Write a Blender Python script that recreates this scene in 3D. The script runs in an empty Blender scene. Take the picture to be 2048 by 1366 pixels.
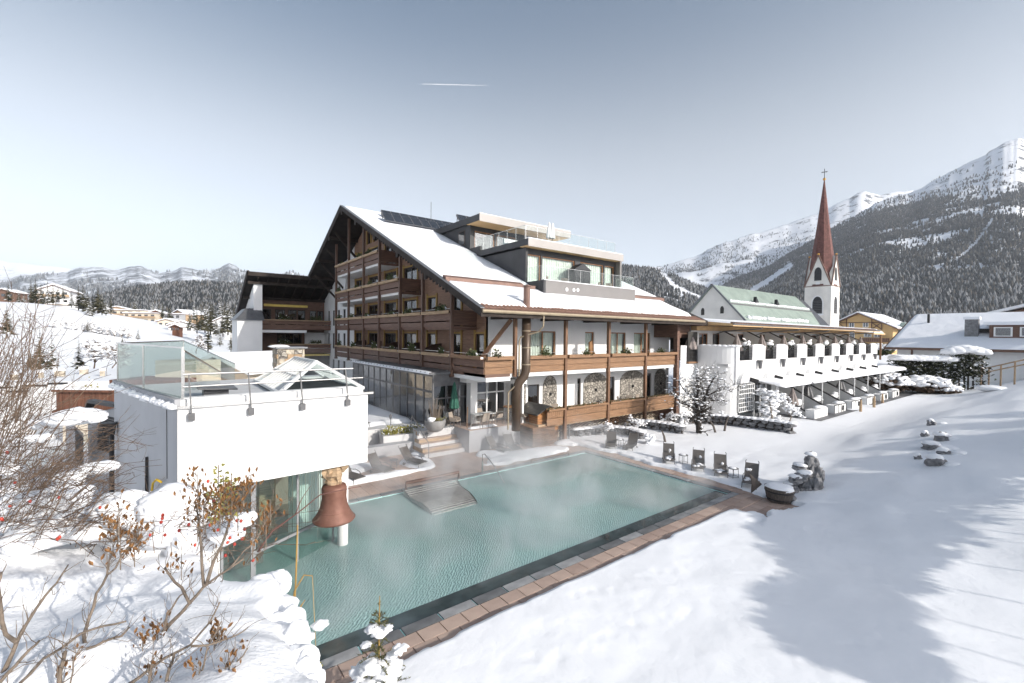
import bpy, bmesh, math, random
import numpy as np
from mathutils import Vector, Matrix, noise as mnoise

# ------------------------------------------------------------------ camera, sky, sun, exposure
SC = bpy.context.scene
COL = SC.collection
FPX, ROLL, PITCH, YAW, CAMZ = 905.0, 0.0107, math.atan(13.6/905), math.radians(52.4), 7.0
FH = np.array([math.cos(YAW), math.sin(YAW), 0.0]); RH = np.array([math.sin(YAW), -math.cos(YAW), 0.0]); ZH = np.array([0, 0, 1.0])
FW = FH*math.cos(PITCH)-ZH*math.sin(PITCH); UP = ZH*math.cos(PITCH)+FH*math.sin(PITCH)
RI = RH*math.cos(ROLL)+UP*math.sin(ROLL); UI = -RH*math.sin(ROLL)+UP*math.cos(ROLL)
cam_data = bpy.data.cameras.new('camera'); cam = bpy.data.objects.new('camera', cam_data); COL.objects.link(cam)
cam_data.sensor_width = 36.0; cam_data.lens = FPX/2048*36.0; cam_data.clip_start = 0.05; cam_data.clip_end = 60000
cam.matrix_world = Matrix(((RI[0], UI[0], -FW[0], 0), (RI[1], UI[1], -FW[1], 0), (RI[2], UI[2], -FW[2], CAMZ), (0, 0, 0, 1)))
SC.camera = cam

SUN_EL = math.radians(23.0)
SUN_H = 0.83*RH-0.55*FH; SUN_H /= np.linalg.norm(SUN_H)            # horizontal direction towards the sun
SUN_V = Vector((SUN_H[0]*math.cos(SUN_EL), SUN_H[1]*math.cos(SUN_EL), math.sin(SUN_EL)))
world = bpy.data.worlds.new('World'); SC.world = world; world.use_nodes = True
wn = world.node_tree.nodes; wl = world.node_tree.links
bg = wn['Background']; sky = wn.new('ShaderNodeTexSky'); sky.sky_type = 'NISHITA'; sky.sun_disc = False
sky.sun_elevation = SUN_EL; sky.sun_rotation = math.atan2(SUN_H[0], SUN_H[1]); sky.altitude = 1200; sky.air_density = 0.7; sky.dust_density = 5.0; sky.ozone_density = 1.0
# winter haze: paler and less saturated towards the horizon, the same all round
hsv = wn.new('ShaderNodeHueSaturation'); hsv.inputs['Saturation'].default_value = 0.95; hsv.inputs['Hue'].default_value = 0.485
pale = wn.new('ShaderNodeHueSaturation'); pale.inputs['Saturation'].default_value = 0.36; pale.inputs['Hue'].default_value = 0.485; pale.inputs['Value'].default_value = 0.95
hsv.inputs['Value'].default_value = 0.62
wtc = wn.new('ShaderNodeTexCoord'); wsx = wn.new('ShaderNodeSeparateXYZ'); wmr = wn.new('ShaderNodeMapRange'); wmr.interpolation_type = 'SMOOTHSTEP'; wmr.inputs['From Min'].default_value = 0.30; wmr.inputs['From Max'].default_value = 0.64
wmx = wn.new('ShaderNodeMixRGB'); wl.new(wtc.outputs['Generated'], wsx.inputs[0]); wl.new(wsx.outputs['Z'], wmr.inputs[0]); wl.new(wmr.outputs[0], wmx.inputs[0])
wl.new(sky.outputs[0], hsv.inputs['Color']); wl.new(sky.outputs[0], pale.inputs['Color']); wl.new(pale.outputs[0], wmx.inputs[1]); wl.new(hsv.outputs[0], wmx.inputs[2]); wl.new(wmx.outputs[0], bg.inputs[0]); bg.inputs[1].default_value = 0.128
sun_data = bpy.data.lights.new('sun', 'SUN'); sun = bpy.data.objects.new('sun', sun_data); COL.objects.link(sun)
sun_data.energy = 2.75; sun_data.angle = math.radians(0.53); sun_data.color = (1.0, 0.94, 0.86)
sun.rotation_euler = SUN_V.to_track_quat('Z', 'Y').to_euler()
SC.view_settings.view_transform = 'Standard'; SC.view_settings.look = 'None'; SC.view_settings.gamma = 1.0
SC.view_settings.use_curve_mapping = False; SC.view_settings.exposure = 1.05
SC.render.engine = 'CYCLES'; SC.cycles.use_denoising = True; SC.cycles.max_bounces = 8; SC.cycles.transparent_max_bounces = 24
SC.cycles.diffuse_bounces = 3; SC.cycles.glossy_bounces = 4; SC.cycles.volume_bounces = 1; SC.cycles.sample_clamp_indirect = 6
SC.cycles.caustics_reflective = False; SC.cycles.caustics_refractive = False; SC.cycles.use_adaptive_sampling = True; SC.cycles.adaptive_threshold = 0.02

# ------------------------------------------------------------------ helpers
rnd = random.Random(7)
CAMP = np.array([0, 0, CAMZ])
def ray(x, y): return FW+RI*(x-1024)/FPX-UI*(y-683)/FPX
def gz(x, y, z):
    d = ray(x, y); return CAMP+d*((z-CAMZ)/d[2])
def gx(x, y, X):
    d = ray(x, y); return CAMP+d*(X/d[0])
def gy(x, y, Y):
    d = ray(x, y); return CAMP+d*(Y/d[1])
def dp(x, y, D): return CAMP+ray(x, y)*D
def tag(o, label=None, cat=None, group=None, kind=None):
    if label: o['label'] = label
    if cat: o['category'] = cat
    if group: o['group'] = group
    if kind: o['kind'] = kind
    return o
def thing(name, label, cat, loc=(0, 0, 0), group=None, rz=0.0):
    o = bpy.data.objects.new(name, None); COL.objects.link(o); o.location = loc; o.rotation_euler = (0, 0, rz)
    o.empty_display_size = 0.2
    return tag(o, label, cat, group)
def link(name, me, mats, parent=None, local=False):
    o = bpy.data.objects.new(name, me); COL.objects.link(o)
    if me is not None and mats is not None and len(me.materials) == 0:
        for m in (mats if isinstance(mats, (list, tuple)) else [mats]): me.materials.append(m)
    if parent is not None:
        o.parent = parent
        if parent.type == 'EMPTY' and not local: o.location = -parent.location
    return o
def copy_tree(o, parent=None, loc=None, rz=None, sc=None):
    c = o.copy(); COL.objects.link(c); c.parent = parent
    if loc is not None: c.location = loc
    if rz is not None: c.rotation_euler = (0, 0, rz)
    if sc is not None: c.scale = (sc, sc, sc) if not isinstance(sc, (tuple, list)) else sc
    for ch in list(o.children): copy_tree(ch, c)
    return c
_ICO = {}
def ico(n):
    if n not in _ICO:
        bm = bmesh.new(); bmesh.ops.create_icosphere(bm, subdivisions=n, radius=1.0)
        _ICO[n] = ([v.co.copy() for v in bm.verts], [[v.index for v in f.verts] for f in bm.faces]); bm.free()
    return _ICO[n]
class MB:
    def __init__(s): s.v = []; s.f = []; s.m = []
    def add(s, vs, fs, mi=0):
        b = len(s.v); s.v.extend([tuple(p) for p in vs]); s.f.extend([[b+i for i in f] for f in fs]); s.m.extend([mi]*len(fs)); return s
    def hexa(s, p, mi=0): return s.add(p, [(0, 3, 2, 1), (4, 5, 6, 7), (0, 1, 5, 4), (1, 2, 6, 5), (2, 3, 7, 6), (3, 0, 4, 7)], mi)
    def box(s, x0, x1, y0, y1, z0, z1, mi=0):
        return s.hexa([(x0, y0, z0), (x1, y0, z0), (x1, y1, z0), (x0, y1, z0), (x0, y0, z1), (x1, y0, z1), (x1, y1, z1), (x0, y1, z1)], mi)
    def extr(s, pts, vec, mi=0):
        n = len(pts); vec = Vector(vec); a = [Vector(p) for p in pts]; b = [p+vec for p in a]
        return s.add(a+b, [list(range(n))[::-1], list(range(n, 2*n))]+[(i, (i+1) % n, n+(i+1) % n, n+i) for i in range(n)], mi)
    def bar(s, p, q, w, h, mi=0, up=(0, 0, 1)):
        p = Vector(p); q = Vector(q); d = (q-p).normalized(); up = Vector(up)
        if abs(d.dot(up)) > 0.98: up = Vector((0, 1, 0))
        sd = d.cross(up).normalized()*w/2; u = sd.cross(d).normalized()*h/2
        return s.hexa([p-sd-u, p+sd-u, q+sd-u, q-sd-u, p-sd+u, p+sd+u, q+sd+u, q-sd+u], mi)
    def tube(s, pts, r, n=6, mi=0, cap=True):
        pts = [Vector(p) for p in pts]; R = r if isinstance(r, (list, tuple)) else [r]*len(pts); b = len(s.v); prev = None
        for i, p in enumerate(pts):
            d = (pts[min(i+1, len(pts)-1)]-pts[max(i-1, 0)])
            d = d.normalized() if d.length > 1e-9 else Vector((0, 0, 1))
            if prev is None:
                a = d.orthogonal().normalized()
            else:
                a = prev-d*prev.dot(d)
                a = a.normalized() if a.length > 1e-6 else d.orthogonal().normalized()
            prev = a; c = d.cross(a)
            for k in range(n):
                t = 2*math.pi*k/n; s.v.append(tuple(p+(a*math.cos(t)+c*math.sin(t))*R[i]))
        for i in range(len(pts)-1):
            for k in range(n):
                s.f.append([b+i*n+k, b+i*n+(k+1) % n, b+(i+1)*n+(k+1) % n, b+(i+1)*n+k]); s.m.append(mi)
        if cap:
            s.f.append([b+k for k in range(n)][::-1]); s.m.append(mi); e = b+(len(pts)-1)*n
            s.f.append([e+k for k in range(n)]); s.m.append(mi)
        return s
    def lathe(s, prof, c=(0, 0, 0), n=20, mi=0, sx=1, sy=1):
        b = len(s.v)
        for (r, z) in prof:
            for k in range(n):
                t = 2*math.pi*k/n; s.v.append((c[0]+r*math.cos(t)*sx, c[1]+r*math.sin(t)*sy, c[2]+z))
        for i in range(len(prof)-1):
            for k in range(n):
                s.f.append([b+i*n+k, b+i*n+(k+1) % n, b+(i+1)*n+(k+1) % n, b+(i+1)*n+k]); s.m.append(mi)
        return s
    def blob(s, c, r, seed=0, det=2, amp=0.25, fr=1.2, mi=0, flat=None):
        vs, fs = ico(det); r = r if isinstance(r, (tuple, list)) else (r, r, r); out = []
        for p in vs:
            k = 1+amp*mnoise.noise(p*fr+Vector((seed*3.7, seed*1.3, seed*7.1)))+amp*0.4*mnoise.noise(p*fr*2.7+Vector((seed, 5, seed*2)))
            z = p.z*r[2]*k
            if flat is not None and z < flat: z = flat+(z-flat)*0.15
            out.append((c[0]+p.x*r[0]*k, c[1]+p.y*r[1]*k, c[2]+z))
        return s.add(out, fs, mi)
    def mesh(s, name, smooth=False):
        me = bpy.data.meshes.new(name); me.from_pydata(s.v, [], s.f)
        if any(s.m): me.polygons.foreach_set('material_index', s.m)
        if smooth: me.polygons.foreach_set('use_smooth', [True]*len(s.f))
        me.update(); return me
    def build(s, name, mats, parent=None, smooth=False, local=False):
        return link(name, s.mesh(name, smooth), mats, parent, local)
def sheet(name, V, F, mats, parent=None, smooth=True):
    me = bpy.data.meshes.new(name); V = np.asarray(V, dtype=np.float32); F = np.asarray(F, dtype=np.int32)
    me.vertices.add(len(V)); me.vertices.foreach_set('co', V.ravel()); n = F.shape[1]
    me.loops.add(F.size); me.loops.foreach_set('vertex_index', F.ravel()); me.polygons.add(len(F))
    me.polygons.foreach_set('loop_start', np.arange(0, F.size, n, dtype=np.int32)); me.polygons.foreach_set('loop_total', np.full(len(F), n, dtype=np.int32))
    if smooth: me.polygons.foreach_set('use_smooth', np.ones(len(F), dtype=bool))
    me.update(calc_edges=True); me.validate(); return link(name, me, mats, parent)
def grid_faces(nx, ny):
    i = np.arange(nx-1)[:, None]*ny+np.arange(ny-1)[None, :]
    return np.stack([i, i+ny, i+ny+1, i+1], -1).reshape(-1, 4)
def _hash(ix, iy, seed):
    h = (ix*374761393+iy*668265263+seed*974634777) & 0xffffffff
    h = ((h ^ (h >> 13))*1274126177) & 0xffffffff
    return ((h ^ (h >> 16)) & 0xffff)/65535.0
def vnoise(x, y, seed=0):
    x = np.asarray(x, dtype=np.float64); y = np.asarray(y, dtype=np.float64)
    ix = np.floor(x).astype(np.int64); iy = np.floor(y).astype(np.int64); fx = x-ix; fy = y-iy
    fx = fx*fx*(3-2*fx); fy = fy*fy*(3-2*fy)
    a = _hash(ix, iy, seed); b = _hash(ix+1, iy, seed); c = _hash(ix, iy+1, seed); d = _hash(ix+1, iy+1, seed)
    return (a+(b-a)*fx)*(1-fy)+(c+(d-c)*fx)*fy
def fbm(x, y, seed=0, oct=4, gain=0.5):
    t = 0; a = 1; n = 0
    for k in range(oct):
        t = t+a*vnoise(x*2**k, y*2**k, seed+k*17); n += a; a *= gain
    return t/n-0.5
def sst(a, b, x):
    t = np.clip((np.asarray(x, dtype=np.float64)-a)/(b-a), 0, 1); return t*t*(3-2*t)

# ------------------------------------------------------------------ materials
def mat(name, col, rough=0.7, var=0.18, scale=3.0, bump=0.0, bscale=20.0, metal=0.0, spec=0.4, stretch=None, col2=None, wave=None, sss=0.0, vor=None, bdist=0.02, alpha=1.0):
    m = bpy.data.materials.new(name); m.use_nodes = True; nt = m.node_tree; N = nt.nodes; L = nt.links
    b = N['Principled BSDF']; b.inputs['Roughness'].default_value = rough; b.inputs['Metallic'].default_value = metal
    b.inputs['Specular IOR Level'].default_value = spec
    if sss: b.inputs['Subsurface Weight'].default_value = sss; b.inputs['Subsurface Radius'].default_value = (0.05, 0.06, 0.08)
    tc = N.new('ShaderNodeTexCoord'); mp = N.new('ShaderNodeMapping'); L.new(tc.outputs['Object'], mp.inputs[0])
    if stretch: mp.inputs['Scale'].default_value = stretch
    nz = N.new('ShaderNodeTexNoise'); nz.inputs['Scale'].default_value = scale; nz.inputs['Detail'].default_value = 5; L.new(mp.outputs[0], nz.inputs['Vector'])
    rp = N.new('ShaderNodeValToRGB'); rp.color_ramp.elements[0].position = 0.3; rp.color_ramp.elements[1].position = 0.7
    c1 = tuple(max(0, c*(1-var)) for c in col); c2 = col2 if col2 else tuple(min(1, c*(1+var)) for c in col)
    rp.color_ramp.elements[0].color = (*c1, 1); rp.color_ramp.elements[1].color = (*c2, 1)
    L.new(nz.outputs['Fac'], rp.inputs[0]); colout = rp.outputs[0]; hsrc = None
    if vor:
        vr = N.new('ShaderNodeTexVoronoi'); vr.feature = 'DISTANCE_TO_EDGE'; vr.inputs['Scale'].default_value = vor; L.new(tc.outputs['Object'], vr.inputs['Vector'])
        vc = N.new('ShaderNodeTexVoronoi'); vc.inputs['Scale'].default_value = vor; L.new(tc.outputs['Object'], vc.inputs['Vector'])
        rr = N.new('ShaderNodeValToRGB'); rr.color_ramp.elements[0].position = 0.02; rr.color_ramp.elements[1].position = 0.12; L.new(vr.outputs['Distance'], rr.inputs[0])
        hs = N.new('ShaderNodeMixRGB'); hs.blend_type = 'MULTIPLY'; hs.inputs[0].default_value = 0.55; L.new(colout, hs.inputs[1])
        bw = N.new('ShaderNodeRGBToBW'); L.new(vc.outputs['Color'], bw.inputs[0]); L.new(bw.outputs[0], hs.inputs[2])
        mj = N.new('ShaderNodeMixRGB'); mj.inputs[1].default_value = (0.12, 0.11, 0.1, 1); L.new(rr.outputs[0], mj.inputs[0]); L.new(hs.outputs[0], mj.inputs[2]); colout = mj.outputs[0]; hsrc = rr.outputs[0]
    if wave:
        wv = N.new('ShaderNodeTexWave'); wv.wave_type = 'BANDS'; wv.bands_direction = wave[0]; wv.wave_profile = 'SAW'; wv.inputs['Scale'].default_value = wave[1]
        wv.inputs['Distortion'].default_value = 0.0; L.new(tc.outputs['Object'], wv.inputs['Vector'])
        wr = N.new('ShaderNodeValToRGB'); wr.color_ramp.elements[0].position = 0.0; wr.color_ramp.elements[1].position = 0.1
        L.new(wv.outputs['Fac'], wr.inputs[0]); wr.color_ramp.elements[0].color = (0.35, 0.35, 0.35, 1); wr.color_ramp.elements[1].color = (1, 1, 1, 1)
        mm = N.new('ShaderNodeMixRGB'); mm.blend_type = 'MULTIPLY'; mm.inputs[0].default_value = 0.6; L.new(colout, mm.inputs[1]); L.new(wr.outputs[0], mm.inputs[2]); colout = mm.outputs[0]
        hsrc = wr.outputs[0]
    L.new(colout, b.inputs['Base Color'])
    if bump:
        bn = N.new('ShaderNodeTexNoise'); bn.inputs['Scale'].default_value = bscale; bn.inputs['Detail'].default_value = 6; L.new(mp.outputs[0], bn.inputs['Vector'])
        bp = N.new('ShaderNodeBump'); bp.inputs['Strength'].default_value = bump; bp.inputs['Distance'].default_value = bdist
        if hsrc is not None:
            ad = N.new('ShaderNodeMath'); ad.operation = 'ADD'; L.new(bn.outputs['Fac'], ad.inputs[0]); L.new(hsrc, ad.inputs[1]); L.new(ad.outputs[0], bp.inputs['Height'])
        else: L.new(bn.outputs['Fac'], bp.inputs['Height'])
        L.new(bp.outputs[0], b.inputs['Normal'])
    return m
def glass_mat(name, tint, minf=0.06, rough=0.0, ior=1.5, dark=None, darkf=0.0, wob=0.0):
    m = bpy.data.materials.new(name); m.use_nodes = True; nt = m.node_tree; N = nt.nodes; L = nt.links; N.remove(N['Principled BSDF'])
    out = N['Material Output']; tr = N.new('ShaderNodeBsdfTransparent'); tr.inputs[0].default_value = (*tint, 1)
    gl = N.new('ShaderNodeBsdfGlossy'); gl.inputs['Roughness'].default_value = rough
    fr = N.new('ShaderNodeFresnel'); fr.inputs['IOR'].default_value = ior
    mx = N.new('ShaderNodeMath'); mx.operation = 'MAXIMUM'; mx.inputs[1].default_value = minf; L.new(fr.outputs[0], mx.inputs[0])
    ge = N.new('ShaderNodeNewGeometry'); iv = N.new('ShaderNodeMath'); iv.operation = 'SUBTRACT'; iv.inputs[0].default_value = 1.0; L.new(ge.outputs['Backfacing'], iv.inputs[1])
    mu = N.new('ShaderNodeMath'); mu.operation = 'MULTIPLY'; L.new(mx.outputs[0], mu.inputs[0]); L.new(iv.outputs[0], mu.inputs[1]); mx = mu
    base = tr.outputs[0]
    if dark:
        df = N.new('ShaderNodeBsdfDiffuse'); df.inputs[0].default_value = (*dark, 1); ms = N.new('ShaderNodeMixShader'); ms.inputs[0].default_value = darkf
        L.new(tr.outputs[0], ms.inputs[1]); L.new(df.outputs[0], ms.inputs[2]); base = ms.outputs[0]
    if wob:
        tc = N.new('ShaderNodeTexCoord'); nz = N.new('ShaderNodeTexNoise'); nz.inputs['Scale'].default_value = 0.8; nz.inputs['Detail'].default_value = 2; L.new(tc.outputs['Object'], nz.inputs['Vector'])
        bp = N.new('ShaderNodeBump'); bp.inputs['Strength'].default_value = wob; bp.inputs['Distance'].default_value = 0.05; L.new(nz.outputs['Fac'], bp.inputs['Height']); L.new(bp.outputs[0], gl.inputs['Normal'])
    mi = N.new('ShaderNodeMixShader'); L.new(mx.outputs[0], mi.inputs[0]); L.new(base, mi.inputs[1]); L.new(gl.outputs[0], mi.inputs[2]); L.new(mi.outputs[0], out.inputs['Surface'])
    return m
G = {}
G['snow'] = mat('snow', (0.86, 0.875, 0.9), rough=0.62, var=0.02, scale=0.7, bump=0.22, bscale=5, spec=0.25, bdist=0.05)
G['snow_far'] = mat('snow_far', (0.85, 0.865, 0.9), rough=0.7, var=0.03, scale=0.05, bump=0.3, bscale=0.5, spec=0.2, bdist=0.5)
G['snow_lump'] = mat('snow_lump', (0.87, 0.88, 0.9), rough=0.6, var=0.02, scale=3, bump=0.5, bscale=28, spec=0.25, bdist=0.02)
G['plaster'] = mat('white_plaster', (0.78, 0.775, 0.765), rough=0.85, var=0.05, scale=0.7, bump=0.15, bscale=40, bdist=0.01)
G['plaster_warm'] = mat('church_plaster', (0.74, 0.71, 0.66), rough=0.9, var=0.12, scale=0.35, bump=0.2, bscale=6)
G['plaster_cream'] = mat('cream_plaster', (0.66, 0.58, 0.47), rough=0.9, var=0.05, scale=0.5)
G['plaster_yellow'] = mat('yellow_plaster', (0.60, 0.41, 0.20), rough=0.9, var=0.06, scale=0.3)
G['concrete'] = mat('pale_concrete', (0.55, 0.55, 0.55), rough=0.85, var=0.08, scale=2, bump=0.15, bscale=30)
G['greywall'] = mat('grey_render', (0.36, 0.365, 0.38), rough=0.85, var=0.06, scale=1.5)
G['clad'] = mat('brown_cladding', (0.26, 0.155, 0.105), rough=0.6, var=0.3, scale=2.0, bump=0.4, bscale=6, stretch=(0.8, 0.8, 14), wave=('Z', 0.9), bdist=0.03)
G['darkwood'] = mat('dark_brown_wood', (0.15, 0.086, 0.062), rough=0.6, var=0.35, scale=2.2, bump=0.3, bscale=8, stretch=(0.7, 0.7, 14))
G['post'] = mat('post_wood', (0.12, 0.07, 0.05), rough=0.6, var=0.3, scale=2.2, bump=0.25, bscale=8, stretch=(12, 12, 0.6))
G['orangepost'] = mat('honey_post_wood', (0.16, 0.085, 0.048), rough=0.6, var=0.3, scale=2.2, bump=0.25, bscale=8, stretch=(12, 12, 0.6))
G['honey'] = mat('honey_wood', (0.235, 0.132, 0.070), rough=0.55, var=0.28, scale=2.0, bump=0.25, bscale=8, stretch=(0.7, 0.7, 14))
G['palewood'] = mat('weathered_pale_wood', (0.38, 0.27, 0.17), rough=0.8, var=0.3, scale=2.0, bump=0.3, bscale=8, stretch=(0.7, 0.7, 12))
G['soffit'] = mat('spruce_soffit', (0.62, 0.42, 0.22), rough=0.6, var=0.15, scale=2, stretch=(0.5, 10, 1))
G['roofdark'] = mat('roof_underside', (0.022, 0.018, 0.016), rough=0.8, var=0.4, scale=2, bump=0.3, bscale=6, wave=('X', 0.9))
G['roofbeam'] = mat('dark_beam', (0.03, 0.022, 0.018), rough=0.8, var=0.4, scale=2, bump=0.3, bscale=8)
G['tile'] = mat('clay_roof_tile', (0.20, 0.115, 0.085), rough=0.85, var=0.4, scale=2.5, bump=0.4, bscale=12)
G['anthracite'] = mat('anthracite_panel', (0.035, 0.036, 0.04), rough=0.5, var=0.3, scale=0.8, bump=0.08, bscale=3)
G['greypanel'] = mat('grey_metal_panel', (0.19, 0.18, 0.175), rough=0.5, var=0.06, scale=0.8)
G['fascia'] = mat('warm_grey_fascia', (0.37, 0.345, 0.325), rough=0.5, var=0.06, scale=0.8)
G['yellow'] = mat('ochre_casing', (0.34, 0.215, 0.06), rough=0.6, var=0.2, scale=3, stretch=(6, 6, 0.7))
G['awning'] = mat('yellow_awning', (0.62, 0.46, 0.12), rough=0.8, var=0.1, scale=3)
G['frame_dark'] = mat('dark_window_frame', (0.05, 0.035, 0.028), rough=0.5, var=0.2, scale=3)
G['frame_wood'] = mat('wood_window_frame', (0.30, 0.15, 0.075), rough=0.5, var=0.2, scale=3)
G['frame_grey'] = mat('grey_window_frame', (0.25, 0.255, 0.265), rough=0.45, var=0.06, scale=2)
G['frame_white'] = mat('white_metal_frame', (0.74, 0.74, 0.73), rough=0.45, var=0.04, scale=2)
G['steel'] = mat('stainless_steel', (0.62, 0.61, 0.59), rough=0.25, var=0.08, scale=3, metal=1.0)
G['brushed'] = mat('brushed_steel', (0.42, 0.42, 0.415), rough=0.42, var=0.1, scale=5, metal=0.85)
G['blackmetal'] = mat('black_metal', (0.018, 0.018, 0.02), rough=0.5, var=0.3, scale=4)
G['greymetal'] = mat('grey_painted_metal', (0.12, 0.12, 0.125), rough=0.5, var=0.15, scale=4)
G['zinc'] = mat('zinc_sheet', (0.17, 0.175, 0.185), rough=0.4, var=0.12, scale=1.5, metal=0.5)
G['copper'] = mat('copper_brown', (0.20, 0.125, 0.10), rough=0.55, var=0.2, scale=1.5, metal=0.3)
G['duct'] = mat('brown_duct', (0.085, 0.058, 0.04), rough=0.4, var=0.12, scale=1.5, metal=0.2)
G['gutter'] = mat('bronze_gutter', (0.33, 0.27, 0.19), rough=0.5, var=0.12, scale=3, metal=0.3)
G['rust'] = mat('rusty_bell_iron', (0.19, 0.088, 0.062), rough=0.6, var=0.14, scale=5, bump=0.15, bscale=25, metal=0.25, col2=(0.225, 0.11, 0.08))
G['solar'] = mat('solar_cell', (0.028, 0.033, 0.042), rough=0.18, var=0.2, scale=4, spec=0.6)
G['glass'] = glass_mat('clear_glass', (0.93, 0.96, 0.95), minf=0.07)
G['glass_green'] = glass_mat('greenish_glass', (0.66, 0.80, 0.76), minf=0.16, wob=0.1)
G['glass_mirror'] = glass_mat('reflective_glass', (0.5, 0.53, 0.55), minf=0.3, wob=0.35, dark=(0.04, 0.045, 0.05), darkf=0.5)
G['pane'] = glass_mat('window_pane', (0.5, 0.52, 0.53), minf=0.22, wob=0.3, dark=(0.03, 0.033, 0.036), darkf=0.42)
G['curtain'] = mat('pale_curtain', (0.70, 0.72, 0.66), rough=0.9, var=0.08, scale=2)
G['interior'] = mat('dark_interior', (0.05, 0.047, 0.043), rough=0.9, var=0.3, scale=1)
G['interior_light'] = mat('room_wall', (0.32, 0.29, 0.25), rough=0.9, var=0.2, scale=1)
G['divider'] = mat('balcony_screen', (0.055, 0.03, 0.022), rough=0.75, var=0.25, scale=3)
G['divider_tan'] = mat('tan_balcony_screen', (0.25, 0.13, 0.055), rough=0.75, var=0.2, scale=2, bump=0.2, bscale=12)
G['greens'] = mat('evergreen_leaf', (0.045, 0.075, 0.03), rough=0.75, var=0.5, scale=6, col2=(0.12, 0.13, 0.05))
G['spruce'] = mat('spruce_needles', (0.045, 0.055, 0.032), rough=0.85, var=0.5, scale=0.6, col2=(0.12, 0.105, 0.055))
G['spruce_near'] = mat('young_spruce_needles', (0.05, 0.075, 0.03), rough=0.8, var=0.4, scale=9, col2=(0.16, 0.15, 0.05))
G['thuja'] = mat('hedge_leaf', (0.018, 0.026, 0.014), rough=0.85, var=0.5, scale=3, col2=(0.05, 0.055, 0.025))
G['bark'] = mat('grey_bark', (0.10, 0.08, 0.065), rough=0.9, var=0.4, scale=8, bump=0.5, bscale=25, stretch=(3, 3, 0.8))
G['bark_dark'] = mat('dark_bark', (0.05, 0.042, 0.036), rough=0.9, var=0.4, scale=8, bump=0.5, bscale=25)
G['twig'] = mat('brown_twig', (0.13, 0.088, 0.06), rough=0.8, var=0.35, scale=12, bump=0.3, bscale=60)
G['twig_grey'] = mat('grey_twig', (0.17, 0.135, 0.105), rough=0.85, var=0.35, scale=14, bump=0.4, bscale=60)
G['twig_red'] = mat('reddish_twig', (0.15, 0.07, 0.055), rough=0.7, var=0.3, scale=14)
G['pod'] = mat('dry_seed_pod', (0.20, 0.09, 0.032), rough=0.8, var=0.5, scale=30, col2=(0.34, 0.175, 0.065))
G['hip'] = mat('red_rose_hip', (0.40, 0.018, 0.012), rough=0.35, var=0.3, scale=10, spec=0.6, col2=(0.5, 0.05, 0.02))
G['boxleaf'] = mat('yellow_green_leaf', (0.16, 0.18, 0.035), rough=0.6, var=0.4, scale=20, col2=(0.36, 0.32, 0.08))
G['stone'] = mat('grey_stone', (0.20, 0.20, 0.205), rough=0.9, var=0.35, scale=3.5, bump=0.6, bscale=9, bdist=0.05)
G['stone_warm'] = mat('warm_rubble_stone', (0.42, 0.37, 0.30), rough=0.9, var=0.4, scale=5, bump=0.6, bscale=12, bdist=0.04)
G['pebble'] = mat('pebble_wall', (0.50, 0.46, 0.40), rough=0.9, var=0.3, scale=6, bump=0.8, bscale=15, vor=4.5, bdist=0.05)
G['paver'] = mat('pink_paver', (0.40, 0.30, 0.25), rough=0.85, var=0.14, scale=1.6, bump=0.15, bscale=40)
G['paver_grey'] = mat('deck_paving', (0.45, 0.34, 0.285), rough=0.85, var=0.14, scale=1.2, bump=0.15, bscale=40, wave=('X', 0.62))
G['coping'] = mat('grey_coping', (0.20, 0.205, 0.21), rough=0.6, var=0.3, scale=2.5, bump=0.2, bscale=30)
G['asphalt'] = mat('wet_paving', (0.13, 0.13, 0.135), rough=0.6, var=0.3, scale=1.2, bump=0.2, bscale=14)
G['lounger'] = mat('grey_mesh_fabric', (0.115, 0.105, 0.098), rough=0.8, var=0.12, scale=10)
G['wicker'] = mat('taupe_wicker', (0.30, 0.255, 0.21), rough=0.85, var=0.15, scale=12, bump=0.3, bscale=60)
G['green'] = mat('green_canvas', (0.03, 0.105, 0.075), rough=0.85, var=0.25, scale=5)
G['taupe'] = mat('taupe_canvas', (0.25, 0.215, 0.20), rough=0.9, var=0.2, scale=4)
G['canvaswhite'] = mat('white_canvas', (0.78, 0.78, 0.77), rough=0.9, var=0.06, scale=4)
G['tabletop'] = mat('pale_table', (0.62, 0.63, 0.62), rough=0.4, var=0.06, scale=4)
G['pot'] = mat('grey_planter', (0.24, 0.235, 0.23), rough=0.7, var=0.15, scale=3)
G['oakbarrel'] = mat('weathered_barrel', (0.10, 0.085, 0.075), rough=0.85, var=0.4, scale=3, bump=0.5, bscale=9, stretch=(9, 9, 0.7))
G['shedwood'] = mat('varnished_planks', (0.36, 0.165, 0.06), rough=0.6, var=0.45, scale=1.6, bump=0.4, bscale=8, stretch=(0.9, 0.9, 9), wave=('Z', 1.7), bdist=0.02)
G['shedold'] = mat('weathered_planks', (0.14, 0.085, 0.055), rough=0.75, var=0.6, scale=1.6, bump=0.4, bscale=8, stretch=(0.9, 0.9, 7), wave=('Z', 1.7), bdist=0.02)
G['bitumen'] = mat('wet_bitumen', (0.05, 0.048, 0.045), rough=0.35, var=0.4, scale=4, bump=0.2, bscale=10)
G['greenroof'] = mat('patina_copper_roof', (0.30, 0.36, 0.32), rough=0.7, var=0.14, scale=0.4, bump=0.0)
G['shingle'] = mat('red_shingle', (0.145, 0.062, 0.052), rough=0.75, var=0.35, scale=1.8, bump=0.6, bscale=5, wave=('Z', 1.1), bdist=0.1)
G['gold'] = mat('gilded_metal', (0.6, 0.33, 0.08), rough=0.35, var=0.1, scale=3, metal=0.8)
G['louver'] = mat('dark_louver', (0.03, 0.03, 0.032), rough=0.6, var=0.3, scale=3)
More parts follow.
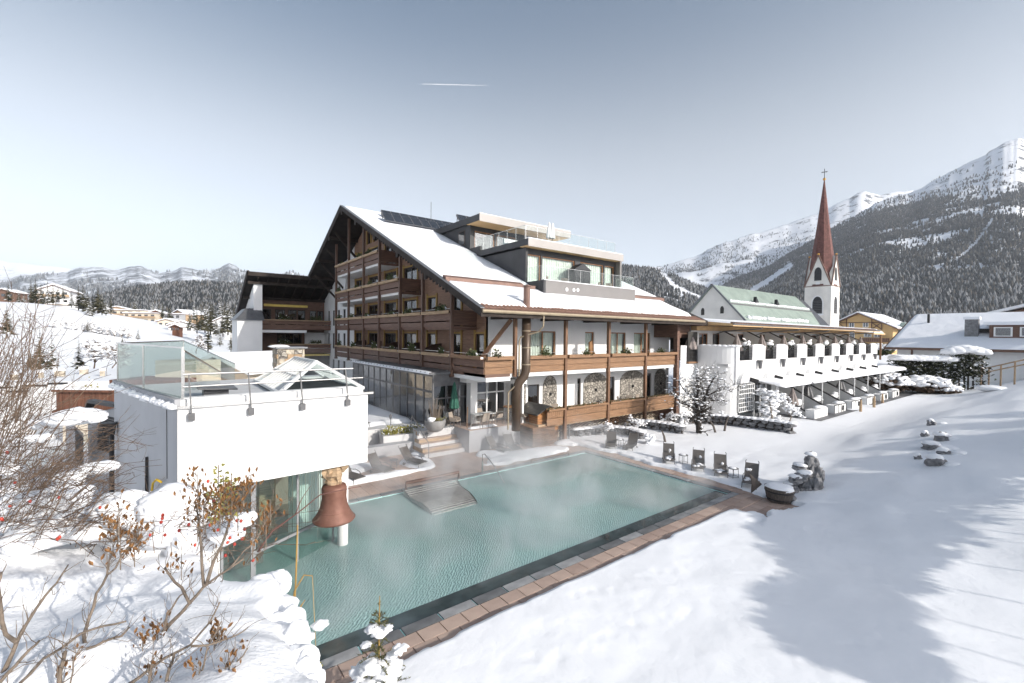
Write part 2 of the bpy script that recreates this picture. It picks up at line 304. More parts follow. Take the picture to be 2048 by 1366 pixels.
G['chaletwood'] = mat('chalet_brown_wood', (0.14, 0.06, 0.035), rough=0.7, var=0.35, scale=1.5, bump=0.3, bscale=6, stretch=(6, 6, 0.6))
G['white'] = mat('white_paint', (0.8, 0.8, 0.79), rough=0.6, var=0.03, scale=3)
G['redplug'] = mat('red_plastic', (0.55, 0.03, 0.02), rough=0.4, var=0.1, scale=8)
G['yellowcable'] = mat('yellow_cable', (0.65, 0.42, 0.02), rough=0.5, var=0.1, scale=8)
G['basin'] = mat('pool_basin_tile', (0.52, 0.84, 0.81), rough=0.5, var=0.1, scale=2.5)
G['basin_dark'] = mat('pool_dark_tile', (0.05, 0.068, 0.072), rough=0.08, var=0.3, scale=2.0, spec=0.6)
# ------------------------------------------------------------------ ground
POOL = (0.45, 20.1, 10.05, 18.75)
DENTS = []
_r = random.Random(21)
for (x0, y0, x1, y1, n) in ((5.5, 7.4, 12.5, 5.6, 16), (8.5, 8.2, 13.0, 7.3, 13), (4.6, 6.0, 8.5, 3.6, 12), (12.5, 5.4, 20.0, 6.6, 18), (10.0, 4.0, 16.0, 2.2, 15), (24, 13.5, 35, 15.5, 40), (24, 12, 36, 13.2, 44), (30, 10.2, 45, 11.8, 40)):
    for k in range(n):
        t = (k+_r.uniform(-.2, .2))/n; DENTS.append((x0+(x1-x0)*t+_r.uniform(-.18, .18), y0+(y1-y0)*t+_r.uniform(-.18, .18), _r.uniform(.07, .13), _r.uniform(.012, .035)))
def snow_patch(x, y):
    n = fbm(x*0.9, y*0.9, 5, 4)*1.6
    def el(cx, cy, rx, ry): return 1-((x-cx)/rx)**2-((y-cy)/ry)**2
    s = np.maximum.reduce([el(17.0, 20.15, 3.6, 0.95), el(15.2, 21.4, 1.1, 1.0), el(8.2, 21.2, 2.9, .42), el(10.9, 22.3, 1.0, 1.1), el(12.0, 23.9, .8, .8), el(20.6, 21.0, 1.0, .9), el(7.6, 23.4, 1.3, .9)])
    return s+n
def T(x, y):
    x = np.asarray(x, dtype=np.float64); y = np.asarray(y, dtype=np.float64)
    l = x*RH[0]+y*RH[1]; d = x*FH[0]+y*FH[1]; dd = np.maximum(d, 1.0); q = l/dd
    z = 0.13+0.12*fbm(x*0.35, y*0.35, 3, 4)+0.045*fbm(x*1.4+0.3*y, y*1.4, 23, 3)*sst(60, 30, np.hypot(x, y))+0.25*fbm(x*0.09, y*0.09, 9, 3)*sst(22, 40, np.hypot(x, y))
    rise = 2.7*sst(12.5, 0.5, y)*sst(15, 40, x)+np.clip(0.5-y, 0, 200)*0.12*sst(8, 30, x)
    z = z+rise*sst(400, 150, np.hypot(x, y))*(1+0.25*fbm(x*0.12, y*0.12, 31, 3))
    z = z+(np.where((x > 14) & (y < 12), 0.55*fbm(x*0.22, y*0.30, 41, 3), 0))*sst(12.5, 8.0, y)*sst(15, 22, x)
    front = sst(0, 20, d)
    z = z+front*(14.5*sst(-0.60, -1.10, q)*sst(65, 160, d)+2.0*sst(60, 150, d)+6*sst(160, 280, d)*sst(0.5, -0.3, q))*sst(900, 500, d)
    for (a, b, r, h) in DENTS:
        if np.ndim(x) == 0:
            z = z-h*math.exp(-((float(x)-a)**2+(float(y)-b)**2)/(r*r))
    return z
def onT(px, py, tmax=200.0, off=0.0):
    d = ray(px, py); t = 2.0
    while t < tmax:
        p = CAMP+d*t
        if p[2] <= float(T(p[0], p[1]))+off: return p
        t += 0.05 if t < 40 else 0.3
    return CAMP+d*tmax
def axis(lo, hi, step, far, g=1.13):
    a = list(np.arange(lo, hi+1e-6, step)); s = step; v = a[-1]
    while v < far: s *= g; v += s; a.append(v)
    s = step; v = a[0]; pre = []
    while v > -far: s *= g; v -= s; pre.append(v)
    return np.array(pre[::-1]+a)
ax = axis(-3.5, 26.0, 0.1, 9000, 1.10); ay = axis(3.0, 25.0, 0.1, 9000, 1.10)
GX, GY = np.meshgrid(ax, ay, indexing='ij')
Z = T(GX, GY)
for (a, b, r, h) in DENTS:
    i0, i1 = np.searchsorted(ax, (a-.6, a+.6)); j0, j1 = np.searchsorted(ay, (b-.6, b+.6))
    if i1 > i0 and j1 > j0:
        g = np.exp(-((GX[i0:i1, j0:j1]-a)**2+(GY[i0:i1, j0:j1]-b)**2)/(r*r)); Z[i0:i1, j0:j1] -= h*g
edge = fbm(GX*1.1, GY*1.1, 12, 4)
clear = np.minimum(sst(8.93, 9.05, GY+edge*0.28-0.05*np.sin(GX*0.9)), sst(20.6, 20.5, GX))                 # near strip
clear = np.maximum(clear, np.minimum(sst(21.05, 20.9, GX+edge*0.9), np.minimum(sst(7.75, 7.9, GY+edge*1.3+0.08*(GX-17)), sst(17.6, 19.2, GX+edge*2))))
clear = np.maximum(clear, np.minimum(sst(20.75, 20.6, GX+edge*0.7), sst(9.0, 9.1, GY)))
clear = np.maximum(clear, np.minimum(sst(21.2, 21.0, GX+edge*0.8), sst(8.9, 9.1, GY)))
clear = np.minimum(clear, sst(30.0, 29.9, GY))*sst(0.2, 0.4, GX)
sp = snow_patch(GX, GY); patch = sst(0.0, 0.35, sp)*(GY > 18.95)
heap = np.maximum(0, sp)*0.16*(GY > 18.95)
deckz = -0.14
Z = Z*(1-clear)+clear*(deckz*(1-patch)+patch*(0.05+heap+0.04*edge))
inpool = (GX > POOL[0]) & (GX < POOL[1]+0.25) & (GY > POOL[2]-0.25) & (GY < POOL[3]+0.25)
Z = np.where(inpool, -2.6, Z)
under = (GX > -2.5) & (GX < 5.4) & (GY > 14) & (GY < 24); Z = np.where(under, np.minimum(Z, -0.3), Z)
inter = (GX > 12.6) & (GX < 36) & (GY > 22.2) & (GY < 60); Z = np.where(inter, np.minimum(Z, -0.3), Z)
ground = sheet('snow_ground', np.stack([GX, GY, Z], -1).reshape(-1, 3), grid_faces(len(ax), len(ay)), G['snow'])
tag(ground, kind='structure')

# ------------------------------------------------------------------ pool and deck
deck = MB()
deck.box(.45, 23, 6.0, POOL[2]-0.36, -0.5, -0.035); deck.box(POOL[1]+0.36, 23, POOL[2]-0.36, 19.2, -0.5, -0.035)
deck.box(.45, 23, POOL[3]+0.36, 32, -0.5, -0.012)
deck = deck.build('pool_deck', G['paver_grey']); tag(deck, kind='structure')
pv = MB(); pv.box(-.27, .27, -.27, .27, -.033, 0); 
def paver_mesh(w, h, nm):
    b = MB(); c = 0.008
    b.hexa([(-w/2, -h/2, -.034), (w/2, -h/2, -.034), (w/2, h/2, -.034), (-w/2, h/2, -.034), (-w/2+c, -h/2+c, 0), (w/2-c, -h/2+c, 0), (w/2-c, h/2-c, 0), (-w/2+c, h/2-c, 0)])
    me = b.mesh(nm); me.materials.append(PAV[_r.randrange(3)]); return me
PAV = [G['paver'], mat('paver_tan', (0.43, 0.325, 0.27), rough=0.85, var=0.12, scale=1.6), mat('paver_dull', (0.36, 0.265, 0.22), rough=0.85, var=0.16, scale=1.6)]
PM = [paver_mesh(0.588, 0.43, 'paver') for k in range(3)]
def put_paver(me, x, y, rz=0):
    o = bpy.data.objects.new('paver', me); COL.objects.link(o); o.parent = deck; o.location = (x, y, rnd.uniform(-.003, .003)); o.rotation_euler = (0, 0, rz+rnd.uniform(-.004, .004))
for i in range(33):
    put_paver(rnd.choice(PM), .8+i*0.6, POOL[2]-0.36-0.225)
    put_paver(rnd.choice(PM), 1.1+i*0.6, POOL[2]-0.36-0.225-0.44)
for i in range(11):
    for j in range(3): put_paver(rnd.choice(PM), 17.2+i*0.6+0.3*(j % 2), 8.06-j*0.44+.02)
for j in range(16):
    for i in range(3): put_paver(rnd.choice(PM), POOL[1]+0.36+0.225+i*0.44, 9.9+j*0.6+0.3*(i % 2), math.pi/2)
CM = []
for k in range(3):
    b = MB(); w, h, c = 0.985, 0.35, 0.02
    b.hexa([(-w/2, -h/2, -.3), (w/2, -h/2, -.3), (w/2, h/2, -.3), (-w/2, h/2, -.3), (-w/2+c, -h/2+c, 0), (w/2-c, -h/2+c, 0), (w/2-c, h/2-c, 0), (-w/2+c, h/2-c, 0)])
    me = b.mesh('coping_stone'); me.materials.append([G['coping'], mat('coping_dark', (0.13, 0.135, 0.14), rough=0.5, var=0.3, scale=2.5), mat('coping_pale', (0.27, 0.275, 0.28), rough=0.6, var=0.25, scale=2.5)][k]); CM.append(me)
def put_cop(x, y, rz=0, dz=0):
    o = bpy.data.objects.new('coping_stone', rnd.choice(CM)); COL.objects.link(o); o.parent = deck; o.location = (x, y, dz+rnd.uniform(-.004, .002)); o.rotation_euler = (0, 0, rz)
for i in range(20):
    put_cop(.95+i*1.0, POOL[2]-0.177, 0, -0.012)
    if i > 3: put_cop(.95+i*1.0, POOL[3]+0.177, 0, 0.004)
for j in range(9): put_cop(POOL[1]+0.177, POOL[2]+0.5+j*1.0, math.pi/2, 0.002)
bs = MB(); x0, x1, y0, y1 = POOL
bs.box(x0, x1, y0, y1, -1.7, -1.45); bs.box(x0, x1, y0-0.3, y0-0.001, -1.7, -0.05); bs.box(x0, x1, y1+0.001, y1+0.3, -1.7, -0.05); bs.box(x1+0.001, x1+0.3, y0-.3, y1+.3, -1.7, -0.05); bs.box(x0-0.3, x0-.001, y0-.3, y1+.3, -1.7, -0.05)
basin = bs.build('pool_basin', G['basin']); tag(basin, kind='structure')
lg = MB(); lg.box(x0, x1-.02, y0+0.01, y0+0.58, -1.4, -0.058); lg.box(x1-0.55, x1-0.01, y0+0.74, y1-.02, -1.4, -0.35); lg.build('ledge_and_reflection', G['basin_dark'], basin)  # far-end strip stands in for the dark reflection of hotel and trees
# water: a tinted clear body with a rippled, reflecting surface
wm = bpy.data.materials.new('pool_water'); wm.use_nodes = True; N = wm.node_tree.nodes; L = wm.node_tree.links; N.remove(N['Principled BSDF'])
tr = N.new('ShaderNodeBsdfTransparent'); tr.inputs[0].default_value = (0.80, 0.95, 0.935, 1); df = N.new('ShaderNodeBsdfDiffuse'); df.inputs[0].default_value = (0.61, 0.88, 0.85, 1)
gl = N.new('ShaderNodeBsdfGlossy'); gl.inputs['Roughness'].default_value = 0.03
tc = N.new('ShaderNodeTexCoord'); mp = N.new('ShaderNodeMapping'); mp.inputs['Rotation'].default_value = (0, 0, 0.5); mp.inputs['Scale'].default_value = (2.2, 4.0, 1.0); L.new(tc.outputs['Object'], mp.inputs[0])
n1 = N.new('ShaderNodeTexNoise'); n1.inputs['Scale'].default_value = 3.2; n1.inputs['Detail'].default_value = 3; n1.inputs['Distortion'].default_value = 0.6; L.new(mp.outputs[0], n1.inputs['Vector'])
n2 = N.new('ShaderNodeTexWave'); n2.inputs['Scale'].default_value = 1.5; n2.inputs['Distortion'].default_value = 7; n2.inputs['Detail'].default_value = 3; n2.inputs['Detail Scale'].default_value = 1.4; L.new(mp.outputs[0], n2.inputs['Vector'])
ad = N.new('ShaderNodeMath'); ad.operation = 'MULTIPLY_ADD'; ad.inputs[1].default_value = 0.35; L.new(n2.outputs['Fac'], ad.inputs[0]); L.new(n1.outputs['Fac'], ad.inputs[2])
bp = N.new('ShaderNodeBump'); bp.inputs['Strength'].default_value = 0.12; bp.inputs['Distance'].default_value = 0.022; L.new(ad.outputs[0], bp.inputs['Height'])
bp2 = N.new('ShaderNodeBump'); bp2.inputs['Strength'].default_value = 1.0; bp2.inputs['Distance'].default_value = 0.09; L.new(ad.outputs[0], bp2.inputs['Height'])
L.new(bp.outputs[0], gl.inputs['Normal']); L.new(bp2.outputs[0], df.inputs['Normal'])
fr = N.new('ShaderNodeFresnel'); fr.inputs['IOR'].default_value = 1.33; L.new(bp.outputs[0], fr.inputs['Normal'])
ms = N.new('ShaderNodeMixShader'); ms.inputs[0].default_value = 0.46; L.new(tr.outputs[0], ms.inputs[1]); L.new(df.outputs[0], ms.inputs[2])
mf = N.new('ShaderNodeMixShader'); L.new(fr.outputs[0], mf.inputs[0]); L.new(ms.outputs[0], mf.inputs[1]); L.new(gl.outputs[0], mf.inputs[2]); L.new(mf.outputs[0], N['Material Output'].inputs['Surface'])
wa = MB(); wa.add([(x0, y0, -.07), (x1, y0, -.07), (x1, y1, -.07), (x0, y1, -.07)], [(0, 1, 2, 3)]); wa = wa.build('pool_water', wm); tag(wa, kind='structure')
# ------------------------------------------------------------------ wall with openings, windows
from mathutils.geometry import tessellate_polygon
def P3(ax, c, a, z, dn=0.0):
    """point on a facade: ax 'x' = plane X=c facing -X (a runs along Y); ax 'y' = plane Y=c facing -Y (a runs along X); dn>0 is inwards"""
    return (c+dn, a, z) if ax == 'x' else (a, c+dn, z)
def wall(name, ax, c, outer, holes, m, parent, reveal=0.22):
    b = MB(); loops = [[Vector((a, z, 0)) for a, z in outer]]+[[Vector((a0, z0, 0)), Vector((a1, z0, 0)), Vector((a1, z1, 0)), Vector((a0, z1, 0))] for a0, a1, z0, z1 in holes]
    flat = [p for lp in loops for p in lp]
    b.add([P3(ax, c, p.x, p.y) for p in flat], [tuple(t) for t in tessellate_polygon(loops)])
    b.add([P3(ax, c, p.x, p.y, reveal+0.01) for p in flat], [tuple(t)[::-1] for t in tessellate_polygon(loops)])
    for lp in loops:
        n = len(lp); b.add([P3(ax, c, p.x, p.y) for p in lp]+[P3(ax, c, p.x, p.y, reveal) for p in lp], [(i, (i+1) % n, n+(i+1) % n, n+i) for i in range(n)])
    return b.build(name, m, parent)
def fbox(b, ax, c, a0, a1, z0, z1, d0, d1, mi=0):
    if ax == 'x': return b.box(c+d0, c+d1, a0, a1, z0, z1, mi)
    return b.box(a0, a1, c+d0, c+d1, z0, z1, mi)
def window(parent, ax, c, a0, a1, z0, z1, fm, nm=1, casing=None, curtain=None, depth=0.12, fw=0.09, pane=None, room=True, seed=0):
    b = MB(); d0, d1 = depth-0.04, depth+0.04
    fbox(b, ax, c, a0, a0+fw, z0, z1, d0, d1); fbox(b, ax, c, a1-fw, a1, z0, z1, d0, d1); fbox(b, ax, c, a0+fw, a1-fw, z1-fw, z1, d0, d1); fbox(b, ax, c, a0+fw, a1-fw, z0, z0+fw, d0, d1)
    for k in range(nm):
        t = a0+(a1-a0)*(k+1)/(nm+1); fbox(b, ax, c, t-fw*.6, t+fw*.6, z0+fw, z1-fw, d0, d1)
    w = b.build('window', fm, parent)
    b = MB()
    n = nm+1
    for k in range(n):
        t0 = a0+(a1-a0)*k/n+fw*.5; t1 = a0+(a1-a0)*(k+1)/n-fw*.5; p = MB(); fbox(p, ax, c, t0, t1, z0+fw*.5, z1-fw*.5, depth-.008, depth+.008); p.build('pane', pane or G['pane'], w)
    if curtain:
        rr = random.Random(seed); q = MB(); n = max(6, int((a1-a0)/0.09)); vs = []; fs = []
        spans = {'full': [(a0+.06, a1-.06)], 'sides': [(a0+.06, a0+(a1-a0)*.3), (a1-(a1-a0)*.3, a1-.06)], 'left': [(a0+.06, a0+(a1-a0)*.55)], 'right': [(a0+(a1-a0)*.45, a1-.06)]}[curtain]
        for s0, s1 in spans:
            vs = []; fs = []; n = max(6, int((s1-s0)/0.08))
            for i in range(n+1):
                t = s0+(s1-s0)*i/n; dd = depth+0.16+0.035*math.sin(i*2.1+rr.uniform(-.5, .5)); vs += [P3(ax, c, t, z0+.03, dd), P3(ax, c, t, z1-.08, dd)]
            fs = [(2*i, 2*i+2, 2*i+3, 2*i+1) for i in range(n)]; q.add(vs, fs)
        q.build('curtain', G['curtain'], w)
    if casing:
        q = MB(); fbox(q, ax, c, a0-.17, a0-.003, z0, z1+.28, -.075, -.002); fbox(q, ax, c, a1+.003, a1+.17, z0, z1+.28, -.075, -.002); fbox(q, ax, c, a0, a1, z1+.003, z1+.13, -.055, -.002); q.build('casing', casing, w)
    return w
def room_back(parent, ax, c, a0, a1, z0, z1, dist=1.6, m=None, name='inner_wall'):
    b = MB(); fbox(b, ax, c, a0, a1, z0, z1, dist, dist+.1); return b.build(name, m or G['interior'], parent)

# ------------------------------------------------------------------ the hotel
XB, XW, YB, YW, XR, XE = 14.36, 16.25, 21.23, 23.6, 13.36, 36.0
RZ = [5.75, 8.5, 11.25, 14.0]
def zr(Y): return 8.4+(Y-20)*0.4425 if Y < 44 else 19.02-(Y-44)*0.46
hotel = thing('hotel_building', 'large gabled alpine hotel with brown balconies, snowy roof and black rooftop storeys', 'hotel', (14.36, 21.23, 0))
H = hotel
und = lambda Y: zr(Y)-0.42
PY = [48.97, 44.93, 40.75, 36.98, 32.75, 28.9, 24.88]
cols = [(46.5, 48.4), (41.95, 44.5), (37.75, 40.4), (33.7, 36.25), (30.45, 31.8), (26.85, 28.0), (23.95, 25.0)]
wins = []
for li, fz in enumerate((4.75, 7.5, 10.25, 13.0)):
    for ci, (a0, a1) in enumerate(cols):
        top = fz+2.28
        if top+.35 > min(und(a0), und(a1)): continue
        wins.append((a0, a1, fz+.02, top, li, ci))
wins.append((42.2, 43.3, 15.9, 17.1, 4, 0)); wins.append((44.1, 45.1, 15.9, 17.1, 4, 1))
outer = [(YW, 4.55), (49.0, 4.55), (49.0, und(49.0)), (44.0, und(44)), (YW, und(YW))]
wall('gable_wall', 'x', XW, outer, [w[:4] for w in wins], G['clad'], H)
for k, (a0, a1, z0, z1, li, ci) in enumerate(wins):
    window(H, 'x', XW, a0, a1, z0, z1, G['frame_dark'], nm=1 if a1-a0 > 1.4 else 0, casing=G['yellow'], curtain=['sides', 'full', 'left', 'full', 'sides', 'right'][(ci*2+li*3) % 6], seed=k)  # fuller curtains also stand in for bright reflections in the panes
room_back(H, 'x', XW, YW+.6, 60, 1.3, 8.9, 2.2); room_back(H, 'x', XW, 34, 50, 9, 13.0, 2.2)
# white wall towards the wing, four columns of small windows
ww = []
for fz in (1.6, 4.75, 7.5, 10.25):
    for a in (51.9, 54.0, 56.0, 58.0):
        if fz+2.3 < und(a+.8): ww.append((a, a+.85, fz+.35, fz+2.2))
ww.append((53.6, 54.4, 13.0, 14.1))
ww = [w for w in ww if w[3]+.3 < und(w[1])]
wall('white_wall', 'x', XW, [(49.002, 1.0), (61, 1.0), (61, und(61)), (49.002, und(49.0))], ww, G['plaster'], H)
for w in ww: window(H, 'x', XW, *w, G['frame_dark'], nm=0, fw=.07)
st = MB(); st.hexa([(XW-1.2, 49.1, 9.8), (XW-.01, 49.1, 9.8), (XW-.01, 49.5, 9.8), (XW-1.2, 49.5, 9.8), (XW-.8, 49.1, 13.4), (XW-.01, 49.1, 13.4), (XW-.01, 49.5, 13.4), (XW-.8, 49.5, 13.4)]); st.build('wall_fin', G['plaster'], H)
# long facade
upw = [(19.75, 22.1, 4.8, 7.27), (25.1, 26.1, 4.8, 7.27), (28.0, 29.9, 4.8, 7.27), (30.95, 33.2, 4.8, 7.27)]
def lx(px, py=750): return float(gy(px, py, YW)[0])
low = [(lx(1056), lx(1079), 1.4, 3.6), (lx(1155), lx(1162), 1.4, 3.8), (lx(1218.5), lx(1229), 1.4, 3.75), (lx(1293), lx(1303), 1.4, 3.8)]
wall('long_white_wall', 'y', YW, [(18.3, 1.2), (XE-.3, 1.2), (XE-.3, und(YW)), (XW+.3, und(YW)), (XW+.3, 4.5), (18.3, 4.5)], upw+low, G['plaster'], H)
wall('corner_wall', 'y', YW-.002, [(XW, 4.56), (XW+.302, 4.56), (XW+.302, und(YW)), (XW, und(YW))], [], G['plaster'], H)
for k, w in enumerate(upw): window(H, 'y', YW, *w, G['frame_wood'], nm=0 if w[1]-w[0] < 1.2 else 1, curtain='full', pane=G['glass'], seed=k+40)
for k, w in enumerate(low): window(H, 'y', YW, *w, G['frame_dark'], nm=0 if w[1]-w[0] < 1.2 else 1, curtain='sides', seed=k+60)
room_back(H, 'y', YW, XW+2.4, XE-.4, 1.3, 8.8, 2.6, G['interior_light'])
for k, (pa, pb, cut) in enumerate([(1036, 1051, 1), (1086, 1113, 0), (1167, 1213, 0), (1240, 1288, 0), (1309, 1321, 2)]):
    a0, a1 = lx(pa), lx(pb); w = a1-a0
    if cut == 1: a0 = max(18.36, a1-2.0); w = a1-a0
    if cut == 2: a1 = a0+2.0; w = 2.0
    a1 = min(a1, XE-.5); w = a1-a0; pts = [(a0, 1.42), (a1, 1.42)]+[(a1-w*(1-math.cos(math.pi*t/10))/2, 3.35+.8*math.sin(math.pi*t/10)) for t in range(11)]
    MB().extr([(a, YW-.06, z) for a, z in pts], (0, .056, 0)).build('stone_arch_panel', G['pebble'], H)
    MB().box((a0+a1)/2-.07, (a0+a1)/2+.07, YW-.16, YW-.061, 2.75, 2.95).build('wall_spotlight', G['blackmetal'], H)
# --- roof
rf = MB()
def slab(b, X0, X1, Ya, Yb, t0, t1, mi=0, fn=None):
    f = fn or zr
    b.hexa([(X0, Ya, f(Ya)+t0), (X1, Ya, f(Ya)+t0), (X1, Yb, f(Yb)+t0), (X0, Yb, f(Yb)+t0), (X0, Ya, f(Ya)+t1), (X1, Ya, f(Ya)+t1), (X1, Yb, f(Yb)+t1), (X0, Yb, f(Yb)+t1)], mi)
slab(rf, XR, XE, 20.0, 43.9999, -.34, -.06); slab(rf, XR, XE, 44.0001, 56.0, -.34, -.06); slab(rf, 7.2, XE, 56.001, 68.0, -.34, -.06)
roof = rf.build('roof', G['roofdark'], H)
ve = MB()
for Ya, Yb, X in ((19.9, 43.98, XR), (44.02, 55.95, XR), (55.9, 68.1, 7.2)): slab(ve, X-.10, X-.004, Ya, Yb, -.42, .03)
ve.box(7.1, XR-.11, 55.9, 55.99, zr(56)-.42, zr(56)+.02)
ve.build('verge_board', G['roofbeam'], roof)
vc = MB()
for Ya, Yb, X in ((19.9, 43.98, XR), (44.02, 55.95, XR), (55.9, 68.1, 7.2)): slab(vc, X-.15, X+.12, Ya, Yb, .035, .075)
vc.build('verge_flashing', G['zinc'], roof)
def roof_snow(name, X0, X1, Ya, Yb, parent, f, th=0.16, step=0.22, seed=0, m=None, edge=0.25):
    nx = max(4, int((X1-X0)/step)); ny = max(4, int((Yb-Ya)/step)); xs = np.linspace(X0, X1, nx); ys = np.linspace(Ya, Yb, ny); A, B = np.meshgrid(xs, ys, indexing='ij')
    e = fbm(A*.8, B*.8, 60+seed, 3)*edge*1.6
    h = th*np.minimum(np.minimum(sst(Ya, Ya+.3, B+e-.1), sst(Yb, Yb-.25, B)), np.minimum(sst(X0, X0+.18, A+e*.3), sst(X1, X1-.25, A+e*.3)))
    Zz = np.vectorize(f)(B)-.055+h*(1+.35*fbm(A*.5, B*.5, 70+seed, 3))-.05*(h < .015)
    return sheet(name, np.stack([A, B, Zz], -1).reshape(-1, 3), grid_faces(nx, ny), m or G['snow_lump'], parent)
roof_snow('snow_cover', XR+.02, 35.0, 20.55, 24.05, roof, zr, th=.17, seed=1)
roof_snow('snow_cover', XR+.02, XE-.02, 24.35, 43.98, roof, zr, th=.2, seed=2, step=.3)
roof_snow('snow_cover', XR+.02, XE, 44.02, 56, roof, zr, th=.2, seed=3, step=.6); roof_snow('snow_cover', 7.25, XE, 56, 68, roof, zr, th=.2, seed=4, step=.6)
sg = MB(); slab(sg, XR+.1, 19.5, 24.08, 24.45, -.05, .24); sg.build('copper_snow_guard', G['copper'], roof); sg = MB(); slab(sg, 30.6, XE-.1, 24.1, 24.4, -.05, .2); sg.build('copper_snow_guard', G['copper'], roof)
# clay tiles of the bare eave strip
tb = MB(); n = 6; prof = [(-.14+.28*i/n, .045*math.sin(math.pi*i/n)) for i in range(n+1)]
for (x_, z_), (x2, z2) in zip(prof[:-1], prof[1:]): tb.add([(x_, 0, z_), (x2, 0, z2), (x2, .42, z2+.42*.4425-.02), (x_, .42, z_+.42*.4425-.02), (x_, 0, z_-.03), (x2, 0, z2-.03)], [(0, 1, 2, 3), (4, 5, 1, 0)])
tme = tb.mesh('roof_tile'); tme.materials.append(G['tile'])
for i in range(76):
    for j in range(2):
        o = bpy.data.objects.new('roof_tile', tme); COL.objects.link(o); o.parent = roof; Y = 19.96+j*.36; o.location = (XR+.2+i*.29, Y+rnd.uniform(-.02, .02), zr(Y)-.04+rnd.uniform(-.012, .012)); o.rotation_euler = (0, 0, rnd.uniform(-.04, .04))
gt = MB(); gt.tube([(XR-.05, 19.88, 8.24), (35.3, 19.88, 8.24)], .1, 8); g_ = gt.build('gutter', G['gutter'], H)
fb = MB(); fb.box(XR-.02, XE, 19.985, 20.04, 7.95, 8.33); fb.build('eave_board', G['roofbeam'], roof)
# rafters and brackets seen from below
for k in range(22):
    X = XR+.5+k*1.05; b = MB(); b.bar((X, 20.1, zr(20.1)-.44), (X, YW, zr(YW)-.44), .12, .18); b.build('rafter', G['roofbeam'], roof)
for (Y, dn) in ((26.5, 0), (31, 0), (35.5, 0), (40, 0), (43.9, 0), (48, 0), (52, 0), (55.3, 0)):
    b = MB(); z = zr(Y)-.50; b.bar((XR+.03, Y, z), (XW+.1, Y, z), .24, .3); b.box(XR-.06, XR+.028, Y-.2, Y+.2, z-.28, z+.1); b.build('purlin', G['roofbeam'], roof)
for Y in (49.8, 52.2, 54.6, 47.0):
    b = MB(); b.bar((XR+.3, Y, zr(Y)-.6), (XW, Y, zr(Y)-3.4), .16, .2); b.build('strut', G['roofbeam'], roof)
for k in range(8):
    b = MB(); X = 8.2+k*1.05; b.bar((X, 56.1, zr(56.1)-.46), (X, 67.5, zr(67.5)-.46), .14, .2); b.build('rafter', G['roofbeam'], roof)
for Y, z in ((57.0, 12.0), (60.2, 10.9)):
    b = MB(); b.box(7.3, XW, Y-.12, Y+.12, zr(Y)-.75, zr(Y)-.45); b.build('purlin', G['roofbeam'], roof)
# saw-tooth trim under the verge of the gable
vt = MB()
for k in range(36):
    Y = 24.2+k*.42
    if Y < 42: vt.box(XR+.25, XR+.31, Y, Y+.2, zr(Y)-.72, zr(Y)-.43)
tag(vt.build('verge_trim', G['roofbeam'], roof), kind='stuff')
# --- balconies
def evergreen(b, c, r, n, seed, mi=0, snow=0, ls=0.09):
    rr = random.Random(seed)
    for k in range(n):
        v = Vector((rr.gauss(0, .45)*r[0], rr.gauss(0, .45)*r[1], abs(rr.gauss(0, .5))*r[2])); a = rr.uniform(0, 6.28); s = rr.uniform(.7, 1.4)*ls
        d = Vector((math.cos(a), math.sin(a), rr.uniform(.2, 1.3))).normalized()*s; sd = d.orthogonal().normalized()*s*.45; p = Vector(c)+v
        b.add([p-sd*.5, p+d*.6-sd, p+d*1.5, p+d*.6+sd], [(0, 1, 2, 3)], 1 if snow and rr.random() < snow else mi)
SHR = []
def shrub_mesh(seed, snow):
    b = MB(); evergreen(b, (0, 0, 0), (.42, .16, .34), 150, seed, 0, snow, .11); me = b.mesh('box_shrub'); me.materials.append(G['greens']); me.materials.append(G['snow_lump']); return me
SHR = [shrub_mesh(k, .03 if k < 2 else 0) for k in range(4)]
def put_shrub(x, y, z, rz, label, group, k):
    o = bpy.data.objects.new('flower_box_shrub', SHR[k % 4]); COL.objects.link(o); o.location = (x, y, z); o.rotation_euler = (0, 0, rz); s = rnd.uniform(.8, 1.15); o.scale = (s, s, s*rnd.uniform(.8, 1.2)); return tag(o, label, 'shrub', group)
ORD0 = ['first', 'second', 'third', 'fourth', 'fifth', 'sixth', 'seventh', 'eighth']
FLN = ['lowest', 'second', 'third', 'topmost']
ENDS = [YB, PY[6], PY[4], PY[3]]
